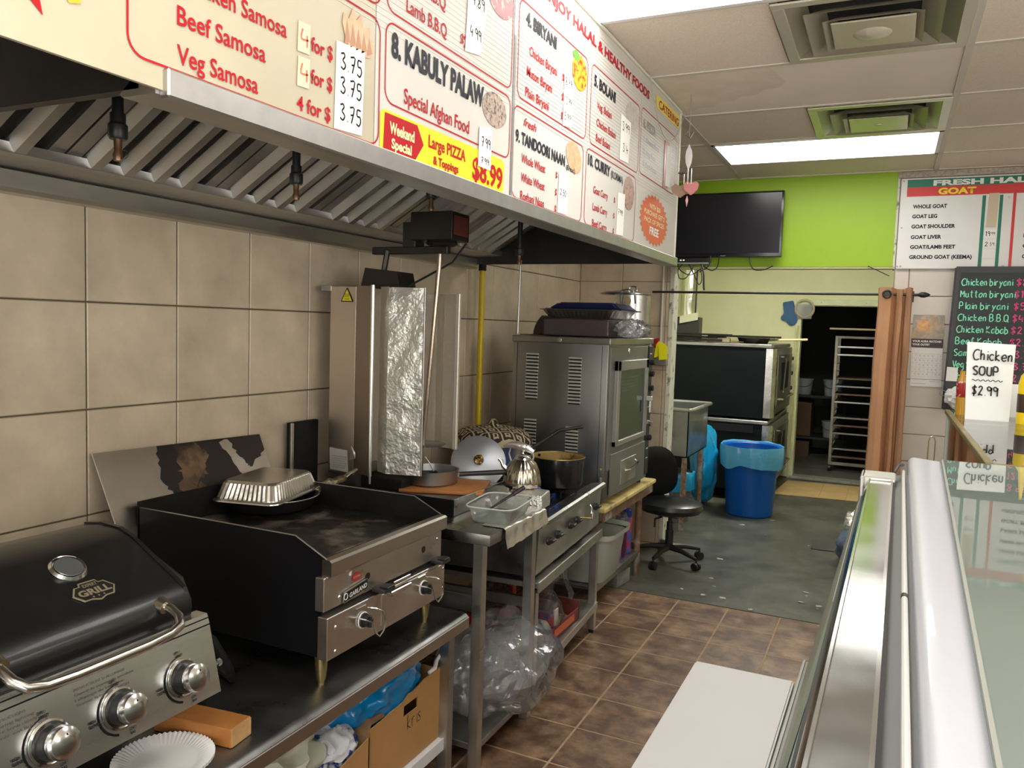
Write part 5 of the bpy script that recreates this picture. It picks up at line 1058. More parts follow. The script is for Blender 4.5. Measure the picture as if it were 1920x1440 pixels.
for x in (x0+.04, x1-.04):
    for y in (y0+.04, y1-.04): g = G(); g.cyl((x, y, .641), (x, y, z0+.002), .018, seg=12); obj('foot', g, blackp, t)
lm = M('louvre_steel', (.62, .60, .54), .45, .3)
for cx_, zt, n_ in ((-1.785, 1.452, 14), (-1.530, 1.440, 14), (-1.785, 1.085, 12), (-1.535, 1.06, 13)):
    for k in range(n_):
        z = zt-k*.0185; g = G(); g.prism([(0, 0), (-.008, -.002), (-.008, -.007), (0, -.011)], (.072, 0, 0), (cx_-.036, y0, z), Y, Z); lo = obj('louvre', g, lm, t, smooth=0)
g = G()
for cx_, zt, n_ in ((-1.785, 1.452, 14), (-1.530, 1.440, 14), (-1.785, 1.085, 12), (-1.535, 1.06, 13)):
    for k in range(n_): g.box((cx_-.034, y0-.0012, zt-k*.0185-.0165), (cx_+.034, y0+.001, zt-k*.0185-.011))
obj('louvre_slot', g, blackm, t, smooth=0, kind='stuff')
for z in ((.74, .86)):
    g = G(); g.box((-1.365, y0-.0025, .70), (-1.352, y0, .80)); 
obj('side_sticker', g, M('grey_sticker', (.35, .33, .28), .5, n=(60, .5)), t, smooth=0)
disc((-1.360, y0, .845), .006, .006, M('orange_dot', (.7, .4, .12), .4), t, 'orange_dot', X, Z, .003)
# door side (faces the aisle)
of_ = M('oven_front_steel', (.20, .20, .19), .42, .5, n=(3, .12))
g = G(); g.box((x1, y0+.03, .83), (x1+.006, y1-.10, 1.50), .001); obj('front_frame', g, of_, t)
g = G(); dy0, dy1, dz0, dz1 = y0+.10, y1-.14, .955, 1.425
for a, b in (((dy0, dz0), (dy0+.05, dz1)), ((dy1-.05, dz0), (dy1, dz1)), ((dy0, dz1-.055), (dy1, dz1)), ((dy0, dz0), (dy1, dz0+.03))): g.box((x1+.004, a[0], a[1]), (x1+.028, b[0], b[1]), .003)
dd = obj('door', g, M('door_steel', (.34, .34, .32), .4, .6, n=(5, .1)), t)
g = G(); g.box((x1+.008, dy0+.05, dz0+.03), (x1+.018, dy1-.05, dz1-.055)); obj('door_glass', g, M('dark_green_glass', (.010, .030, .028), .12, n=(4, .5), spec=.25), dd, smooth=0)
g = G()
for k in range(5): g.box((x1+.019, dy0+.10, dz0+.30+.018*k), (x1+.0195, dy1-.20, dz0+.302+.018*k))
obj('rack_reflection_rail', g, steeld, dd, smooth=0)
g = G(); g.box((x1+.028, dy1-.035, 1.17), (x1+.065, dy1-.01, 1.20), .003); g.cyl((x1+.05, dy1-.022, 1.10), (x1+.05, dy1-.022, 1.19), .008); obj('door_latch', g, chrome, dd)
g = G(); g.box((x1+.004, y0+.08, .685), (x1+.014, y1-.10, .915), .002); dw = obj('drawer', g, of_, t)
g = G(); g.box((x1+.012, y0+.25, .72), (x1+.02, y1-.30, .86), .002); obj('drawer_recess', g, steeld, dw)
g = G(); g.tube([(x1+.018, y0+.33, .79), (x1+.045, y0+.35, .80), (x1+.048, y0+.42, .81), (x1+.045, y0+.49, .822), (x1+.018, y0+.51, .83)], .006, 8); obj('drawer_handle', g, chrome, dw)
g = G(); g.box((x1, y1-.085, .70), (x1+.012, y1-.01, 1.50), .001); cp_ = obj('control_strip', g, blackp, t)
for z in (1.40, 1.33, 1.24, 1.02, .93): g = G(); g.lathe([(0, 0), (.018, 0), (.018, .022), (.01, .026), (0, .026)], (x1+.012, y1-.045, z), 14, Matrix.Rotation(PI/2, 4, 'Y')); obj('control_knob', g, blackp if z != 1.02 else chrome, cp_)
g = G()
for z in (1.45, 1.18, 1.12, .86, .80): g.box((x1+.0122, y1-.07, z), (x1+.0126, y1-.03, z+.006))
obj('panel_marking', g, white, cp_, smooth=0)
g = G(); g.lathe([(0, 0), (.018, 0), (.014, .005), (0, .006)], (x1+.006, y0+.35, 1.475), 12, Matrix.Rotation(PI/2, 4, 'Y')); obj('maker_emblem', g, chrome, t)
# on top: flat box in wrap, foil tray, blue tray, stock pot, dark sheet
t = thing('wrapped_tray_box', 'brown box of trays in shiny clear wrap on top of the combi oven', 'box', (-1.6, 4.35, 1.55))
g = G(); g.box((-1.765, 4.13, 1.553), (-1.385, 4.55, 1.645), .004); obj('box', g, M('maroon_brown', (.075, .04, .035), .45, n=(9, .3)), t)
g = G(); g.box((-1.772, 4.122, 1.551), (-1.378, 4.558, 1.652), .012, 3); bmesh.ops.subdivide_edges(g.bm, edges=g.bm.edges[:], cuts=5, use_grid_fill=True); g.jit(.006, 26); obj('wrap', g, bagm, t, smooth=60)
g = G(); g.blob((-1.31, 4.34, 1.60), (.075, .20, .05), 4, .3, 2.5, 4, flat=1.553); obj('loose_wrap', g, bagc, t, smooth=60)
t = thing('foil_tray', 'silver foil tray between the wrapped box and the blue tray on the oven', 'foil tray', (-1.58, 4.35, 1.655))
tray('tray_body', (-1.575, 4.345, 1.650), .47, .40, .052, M('tray_foil2', (.60, .59, .55), .3, 1, n=(8, .1)), t, 0)
t = thing('plastic_tray', 'dark blue plastic tray turned over on top of the foil tray', 'tray', (-1.55, 4.36, 1.70))
g = G(); g.hexa([(-1.765, 4.17, 1.704), (-1.335, 4.17, 1.704), (-1.335, 4.53, 1.704), (-1.765, 4.53, 1.704), (-1.715, 4.21, 1.742), (-1.39, 4.21, 1.742), (-1.39, 4.49, 1.742), (-1.715, 4.49, 1.742)]); bmesh.ops.bevel(g.bm, geom=g.bm.edges[:], offset=.012, segments=3, affect='EDGES'); obj('tray_body', g, M('navy_plastic', (.005, .012, .07), .35), t)
g = G(); g.box((-1.775, 4.16, 1.700), (-1.325, 4.54, 1.706), .002); obj('tray_rim', g, M('navy_plastic', (.005, .012, .07), .35), t)
t = thing('metal_sheet', 'dark curved metal sheet at the left end of the oven top', 'metal sheet', (-1.81, 4.3, 1.55))
g = G(); g.grid(lambda u, v: Vector((-1.835+.05*v*v+.0*u, 4.14+.38*u, 1.553+.11*v)), 4, 8); g.thick(.003); obj('sheet', g, steeld, t); g = G(); g.box((-1.90, 4.10, 1.551), (-1.80, 4.5, 1.555)); obj('foot', g, blackm, t)
t = thing('stock_pot', 'tall aluminium stock pot with a lid behind the trays on the oven', 'pot', (-1.44, 4.74, 1.55))
pc = (-1.435, 4.72, 0); g = G(); g.lathe([(0, 1.553), (.095, 1.553), (.105, 1.562), (.107, 1.60), (.107, 1.806), (.112, 1.812), (0, 1.812)], (-1.435, 4.72, 0), 40); obj('pot_body', g, al, t)
g = G(); g.lathe([(.135, 1.812), (.138, 1.818), (.11, 1.826), (.05, 1.834), (0, 1.836)], (-1.50, 4.72, 0), 40); obj('pot_lid', g, al, t)
g = G(); g.tube([(-1.455, 4.70, 1.832), (-1.45, 4.70, 1.855), (-1.43, 4.70, 1.862), (-1.41, 4.70, 1.855), (-1.405, 4.70, 1.832)], .005, 8); obj('lid_loop', g, chrome, t)
g = G(); g.tube([(-1.475, 4.615, 1.755), (-1.477, 4.60, 1.80), (-1.465, 4.59, 1.83), (-1.43, 4.59, 1.838), (-1.395, 4.59, 1.83), (-1.385, 4.60, 1.80), (-1.385, 4.615, 1.755)], .005, 8); obj('side_handle', g, steeld, t)
disc((-1.43, 4.612, 1.768), .018, .022, M('gold_sticker', (.5, .36, .16), .4), t, 'sticker', X, Z, .001)
# below: tub, bottles, block
t = thing('plastic_tub', 'long white plastic tub on the shelf of the oven table', 'tub', (-1.6, 4.28, .165))
wt = M('white_plastic_tub', (.74, .76, .70), .35)
g = G(); z0, z1 = .168, .455
def tubring(s_, z): return [Vector((-1.66+a*.33*s_, 4.33+b*.21*s_, z)) for a, b in [(math.copysign(abs(math.cos(q))**.3, math.cos(q)), math.copysign(abs(math.sin(q))**.3, math.sin(q))) for q in [2*PI*k/36 for k in range(36)]]]
rings = [[g.bm.verts.new(p) for p in tubring(*a)] for a in ((.01, z0), (.84, z0), (.87, z0+.02), (.97, z1-.03), (1.04, z1-.03), (1.05, z1))]
for A, B in zip(rings, rings[1:]):
    for k in range(36): g.bm.faces.new((A[k], A[(k+1) % 36], B[(k+1) % 36], B[k]))
g.thick(.004); obj('tub_body', g, wt, t)
for v_, lab, c, r, h, col, col2 in (('green_carton', 'green and white carton between the tub and the purple bottle', (-1.47, 4.60), .035, .20, (.05, .35, .12), (.7, .75, .7)), ('purple_carton', 'violet carton beside the green carton on the oven table shelf', (-1.465, 4.68), .03, .22, (.12, .08, .45), (.6, .6, .8))):
    t = thing('carton', lab, 'carton', (c[0], c[1], .165)); g = G(); g.box((c[0]-r, c[1]-r, .168), (c[0]+r, c[1]+r, .168+h), .004); obj('carton', g, M(v_, col, .4, col2=col2, thr=(14, .55, .6)), t)
t = thing('bottle', 'dark plum coloured bottle wrapped with clear film on top', 'bottle', (-1.47, 4.77, .165))
g = G(); g.lathe([(0, .168), (.05, .168), (.054, .18), (.054, .33), (.035, .38), (.018, .40), (.018, .42), (0, .42)], (-1.48, 4.775, 0), 24); obj('bottle_body', g, M('plum', (.10, .01, .05), .2), t)
g = G(); g.blob((-1.48, 4.775, .405), (.05, .05, .045), 3, .4, 3, 3); obj('film', g, bagc, t, smooth=60)
t = thing('bottle', 'red and blue printed bottle with a blue cap on the oven table shelf', 'bottle', (-1.46, 4.88, .165))
g = G(); g.lathe([(0, .168), (.036, .168), (.038, .175), (.038, .39), (.033, .40), (0, .40)], (-1.465, 4.88, 0), 24); obj('bottle_body', g, M('red_blue_print', (.55, .03, .04), .35, col2=(.04, .12, .45), thr=(22, .47, .52)), t)
g = G(); g.lathe([(0, .40), (.036, .40), (.037, .405), (.037, .445), (.03, .45), (0, .45)], (-1.465, 4.88, 0), 20); obj('cap', g, M('cap_blue', (.02, .04, .30), .35), t)
t = thing('brick', 'grey concrete brick on the floor by the rusty table leg', 'brick', (-1.42, 4.66, 0))
g = G(); g.rbox((-1.47, 4.74, .045), (.10, .19, .09), -.15, .005, 2); g.jit(.003, 30); obj('brick', g, M('grey_brick', (.22, .21, .19), .85, n=(30, .3), b=(60, .4)), t)
# ================================================================ TASK CHAIR
t = thing('task_chair', 'black low-back task chair on a five-star castor base', 'chair', (-1.30, 5.38, 0))
lea = M('black_vinyl', (.014, .015, .015), .3, n=(9, .2), b=(25, .12), coat=.15)
g = G(); c = (-1.30, 5.38, 0)
g.lathe([(0, .345), (.15, .345), (.195, .36), (.212, .39), (.205, .418), (.17, .432), (.09, .432), (0, .424)], c, 40, wob=lambda u, z: 1+.04*math.cos(4*PI*u)); obj('seat', g, lea, t)
bm_ = Matrix.Translation((-1.455, 5.46, .605)) @ Matrix.Rotation(math.radians(-52), 4, 'Z') @ Matrix.Rotation(math.radians(8), 4, 'Y')
g = G(); n_ = 28
for i in range(2): pass
def bk(u, v):
    a = u*2*PI; r = v; y = math.copysign(abs(math.cos(a))**.75, math.cos(a))*.175*r; z = math.copysign(abs(math.sin(a))**.8, math.sin(a))*.185*r
    return bm_ @ Vector((.022*(1-r**4)+.03*(y/.17)**2, y*(1-.15*(z/.185)), z))
P = [[g.bm.verts.new(bk(i/32, j/6)) for j in range(1, 7)] for i in range(32)]; cv = g.bm.verts.new(bk(0, 0)); 
for i in range(32):
    k = (i+1) % 32; g.bm.faces.new((cv, P[i][0], P[k][0]))
    for j in range(5): g.bm.faces.new((P[i][j], P[i][j+1], P[k][j+1], P[k][j]))
g.thick(-.035); obj('backrest', g, lea, t, smooth=60)
g = G(); g.tube([(-1.33, 5.40, .335), (-1.42, 5.44, .34), (-1.49, 5.48, .40), (-1.49, 5.48, .56)], [.016, .016, .014, .014], 8); obj('back_bar', g, blackp, t)
g = G(); g.cyl((-1.30, 5.38, .10), (-1.30, 5.38, .22), .028); g.cyl((-1.30, 5.38, .22), (-1.30, 5.38, .28), .022); g.cyl((-1.30, 5.38, .28), (-1.30, 5.38, .35), .012); g.box((-1.37, 5.30, .325), (-1.23, 5.46, .348), .006); obj('gas_lift', g, blackp, t)
g = G(); g.tube([(-1.33, 5.26, .335), (-1.36, 5.20, .33), (-1.35, 5.16, .285)], .007, 6); obj('lever', g, blackp, t)
for k in range(5):
    a = math.radians(-28+72*k); d = Vector((math.cos(a), math.sin(a), 0)); c0 = Vector(c)
    g = G(); g.tube([c0+Z*.105+d*.02, c0+Z*.10+d*.12, c0+Z*.075+d*.245], [.024, .018, .012], 8); lg = obj('base_leg', g, blackp, t)
    g = G(); w = d.cross(Z); e = c0+d*.245+Z*.027
    for s_ in (-1, 1): g.cyl(e+w*.006*s_, e+w*.022*s_, .027, seg=18)
    g.cyl(e+Z*.02, e+Z*.05, .006, seg=8); obj('castor', g, blackp, lg)
# ================================================================ BACK ROOM
t = thing('utility_sink', 'stainless utility sink with a rolled rim at the edge of the opening', 'sink', (-1.62, 6.6, 0))
ss = M('sink_steel', (.40, .42, .40), .34, 1, n=(4, .15), rn=.1)
g = G(); 
for a, b in (((-2.0, 6.22, .60), (-1.992, 6.95, .975)), ((-1.40, 6.22, .60), (-1.392, 6.95, .975)), ((-2.0, 6.22, .60), (-1.392, 6.228, .975)), ((-2.0, 6.942, .60), (-1.392, 6.95, .975)), ((-2.0, 6.22, .60), (-1.392, 6.95, .608))): g.box(a, b)
obj('basin', g, ss, t, smooth=0)
g = G(); g.tube([(-2.0, 6.2, .98), (-1.385, 6.2, .98), (-1.37, 6.23, .98), (-1.37, 6.95, .98), (-2.0, 6.97, .98)], .016, 10); obj('rolled_rim', g, steelv, t)
for x, y in ((-1.43, 6.9), (-1.43, 6.3), (-1.96, 6.9), (-1.96, 6.3)): g = G(); g.cyl((x, y, 0), (x, y, .62), .022); g.cyl((x, y, .10), (x, y, .14), .028); obj('leg', g, rust, t)
t = thing('ribbed_bin', 'small grey ribbed bin lined with a blue bag under the sink', 'bin', (-1.62, 6.55, 0))
g = G(); g.lathe([(0, 0), (.15, 0), (.165, .30), (.17, .42)], (-1.60, 6.62, 0), 60, wob=lambda u, z: 1+.02*math.copysign(1, math.sin(2*PI*u*24))); obj('bin_body', g, M('grey_plastic', (.10, .10, .095), .45), t)
bluef = M('thin_blue_film', (.01, .30, .58), .2, n=(5, .25), b=(8, .6), trans=0, coat=.3)
g = G(); g.lathe([(.16, .43), (.178, .42), (.185, .36), (.18, .27)], (-1.60, 6.62, 0), 48, wob=lambda u, z: 1+.06*math.sin(2*PI*u*3+z*5)+.02*math.sin(2*PI*u*11)); g.jit(.02, 9); obj('bag_skirt', g, bluef, t, smooth=70)
t = thing('blue_plastic_bag', 'full translucent blue bag bulging between the sink and the pizza oven', 'plastic bag', (-1.45, 7.2, 0))
g = G(); g.blob((-1.47, 7.28, .37), (.115, .22, .36), 5, .12, 1.6, 11, flat=.004); g.jit(.03, 6)
for v in g.bm.verts: v.co.z = max(v.co.z, .004)
obj('bag_film', g, bluef, t, smooth=60)
t = thing('round_bin', 'large bright blue plastic bin lined with a thin blue bag', 'bin', (-1.04, 7.2, 0))
bb = M('bin_blue', (.0, .09, .42), .35, n=(3, .05)); c = (-1.045, 7.22, 0)
g = G(); g.lathe([(0, .0), (.19, .0), (.20, .01), (.235, .56), (.262, .575), (.262, .61), (.25, .615), (.232, .60), (.215, .3), (0, .02)], c, 48); obj('bin_body', g, bb, t)
g = G(); g.lathe([(.22, .45), (.245, .585), (.268, .622), (.272, .60), (.270, .50), (.262, .44)], c, 72, wob=lambda u, z: 1+(.012*math.sin(2*PI*u*13)+.010*math.sin(2*PI*u*29)+.012*math.sin(2*PI*u*5+2))*(1 if z < .58 else .3)); g.jit(.012, 9)
for v in g.bm.verts:
    if v.co.z < .47: v.co.z += .045*noise.noise(Vector((v.co.x*6, v.co.y*6, 1)))-.01
obj('bin_liner', g, M('liner_blue', (.10, .42, .68), .25, b=(10, .9), coat=.3), t, smooth=60)
# stacked deck ovens
po_ = M('deck_oven_black', (.006, .009, .010), .5, spec=.15, n=(3, .3))
cr = M('deck_trim', (.50, .50, .46), .25, 1, n=(8, .2), rn=.08)
for nm, za, zb, lab in (('deck_oven', .80, 1.50, 'upper black deck oven with steel trimmed front, stacked on another'), ('deck_oven', .10, .78, 'lower black deck oven under its twin behind the blue bin')):
    t = thing(nm, lab, 'oven', (-1.6, 8.4, za), 0)
    xa, xb, ya, yb = -2.25, -1.02, 7.72, 9.22
    g = G(); g.box((xa, ya, za), (xb, yb, zb-.03), .006); obj('body', g, po_, t)
    g = G(); g.box((xa-.01, ya-.015, zb-.035), (xb+.035, yb, zb), .006); obj('top_edge', g, steeld, t)
    g = G(); g.prism([(xb-.015, ya-.012), (xb+.045, ya-.002), (xb+.075, ya+.04), (xb+.075, ya+.12), (xb-.015, ya+.12)], (0, 0, zb-za-.05), (0, 0, za+.01), X, Y); obj('front_corner', g, cr, t)
    g = G(); g.box((xb, ya+.12, za+.02), (xb+.055, yb, zb-.04), .004); obj('front_frame', g, steeld, t)
    g = G(); g.box((xb+.05, ya+.20, za+.10), (xb+.075, yb-.15, zb-.10), .006); dr_ = obj('oven_door', g, M('door_grey_steel', (.35, .35, .32), .28, 1, n=(4, .25)), t)
    g = G(); g.box((xb+.074, ya+.45, za+.25), (xb+.078, yb-.45, zb-.18)); obj('door_window', g, blackm, dr_, smooth=0)
    g = G(); g.tube([(xb+.07, ya+.3, za+.17), (xb+.115, ya+.32, za+.17), (xb+.115, yb-.3, za+.17), (xb+.07, yb-.28, za+.17)], .010, 8); obj('door_handle', g, chrome, dr_)
    g = G(); g.tube([(xb+.07, ya+.34, zb-.12), (xb+.10, ya+.36, zb-.12), (xb+.11, ya+.5, zb-.14), (xb+.09, ya+.55, za+.22)], .007, 6); obj('hinge_arm', g, steeld, dr_)
    if za < .5:
        for x in (xa+.08, xb-.08):
            for y in (ya+.08, yb-.08): g = G(); g.cyl((x, y, 0), (x, y, .11), .03); obj('leg', g, blackm, t)
        g = G(); g.box((xa, ya-.01, zb-.12), (xb-.1, ya, zb-.05)); obj('vent_slot', g, M('slot_black', (.003, .003, .003), .6), t, smooth=0)
    else:
        g = G(); g.cyl((-1.9, 8.3, zb), (-1.9, 8.3, zb+.04), .05); obj('flue_collar', g, steeld, t)
        for k in range(3): g = G(); g.box((xb+.055, yb-.12, zb-.18-.16*k), (xb+.085, yb-.06, zb-.14-.16*k), .006); obj('dial', g, blackp, t)
# things on top of deck oven
bk_ = M('baked_black', (.02, .016, .013), .5, .4, n=(20, .5))
for k, (c, s_, rz_, lab) in enumerate((((-1.78, 7.95, 1.522), (.62, .42, .02), .05, 'lowest blackened baking sheet on the deck oven'), ((-1.80, 7.98, 1.548), (.60, .42, .018), -.04, 'second blackened baking sheet on the deck oven'), ((-1.76, 7.96, 1.575), (.66, .44, .016), .03, 'topmost sheet of the left stack on the deck oven'), ((-1.28, 7.98, 1.566), (.62, .45, .018), -.02, 'wide dark baking sheet lying over the round pan'))):
    t = thing('baking_sheet', lab, 'baking sheet', c, rz_, group='blackened sheets on the deck oven')
    g = G(); h = Vector(s_)/2; g.box((-h.x, -h.y, -h.z), (h.x, h.y, -h.z+.003)); 
    for a, b in (((-h.x, -h.y), (h.x, -h.y+.006)), ((-h.x, h.y-.006), (h.x, h.y)), ((-h.x, -h.y), (-h.x+.006, h.y)), ((h.x-.006, -h.y), (h.x, h.y))): g.box((a[0], a[1], -h.z), (b[0], b[1], h.z))
    obj('sheet', g, bk_, t, local=True, smooth=0)
t = thing('round_pan', 'blackened round pan under the wide sheet on the deck oven', 'pan', (-1.20, 7.95, 1.50)); g = G(); g.lathe([(0, 1.502), (.13, 1.502), (.15, 1.552), (.155, 1.554), (.14, 1.55), (.12, 1.508), (0, 1.508)], (-1.19, 7.94, 0), 28); obj('pan_body', g, bk_, t)
t = thing('foam_block', 'pale yellow crumbled foam block on the deck oven top', 'block', (-1.50, 7.85, 1.50)); g = G(); g.rbox((-1.50, 7.82, 1.525), (.22, .06, .045), .05, .006); g.jit(.006, 40); obj('foam', g, M('pale_foam', (.72, .70, .42), .8), t)
t = thing('pizza_peel', 'long wooden peel handle sticking out over the deck oven front', 'pizza peel', (-1.0, 8.1, 1.51)); g = G(); g.cyl((-1.10, 8.0, 1.535), (-.72, 8.15, 1.555), .011, seg=8); obj('handle', g, M('pale_wood', (.62, .52, .28), .6), t); g = G(); g.rbox((-1.28, 7.93, 1.513), (.3, .2, .01), .38, .003); obj('blade', g, M('pale_wood', (.62, .52, .28), .6), t)
t = thing('flue_duct', 'foil-wrapped flue duct rising behind the deck ovens', 'duct', (-1.95, 8.5, 1.5)); g = G(); g.cyl((-1.965, 8.5, 1.76), (-1.965, 8.5, 2.655), .085, seg=20); bmesh.ops.subdivide_edges(g.bm, edges=g.bm.edges[:], cuts=6, use_grid_fill=True); g.jit(.012, 30); obj('foil_wrap', g, M('duct_foil', (.75, .76, .62), .3, 1, b=(12, .9)), t, smooth=40)
g = G(); g.box((-2.08, 8.42, 1.50), (-1.83, 8.60, 1.75), .004); obj('flue_box', g, M('flue_dark', (.04, .04, .035), .5), t); g = G(); g.hexa([(-2.03, 8.40, 1.68), (-1.84, 8.40, 1.72), (-1.84, 8.41, 1.72), (-2.03, 8.41, 1.68), (-2.03, 8.40, 1.76), (-1.84, 8.40, 1.80), (-1.84, 8.41, 1.80), (-2.03, 8.41, 1.76)]); obj('paper_flap', g, M('cream_paper', (.72, .72, .5), .7), t, smooth=0)
g = G(); g.cyl((-1.87, 8.42, 1.75), (-1.87, 8.42, 2.65), .008); obj('side_rod', g, blackp, t)
t = thing('oven_mitt', 'blue-grey oven mitt hanging on the far wall beside the doorway', 'oven mitt', (-1.0, 9.27, 1.70))
pts = [(-1.10, 1.95), (-.99, 1.975), (-.955, 1.85), (-.93, 1.79), (-.945, 1.72), (-.985, 1.695), (-1.03, 1.71), (-1.05, 1.76), (-1.10, 1.755), (-1.115, 1.785), (-1.07, 1.83)]
g = G(); g.prism(pts, (0, -.03, 0), (0, 9.29, 0)); bmesh.ops.bevel(g.bm, geom=g.bm.edges[:], offset=.008, segments=2, affect='EDGES'); obj('mitt', g, M('mitt_blue', (.05, .13, .26), .8), t)
t = thing('hanging_coil', 'coil of pale hose with a paper hanging beside the doorway', 'coil', (-.86, 9.26, 1.80))
g = G()
for k in range(4): g.tube([(-.865+(.10-.004*k)*math.cos(a), 9.255-.006*k, 1.885+(.105-.004*k)*math.sin(a)) for a in [2*PI*q/28 for q in range(28)]], .006, 6, closed=True)
obj('coil', g, M('hose_beige', (.50, .44, .30), .4), t)
g = G(); g.box((-.94, 9.262, 1.775), (-.79, 9.268, 1.94)); obj('bag_of_paper', g, clear('coil_bag', milk=.4), t, smooth=0)
# flex hose along the door frame
g = G(); g.tube([(-.93, 9.262, 1.70-.115*k) if k % 2 else (-.92, 9.258, 1.70-.115*k) for k in range(13)], .010, 6); one('yellow_hose', g, M('pale_yellow_hose', (.62, .60, .22), .5), 'thin yellowish hose tied down the left door frame', 'hose')
t = thing('cardboard_mat', 'flattened cardboard lying on the grey floor at the doorway', 'cardboard', (-.55, 8.65, 0))
g = G(); g.hexa([(-.98, 8.25, .001), (-.16, 8.35, .001), (-.10, 9.18, .001), (-.92, 9.10, .001), (-.98, 8.25, .006), (-.16, 8.35, .006), (-.10, 9.18, .006), (-.92, 9.10, .006)]); obj('flat_card', g, M('pale_card', (.52, .36, .16), .8, n=(4, .15)), t, smooth=0)
g = G(); g.box((-.55, 8.26, .006), (-.545, 9.1, .0075)); g.box((-.30, 8.30, .006), (-.295, 9.1, .0075)); obj('fold_line', g, card, t, smooth=0)
t = thing('floor_hatch', 'dark square floor hatch near the display case', 'hatch', (-.33, 6.35, 0)); g = G(); g.rbox((-.33, 6.42, .005), (.24, .30, .01), .05, .003); obj('hatch_plate', g, M('hatch_grey', (.055, .055, .05), .5, n=(9, .3)), t)
# storeroom items
t = thing('bun_rack', 'tall wheeled aluminium tray rack in the dark storeroom', 'rack', (-.30, 10.2, .012))
rm = M('rack_aluminium', (.36, .36, .29), .35, .9, n=(8, .2))
for x in (-.56, .06):
    for y in (10.0, 10.6): g = G(); g.box((x-.014, y-.014, .09), (x+.014, y+.014, 1.60)); obj('upright', g, rm, t, smooth=0)
g = G(); g.box((-.574, 9.985, 1.575), (.074, 10.015, 1.60)); g.box((-.574, 10.585, 1.575), (.074, 10.615, 1.60)); g.box((-.574, 9.985, .09), (.074, 10.015, .125)); g.box((-.574, 10.585, .09), (.074, 10.615, .125)); obj('cross_bar', g, rm, t, smooth=0)
for k in range(15):
    z = .17+k*.092
    for x in (-.55, .045): g = G(); g.box((x-.006, 9.99, z), (x+.018, 10.61, z+.004)); obj('slide', g, rm, t, smooth=0)
for x in (-.56, .06): g = G(); g.cyl((x-.015, 10.0, .052), (x+.015, 10.0, .052), .04); g.cyl((x-.015, 10.6, .052), (x+.015, 10.6, .052), .04); obj('castor', g, blackp, t)
for k, lv in enumerate((0, 1, 3, 4, 5, 7, 8, 9, 10, 13, 14)):
    z = .180+lv*.092; tt = thing('tray', 'metal tray on level %s of the wheeled rack' % ('one two three four five six seven eight nine ten eleven twelve thirteen fourteen fifteen'.split()[lv]), 'tray', (-.25, 10.3, z), .0 if lv < 12 else 0, group='trays in the wheeled rack')
    w = .27; g = G(); g.box((-w-.03, -.30, -.004), (w+.03, .29, -.001)); g.box((-w-.03, -.30, -.004), (w+.03, -.294, .016)); g.box((-w-.03, -.30, -.004), (-w-.024, .29, .016)); g.box((w+.024, -.30, -.004), (w+.03, .29, .016))
    obj('tray_sheet', g, steelv if lv in (13, 14, 7) else (steeld if lv in (5, 9, 3, 1) else M('brown_tray', (.22, .15, .09), .5)), tt, local=True, smooth=0)
t = thing('wall_shelf', 'long pale board shelf high in the dark storeroom', 'shelf', (-.2, 10.0, 1.66)); g = G(); g.hexa([(-.62, 9.6, 1.672), (.3, 9.6, 1.672), (.3, 9.9, 1.672), (-.62, 9.8, 1.672), (-.62, 9.6, 1.69), (.3, 9.6, 1.69), (.3, 9.9, 1.69), (-.62, 9.8, 1.69)]); obj('board', g, M('pale_wood', (.62, .52, .28), .6), t, smooth=0)
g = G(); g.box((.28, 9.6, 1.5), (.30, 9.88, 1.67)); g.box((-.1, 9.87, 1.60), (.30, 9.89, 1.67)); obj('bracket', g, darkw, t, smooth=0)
t = thing('storage_shelf', 'dark storeroom shelving with pails and boxes', 'shelf', (-.9, 11.2, .012))
dk = M('dark_shelf', (.035, .035, .04), .6)
for z in (.28, .82): g = G(); g.box((-1.4, 10.95, z-.03), (-.45, 11.5, z)); obj('shelf_board', g, dk, t, smooth=0)
for x in (-1.39, -.47):
    for y in (10.96, 11.48): g = G(); g.box((x-.015, y-.015, .012), (x+.015, y+.015, .82)); obj('upright', g, dk, t, smooth=0)
for x, y, z, lab in ((-1.00, 11.15, .82, 'white pail nearest the door frame on the storeroom shelf'), (-.63, 11.1, .82, 'white pail beside the tray rack on the storeroom shelf'), (-.62, 11.1, .28, 'grey-white pail on the lower storeroom shelf')):
    t = thing('pail', lab, 'pail', (x, y, z), group='pails in the storeroom'); g = G(); g.lathe([(0, 0), (.10, 0), (.12, .19), (.128, .19), (.128, .21), (0, .215)], (0, 0, 0), 24); obj('pail_body', g, M('pail_white', (.45, .50, .48), .4), t, local=True)
    g = G(); g.tube([(.12*math.cos(a), -.005, .19-.09*math.sin(a)) for a in [PI*k/8 for k in range(9)]], .003, 5); 
    for v in g.bm.verts: v.co.y -= .11
    obj('handle', g, steeld, t, local=True)
for x, z, w, lab in ((-1.08, .285, .42, 'brown carton on the lower storeroom shelf'), (-1.1, .014, .45, 'brown carton on the storeroom floor')):
    t = thing('carton', lab, 'carton', (x, 11.1, z)); g = G(); g.box((x-w/2, 10.97, z+.001), (x+w/2, 11.4, z+(.44 if z > .1 else .20))); obj('carton', g, M('dim_card', (.16, .09, .05), .8), t, smooth=0)
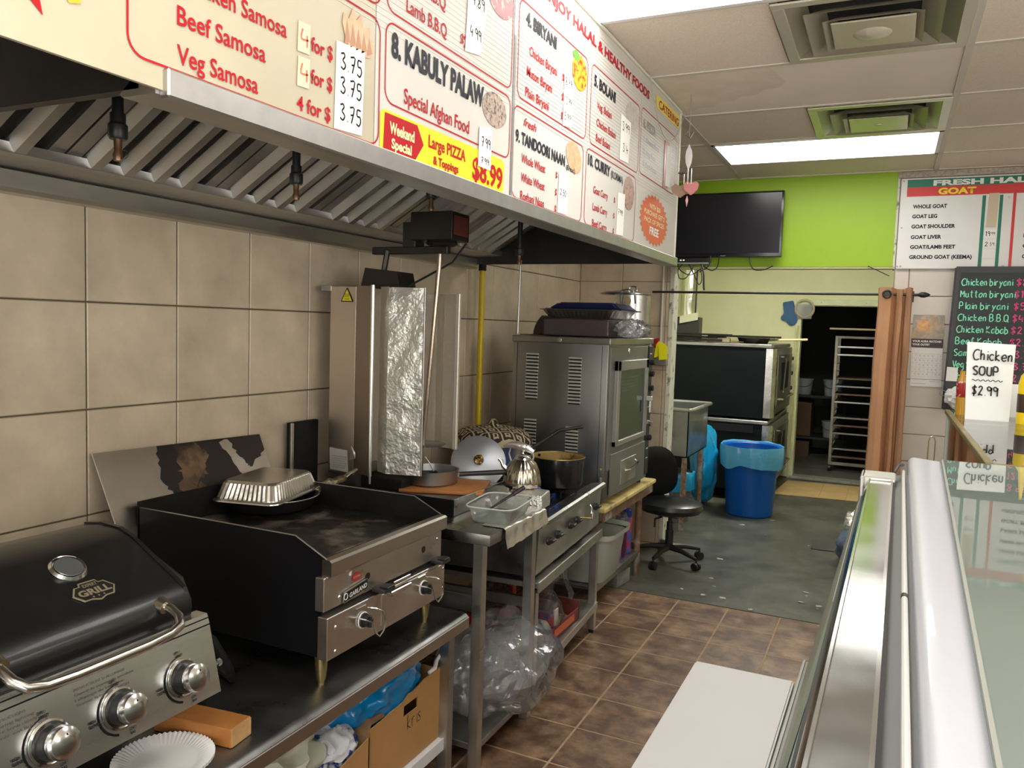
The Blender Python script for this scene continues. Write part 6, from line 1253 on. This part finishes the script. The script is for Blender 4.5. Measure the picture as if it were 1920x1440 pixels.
# ================================================================ CURTAIN, ROD, TV, WALL SIGNS
t = thing('curtain_rod', 'long black curtain rod with an oval finial across the opening', 'curtain rod', (-.68, 5.5, 1.868))
g = G(); g.cyl((-1.53, 5.50, 1.868), (.135, 5.50, 1.868), .008, seg=12); obj('rod', g, blackp, t)
g = G(); g.tube([(.135, 5.5, 1.868), (.145, 5.5, 1.868), (.155, 5.5, 1.868), (.175, 5.5, 1.868), (.195, 5.5, 1.868), (.205, 5.5, 1.868)], [.006, .012, .017, .018, .010, .002], 14); obj('finial', g, blackp, t)
g = G(); g.box((.10, 5.50, 1.86), (.112, 5.692, 1.876)); g.box((.092, 5.688, 1.83), (.12, 5.696, 1.90), .002); obj('bracket', g, blackp, t)
t = thing('curtain', 'gathered tan brown curtain hanging at the right end of the rod', 'curtain', (.0, 5.5, .12))
cum = M('tan_curtain', (.68, .43, .26), .75, n=(3, .12), b=(8, .25))
cx = [(-.085, 0), (-.078, -.03), (-.045, -.045), (-.01, -.035), (.005, .02), (.012, .035), (.022, -.01), (.035, -.045), (.052, -.03), (.058, .03), (.066, .035), (.075, -.02), (.088, -.045), (.104, -.03), (.110, .02)]
def cf(u, v):
    s_ = u*(len(cx)-1); i = min(int(s_), len(cx)-2); f = s_-i; f = f*f*(3-2*f); x = cx[i][0]+(cx[i+1][0]-cx[i][0])*f; y = cx[i][1]+(cx[i+1][1]-cx[i][1])*f
    z = .12+(1.905-.12)*v; sp = 1-v
    return Vector((x*(1+.05*sp)-.012*sp+.006*noise.noise(Vector((u*5, v*6, 0))), 5.49+y*(.75+.3*sp)+.012*noise.noise(Vector((u*4, v*9, 3))), z+.006*math.sin(u*9)*(v > .97)))
g = G(); g.grid(cf, 84, 50); g.thick(.003); obj('cloth', g, cum, t, smooth=70)
g = G(); g.tube([(-.035+.022*math.cos(a), 5.447, 1.868+.022*math.sin(a)) for a in [2*PI*k/20 for k in range(20)]], .006, 8, closed=True); obj('eyelet_ring', g, M('eyelet', (.05, .04, .035), .3, .7), t)
g = G(); g.cyl((-.035, 5.446, 1.868), (-.035, 5.452, 1.868), .019); obj('eyelet_hole', g, blackp, t)
t = thing('television', 'black flat screen television hung on the lime green wall', 'television', (-1.07, 5.62, 2.10))
g = G(); g.box((-1.44, 5.60, 2.115), (-.692, 5.645, 2.555), .006, 2); tv = obj('casing', g, M('tv_gloss_black', (.01, .01, .012), .18), t)
g = G(); g.box((-1.425, 5.5975, 2.142), (-.706, 5.601, 2.542)); obj('screen', g, M('tv_screen', (.018, .018, .022), .22, n=(2, .2)), tv, smooth=0)
text('insignia', (-1.09, 5.60, 2.123), .035, .006, M('silver_print', (.5, .5, .5), .4), tv, X, Z, bold=0)
g = G(); g.box((-1.2, 5.645, 2.25), (-.95, 5.694, 2.45)); obj('wall_mount', g, blackp, t, smooth=0)
t = thing('set_top_box', 'small black box with tangled cables under the television', 'electronics box', (-1.3, 5.62, 2.07))
g = G(); g.box((-1.44, 5.56, 2.078), (-1.17, 5.69, 2.108), .003); obj('box', g, blackp, t)
g = G(); g.box((-1.45, 5.55, 2.066), (-1.16, 5.693, 2.076), .001); obj('shelf', g, M('grey_shelf', (.3, .32, .28), .4), t)
g = G(); g.box((-1.36, 5.559, 2.09), (-1.35, 5.5605, 2.096)); g.box((-1.34, 5.559, 2.09), (-1.33, 5.5605, 2.096)); obj('lit_digit', g, M('led', (.8, .8, .8), .5, em=((1, 1, 1), 1)), t, smooth=0)
cb = [[(-1.34, 5.57, 2.07), (-1.37, 5.56, 2.03), (-1.36, 5.555, 1.97), (-1.32, 5.555, 1.965), (-1.29, 5.56, 2.0), (-1.26, 5.56, 2.06)],
      [(-1.30, 5.56, 2.07), (-1.27, 5.55, 2.02), (-1.23, 5.55, 1.94), (-1.215, 5.55, 1.925), (-1.20, 5.55, 1.96), (-1.215, 5.555, 2.04)],
      [(-1.21, 5.56, 2.07), (-1.19, 5.55, 2.0), (-1.185, 5.55, 1.92), (-1.18, 5.55, 1.885)], [(-1.2, 5.56, 2.06), (-1.17, 5.55, 2.035), (-1.13, 5.55, 2.02), (-1.10, 5.56, 2.05), (-1.10, 5.6, 2.12)],
      [(-.90, 5.62, 2.12), (-.89, 5.61, 2.07), (-.86, 5.60, 2.03), (-.80, 5.61, 2.03), (-.75, 5.67, 2.06)], [(-1.38, 5.57, 2.07), (-1.35, 5.55, 2.02), (-1.28, 5.55, 1.99), (-1.21, 5.55, 2.03)], [(-1.15, 5.56, 2.12), (-1.16, 5.55, 2.05), (-1.22, 5.55, 2.01)]]
for k, P in enumerate(cb):
    g = G(); Q = []
    for i in range(len(P)-1):
        a, b = Vector(P[i]), Vector(P[i+1]); pa = Vector(P[max(i-1, 0)]); nb = Vector(P[min(i+2, len(P)-1)])
        for s_ in (0, .25, .5, .75): Q.append(.5*((2*a)+(b-pa)*s_+(2*pa-5*a+4*b-nb)*s_*s_+(3*a-pa-3*b+nb)*s_**3))
    Q.append(Vector(P[-1])); g.tube(Q, .0035 if k != 2 else .007, 6); obj('cable', g, blackp, t)
g = G(); g.tube([(-.16, 5.69, 2.06), (-.10, 5.685, 2.03), (-.03, 5.685, 1.995)], .003, 6); one('thin_cable', g, blackp, 'thin black cable curving below the right end of the green header', 'cable')
# FRESH HALAL price board
t = thing('price_board', 'white fresh meat price board with green and red header on the back wall', 'price board', (.6, 5.67, 2.3)); yb_ = 5.672
g = G(); g.box((.004, yb_, 2.040), (1.30, yb_+.016, 2.607), .002); obj('board_panel', g, M('board_white', (.74, .74, .72), .45, n=(5, .05)), t)
gr = M('flag_green', (.0, .17, .10), .45); rd = M('flag_red', (.62, .03, .025), .45)
def bp(a, b, mat, nm='printed_band', off=.0006): return poly([(a[0], a[1]), (b[0], a[1]), (b[0], b[1]), (a[0], b[1])], mat, t, nm, X, Z, off, (0, yb_, 0))
bp((.040, 2.550), (1.26, 2.598), gr); bp((.040, 2.492), (1.26, 2.550), rd)
bp((.457, 2.05), (.476, 2.485), gr); bp((.548, 2.05), (.566, 2.485), gr); bp((.618, 2.05), (.634, 2.492), rd)
BT = lambda s, x, z, w, h, mat, **k: text(s, (x, yb_, z), w, h, mat, t, X, Z, off=k.pop('off', .0012), **k)
BT('FRESH HALAL MEAT', .185, 2.557, .90, .032, white, bold=.045); BT('GOAT', .215, 2.502, .205, .038, M('gold_yellow', (.85, .68, .02), .4), bold=.045); BT('LAMB', .82, 2.502, .21, .038, M('gold_yellow', (.85, .68, .02), .4), bold=.045)
for s_, x, z, w in (('WHOLE GOAT', .079, 2.418, .19), ('GOAT LEG', .079, 2.357, .140), ('GOAT SHOULDER', .078, 2.294, .243), ('GOAT LIVER', .078, 2.228, .171), ('GOAT/LAMB FEET', .078, 2.166, .252), ('GROUND GOAT (KEEMA)', .077, 2.103, .346)): BT(s_, x, z, w, .023, K, bold=.04)
for s_, z in (('WHOLE LAMB', 2.418), ('LAMB LEG', 2.357), ('LAMB SHOULDER', 2.294), ('LAMB LIVER', 2.228), ('GOAT BRAIN', 2.166), ('GROUND LAMB', 2.103)): BT(s_, .685, z, .019*len(s_), .023, K, bold=.04)
slab([(.484, 2.29), (.540, 2.29), (.545, 2.497), (.492, 2.497)], .001, M('kraft_strip', (.58, .50, .36), .6), t, 'paper_strip', X, Z, (0, yb_, 0))
for k, z in enumerate((2.225, 2.165, 2.105, 2.045)): slab([(.480, z), (.545, z), (.545, z+.052), (.480, z+.052)], .001, paper, t, 'price_slot', X, Z, (0, yb_, 0))
hand('19', (.484, yb_, 2.238), .028, .028, ink, t, X, Z, .003, off=.0022); hand('99', (.516, yb_, 2.245), .022, .016, ink, t, X, Z, .002, off=.0022); hand('2', (.486, yb_, 2.176), .02, .026, ink, t, X, Z, .003, off=.0022); hand('59', (.512, yb_, 2.180), .026, .018, ink, t, X, Z, .002, off=.0022)
for x, z in ((.018, 2.59), (.022, 2.30), (.012, 2.055), (.03, 2.056), (.596, 2.47), (.59, 2.056)): g = G(); g.lathe([(0, .004), (.005, .003), (.006, 0)], (x, yb_, z), 10, Matrix.Rotation(PI/2, 4, 'X')); obj('screw', g, steeld, t)
g = G(); g.box((-.012, 5.682, 2.612), (2.5, 5.698, 2.652), .002); struct('trim_1', g, M('speckled_trim', (.45, .40, .33), .8, n=(60, .4)), 0)
# chalkboard
t = thing('menu_chalkboard', 'black framed chalkboard with green and pink handwritten prices', 'chalkboard', (.65, 5.58, 1.17)); yc = 5.585
def sheared(x, z): return (x+(z-1.17)*.02, z)
fr = M('chalk_frame', (.015, .015, .017), .4)
g = G(); g.hexa([(.313, yc, 1.165), (1.10, yc, 1.165), (1.10, yc+.03, 1.165), (.313, yc+.03, 1.165), (.333, yc, 2.048), (1.12, yc, 2.048), (1.12, yc+.03, 2.048), (.333, yc+.03, 2.048)]); bmesh.ops.bevel(g.bm, geom=g.bm.edges[:], offset=.008, segments=2, affect='EDGES'); obj('frame', g, fr, t)
slab([(.352, 1.40), (1.08, 1.40), (1.09, 2.010), (.365, 2.010)], .002, M('chalk_slate', (.03, .036, .036), .4, spec=.25, n=(3, .3)), t, 'writing_surface', X, Z, (0, yc, 0))
mint = M('mint_chalk', (.25, .85, .55), .6); pink = M('pink_chalk', (.85, .07, .28), .6)
for k, (s_, w, pr_) in enumerate((('Chicken biryani', .27, '$8.99'), ('Mutton biryani', .29, '$12.99'), ('Plain biryani', .26, '$5.99'), ('Chicken B.B.Q', .27, '$4.99'), ('Chicken Kabab', .275, '$2.99'), ('Beef Kabab', .25, '$2.99'), ('Samosa', .15, '$3.75'), ('Veg Samosa', .2, '$3.75'), ('Chips', .12, '$2.50'))):
    z = 1.933-.0715*k; x = .372-.0025*k
    hand(s_, (x, yc, z), w, .040, mint, t, X, Z, .0048, off=.0035); hand(pr_, (x+.285, yc, z), .14, .040, pink, t, X, Z, .0052, off=.0035)
slab([(.325, 1.345), (.385, 1.345), (.387, 1.43), (.327, 1.432)], .001, paper, t, 'taped_note', X, Z, (0, yc, 0), off=.003)
t = thing('crumpled_bag_tag', 'crumpled white bag hanging from the chalkboard corner', 'bag', (.385, 5.57, 1.2)); g = G(); g.blob((.385, 5.558, 1.245), (.055, .03, .06), 3, .35, 3, 6); obj('bag', g, M('white_film', (.68, .70, .70), .4, b=(30, .5), n=(40, .2)), t, smooth=30)
g = G(); g.tube([(.313+.018*math.cos(a), 5.55, 1.27+.018*math.sin(a)) for a in [2*PI*k/12 for k in range(12)]], .002, 5, closed=True); obj('ring', g, chrome, t)
# calendar
t = thing('wall_calendar', 'wall calendar with a bright photo above the month grid', 'calendar', (.21, 5.685, 1.5)); yk = 5.688
slab([(.122, 1.60), (.302, 1.60), (.300, 1.752), (.124, 1.752)], .004, M('calendar_photo', (.55, .38, .22), .4, col2=(.30, .28, .24), thr=(9, .45, .6), n=(20, .3)), t, 'photo_page', X, Z, (0, yk, 0))
disc((.185, yk, 1.685), .038, .032, M('bun_photo', (.75, .40, .16), .4, n=(40, .3)), t, 'printed_picture', X, Z, .006)
slab([(.124, 1.545), (.302, 1.545), (.302, 1.60), (.122, 1.60)], .004, M('dark_brown_band', (.05, .025, .02), .5), t, 'caption_band', X, Z, (0, yk, 0))
text('YOUR AURA MATCHES', (.128, yk-.0045, 1.578), .165, .013, white, t, X, Z, bold=.04, off=.001); text('YOUR OUTFIT', (.128, yk-.0045, 1.557), .10, .013, white, t, X, Z, bold=.04, off=.001)
slab([(.130, 1.345), (.307, 1.345), (.303, 1.543), (.126, 1.543)], .003, paper, t, 'month_page', X, Z, (0, yk, 0)); slab([(.132, 1.297), (.310, 1.297), (.308, 1.342), (.131, 1.342)], .003, paper, t, 'footer_strip', X, Z, (0, yk, 0))
g = G()
for k in range(6): g.box((.132, yk-.0042, 1.36+.029*k), (.302, yk-.0036, 1.361+.029*k))
for k in range(8): g.box((.135+.0235*k, yk-.0042, 1.36), (.136+.0235*k, yk-.0036, 1.505))
g.box((.135, yk-.0042, 1.312), (.22, yk-.0036, 1.316)); g.box((.24, yk-.0042, 1.330), (.30, yk-.0036, 1.333)); obj('grid_print', g, M('light_grey_print', (.5, .5, .55), .5), t, smooth=0)
for r in range(5):
    for c_ in range(7): hand(str((r*7+c_) % 9+1), (.150+.0235*c_, yk-.003, 1.372+.029*(4-r)), .006, .008, gy, t, X, Z, .0012, 'date_digit', off=.0015)
# ornament hanging at the end of the menu board
t = thing('hanging_charm', 'silver leaf charm and pink heart hanging from the ceiling beside the menu board', 'ornament', (-.87, 3.62, 2.24))
g = G(); g.cyl((-.87, 3.62, 2.655), (-.87, 3.62, 2.47), .0015, seg=6); g.tube([(-.87, 3.62, 2.50), (-.89, 3.62, 2.48), (-.865, 3.62, 2.465), (-.85, 3.62, 2.49), (-.88, 3.62, 2.50)], .003, 6); obj('string', g, steeld, t)
g = G(); g.prism([(0, .055), (.013, .025), (.016, 0), (.013, -.03), (0, -.062), (-.013, -.03), (-.016, 0), (-.013, .025)], (0, .003, 0), (-.868, 3.62, 2.385)); obj('silver_leaf', g, chrome, t, smooth=0)
g = G(); g.lathe([(.004, .03), (.012, .01), (.022, -.005), (.020, -.004), (0, .02)], (-.892, 3.62, 2.315), 14); obj('bell', g, steeld, t)
for x in (-.885, -.868, -.852): g = G(); g.cyl((x, 3.62, 2.33), (x, 3.62, 2.262), .0022, seg=8); obj('chime_rod', g, chrome, t)
hp_ = [(.0, -.035), (.03, -.01), (.036, .015), (.02, .03), (0, .018), (-.02, .03), (-.036, .015), (-.03, -.01)]
g = G(); g.prism(hp_, (0, .008, 0), (-.852, 3.62, 2.245)); bmesh.ops.bevel(g.bm, geom=g.bm.edges[:], offset=.003, segments=2, affect='EDGES'); obj('pink_heart', g, M('faded_pink', (.55, .20, .20), .5), t)
g = G(); g.prism([(a*1.2, b*1.0) for a, b in hp_], (0, .008, 0), (-.905, 3.64, 2.24)); obj('brown_heart', g, M('tan_heart', (.28, .18, .12), .5), t)
g = G(); g.prism([(0, .02), (.006, 0), (0, -.03), (-.006, 0)], (0, .004, 0), (-.868, 3.62, 2.19)); obj('pink_drop', g, M('drop_pink', (.75, .4, .4), .4), t)
t = thing('thin_wire', 'loose thin wire drooping across the catering corner of the menu board', 'wire', (-.96, 3.5, 2.45)); g = G(); g.tube([(-.962, 3.27+.62*k/20, 2.655-.20*math.sin(PI*k/20)**.8+0*k) for k in range(21)], .0014, 5); obj('wire', g, M('pale_wire', (.45, .42, .38), .5), t)
# ================================================================ DELI DISPLAY CASE (rear side toward the aisle)
RZ = -.012
t = thing('deli_case', 'long refrigerated deli case seen from behind with a steel top rail, white cap and glass', 'display case', (0, 1.0, 0), RZ)
L0, L1 = -1.35, .98   # local y range
def DB(name, poly_, mat, y0=L0, y1=L1, par=None, smooth=20, label=None, kind=None):
    g = G(); g.prism(poly_, (0, y1-y0, 0), (0, y0, 0))
    for v in g.bm.verts:
        if .075 < v.co.x < .11 and v.co.z > 1.28: v.co.x += -.0075+.0179*v.co.y   # the cap widens slightly to the far end
    return obj(name, g, mat, par or t, local=True, smooth=smooth, label=label, kind=kind)
scr = M('deli_steel', (.58, .58, .58), .13, 1, n=(3, .08), rn=.05)
capw = M('deli_white', (.50, .52, .58), .28, n=(2.5, .03), coat=.2)
DB('rear_body', [(-.145, .10), (.80, .10), (.80, .95), (-.08, .95), (-.145, .78)], M('deli_body', (.45, .46, .44), .4), y1=.95)
DB('base_plinth', [(-.12, .0), (.75, .0), (.75, .10), (-.12, .10)], blackp, y1=.93)
# sloping rear frame with sliding doors
mintm = clear('mint_glass', tint=(.75, .85, .8), base=.1, milk=.35, milkcol=(.55, .68, .62))
DB('rear_door', [(-.138, .84), (-.132, .842), (-.036, 1.292), (-.042, 1.292)], M('grey_green_door', (.27, .29, .23), .45), y0=-.02, y1=.92)
DB('rear_door', [(-.129, .84), (-.123, .842), (-.033, 1.28), (-.039, 1.28)], M('pale_mint_door', (.34, .44, .38), .3), y0=L0, y1=.35)
DB('door_track', [(-.150, .78), (-.105, .78), (-.105, .835), (-.150, .842)], M('track_steel', (.32, .32, .31), .35, 1), y1=.93); 
DB('door_track', [(-.040, 1.285), (-.026, 1.285), (-.026, 1.298), (-.040, 1.298)], blackm, y1=.93)
for k in range(3): DB('track_groove', [(-.147+.012*k, .842), (-.143+.012*k, .842), (-.143+.012*k, .848), (-.147+.012*k, .848)], steeld, y0=L0, y1=.92)
DB('top_rail', [(-.033, 1.295), (-.031, 1.322), (-.026, 1.327), (.011, 1.327), (.015, 1.322), (.015, 1.300)], scr, y1=.65, smooth=30, label='polished steel top rail')
DB('rail_edge', [(-.034, 1.318), (-.031, 1.326), (-.028, 1.331), (-.025, 1.331), (-.0245, 1.3265), (-.031, 1.318)], chrome, y1=.66); DB('rail_edge', [(.0095, 1.3265), (.0095, 1.331), (.013, 1.331), (.016, 1.326), (.014, 1.318)], chrome, y1=.66)
DB('dark_channel', [(.015, 1.30), (.015, 1.318), (.039, 1.322), (.039, 1.30)], M('channel_grey', (.10, .10, .10), .4, .5), y1=.80)
g = G(); g.cyl((.031, L0, 1.328), (.031, -.085, 1.328), .0032, seg=10); g.cyl((.031, -.075, 1.328), (.031, .80, 1.328), .0032, seg=10); obj('lamp_tube', g, M('tube_grey', (.60, .60, .58), .3), t, local=True); g = G(); g.cyl((.031, -.086, 1.328), (.031, -.074, 1.328), .0036, seg=10); obj('tube_joint', g, blackp, t, local=True)
DB('white_cap', [(.039, 1.295), (.039, 1.322), (.041, 1.331), (.045, 1.336), (.051, 1.338), (.092, 1.334), (.096, 1.330), (.096, 1.295)], capw, y1=.955, smooth=40, label='glossy white cap')
g = G(); g.box((-.042, .66, 1.31), (.018, .74, 1.333), .002); g.box((-.044, .64, 1.24), (-.036, .74, 1.333), .002); obj('end_bracket', g, steelv, t, local=True)
g = G(); g.tube([(.015, .74, 1.333), (.022, .78, 1.342), (.030, .84, 1.336)], .003, 6); obj('latch_wire', g, blackp, t, local=True)
glm = clear('deli_glass', tint=(.86, .93, .90), ior=1.7, rough=.012, base=.10, milk=.52, milkcol=(.78, .93, .86))
DB('glass_top', [(.097, 1.331), (.95, 1.331), (.95, 1.337), (.097, 1.337)], glm, y1=.965, smooth=0, label='reflective glass top')
DB('glass_seal', [(.096, 1.330), (.0995, 1.330), (.0995, 1.3378), (.096, 1.3378)], M('seal_grey', (.30, .32, .28), .5), y1=.965)
DB('interior_shelf', [(.09, 1.245), (.92, 1.245), (.92, 1.255), (.09, 1.255)], M('mint_white_shelf', (.42, .52, .47), .5), y1=.94)
DB('glass_front', [(.945, .95), (.955, .95), (.955, 1.331), (.945, 1.331)], glm, y1=.965, smooth=0)
g = G(); g.box((.09, .945, .95), (.95, .957, 1.330)); obj('end_panel', g, M('mint_white_shelf', (.42, .52, .47), .5), t, local=True, smooth=0)
# white work board behind the case
t = thing('white_board_shelf', 'plain white work board fixed behind the deli case', 'shelf', (-.27, 1.4, .78))
g = G(); g.hexa([(-.384, .55, .775), (-.165, .55, .775), (-.153, 1.905, .775), (-.381, 1.905, .775), (-.384, .55, .80), (-.165, .55, .80), (-.153, 1.905, .80), (-.381, 1.905, .80)]); bmesh.ops.bevel(g.bm, geom=g.bm.edges[:], offset=.004, segments=2, affect='EDGES'); obj('board', g, M('work_board_white', (.60, .60, .595), .4, n=(3, .03), col2=(.72, .68, .5), thr=(4, .70, .78)), t)
for y in (.75, 1.7): g = G(); g.box((-.35, y-.01, .74), (-.16, y+.01, .776)); g.box((-.18, y-.01, .60), (-.162, y+.01, .76)); obj('bracket', g, steeld, t)
# ================================================================ SECOND GLASS COUNTER
t = thing('glass_counter', 'glass counter with brass edged top standing beyond the deli case', 'display case', (.8, 3.3, 0))
br = M('brass_edge', (.36, .30, .13), .35, .7, n=(9, .3))
ax0, ay0, ay1, az = .2205, 2.04, 3.50, 1.325
gl2 = clear('counter_glass', tint=(.93, .96, .93), ior=1.6, rough=.01, base=.10, milk=.10, milkcol=(.8, .85, .8))
gl3 = clear('side_glass', tint=(.93, .97, .94), ior=1.3, rough=.02, base=.01)
g = G(); g.box((ax0, ay0, az-.004), (1.30, ay1, az+.004)); obj('glass_top', g, gl2, t, smooth=0)
g = G(); g.box((ax0-.012, ay0-.006, az-.012), (ax0+.006, ay1, az+.0045), .002); g.box((ax0-.012, ay0-.012, az-.012), (1.3, ay0+.002, az+.0045), .002); obj('brass_edge', g, br, t)
g = G(); g.box((ax0, ay0, .75), (ax0+.005, ay1, az-.004)); obj('glass_side', g, gl3, t, smooth=0); g = G(); g.box((ax0, ay0, .75), (1.3, ay0+.005, az-.004)); obj('glass_side', g, gl3, t, smooth=0)
for x, y in ((ax0, ay1-.03), (ax0, ay0+.01)): g = G(); g.box((x-.006, y-.0, .02), (x+.018, y+.02, az-.01), .002); obj('corner_post', g, M('post_pale', (.60, .62, .55), .4, .3), t)
g = G(); g.box((ax0+.002, ay0+.01, .02), (1.29, ay1-.01, .75), .004); obj('cabinet_base', g, M('counter_cabinet', (.40, .28, .18), .6), t)
g = G(); g.box((ax0+.02, ay0+.3, .98), (1.28, ay1-.05, .988)); obj('glass_shelf', g, gl3, t, smooth=0)
n0 = set(bpy.data.objects)
# soup sign
t = thing('soup_sign', 'white handwritten chicken soup price sign standing on the glass counter', 'sign', (.36, 3.65, 1.285))
g = G(); g.hexa([(.289, 3.64, 1.284), (.440, 3.64, 1.284), (.440, 3.66, 1.284), (.289, 3.66, 1.284), (.279, 3.65, 1.594), (.445, 3.65, 1.588), (.445, 3.654, 1.588), (.279, 3.654, 1.594)]); obj('sign_card', g, M('sign_white', (.78, .79, .78), .3), t, smooth=0)
sr = Vector((1, 0, -.03)).normalized(); BM = M('marker_black', (.012, .012, .012), .5)
hand('Chicken', (.300, 3.638, 1.525), .140, .040, BM, t, sr, Z, .0048); hand('SOUP', (.303, 3.6375, 1.465), .095, .034, BM, t, sr, Z, .0056); hand('~', (.303, 3.6375, 1.446), .098, .022, BM, t, sr, Z, .0036) if False else None
g = G()
g.tube([(.303+.105*k/24, 3.637, 1.443+.0035*math.sin(k*1.6)) for k in range(25)], .0016, 5); obj('wavy_underline', g, BM, t)
hand('$2.99', (.305, 3.6375, 1.385), .093, .036, BM, t, sr, Z, .0048)
g = G(); g.box((.30, 3.662, 1.284), (.43, 3.72, 1.29)); obj('sign_foot', g, clear('acrylic', base=.1), t, smooth=0)
t = thing('sauce_bottle', 'bottle with a dark red label hidden behind the soup sign', 'bottle', (.292, 3.80, 1.283)); g = G(); g.lathe([(0, 1.284), (.018, 1.284), (.019, 1.35), (.019, 1.43), (.010, 1.45), (.010, 1.47), (0, 1.47)], (.285, 3.84, 0), 20); obj('bottle_body', g, M('amber_sauce', (.55, .30, .03), .2), t)
g = G(); g.lathe([(.0195, 1.36), (.020, 1.361), (.020, 1.425), (.0195, 1.426)], (.285, 3.84, 0), 20); obj('label_band', g, M('deep_red_label', (.38, .02, .02), .4, col2=(.7, .65, .6), thr=(24, .55, .6)), t)
t = thing('squeeze_bottle', 'yellow squeeze bottle at the right edge behind the soup sign', 'bottle', (.50, 3.55, 1.283)); g = G(); g.lathe([(0, 1.284), (.034, 1.284), (.035, 1.29), (.035, 1.44), (.028, 1.47), (.014, 1.49), (.012, 1.52), (.004, 1.60), (0, 1.60)], (.492, 3.60, 0), 24); obj('bottle_body', g, M('mustard_yellow', (.80, .58, .01), .3), t)
g = G(); g.lathe([(.0355, 1.33), (.036, 1.331), (.036, 1.40), (.0355, 1.401)], (.492, 3.60, 0), 24); obj('label_band', g, M('dark_label', (.05, .03, .02), .4), t)
t = thing('card_stand', 'white paper bag or card standing beside the yellow bottle', 'card', (.47, 3.9, 1.283)); g = G(); g.box((.45, 3.86, 1.284), (.62, 3.94, 1.42), .006, 2); g.jit(.004, 20); obj('paper_bag', g, paper, t)
KS = .8633   # the sign group stands nearer: scale about eye level keeps true sizes for the counter height
for o in set(bpy.data.objects)-n0:
    if o.parent is None: o.matrix_basis = Matrix.Translation((0, 0, 1.6)) @ Matrix.Scale(KS, 4) @ Matrix.Translation((0, 0, -1.6)) @ o.matrix_basis
# wire hook
t = thing('wire_hook', 'tall bent wire hook rising beside the glass counter', 'hook', (.22, 4.45, .80)); g = G(); g.tube([(.205, 4.5, .75), (.207, 4.5, 1.085), (.212, 4.5, 1.105), (.222, 4.5, 1.112), (.232, 4.5, 1.105), (.237, 4.5, 1.085), (.235, 4.5, .75)], .0035, 8); obj('wire', g, M('wire_brass', (.5, .42, .3), .3, 1), t)
g = G(); g.box((.12, 4.4, 0), (.25, 4.6, .76), .006); obj('stand', g, M('post_pale', (.60, .62, .55), .4, .3), t)
# foil and bag scraps by the case
t = thing('foil_scrap', 'crumpled foil ball on the floor beyond the steel rail end', 'foil', (-.17, 6.9, 0)); g = G(); g.blob((-.17, 6.95, .09), (.07, .12, .09), 3, .4, 3, 4); obj('foil_ball', g, foil, t, smooth=20)
t = thing('denim_rag', 'blue-grey rag hanging over the edge behind the case', 'cloth', (-.16, 6.0, 0)); g = G(); g.blob((-.15, 6.0, .12), (.10, .22, .12), 3, .3, 2, 6, flat=.004); obj('rag', g, M('denim', (.10, .14, .22), .9, n=(20, .3)), t, smooth=60)
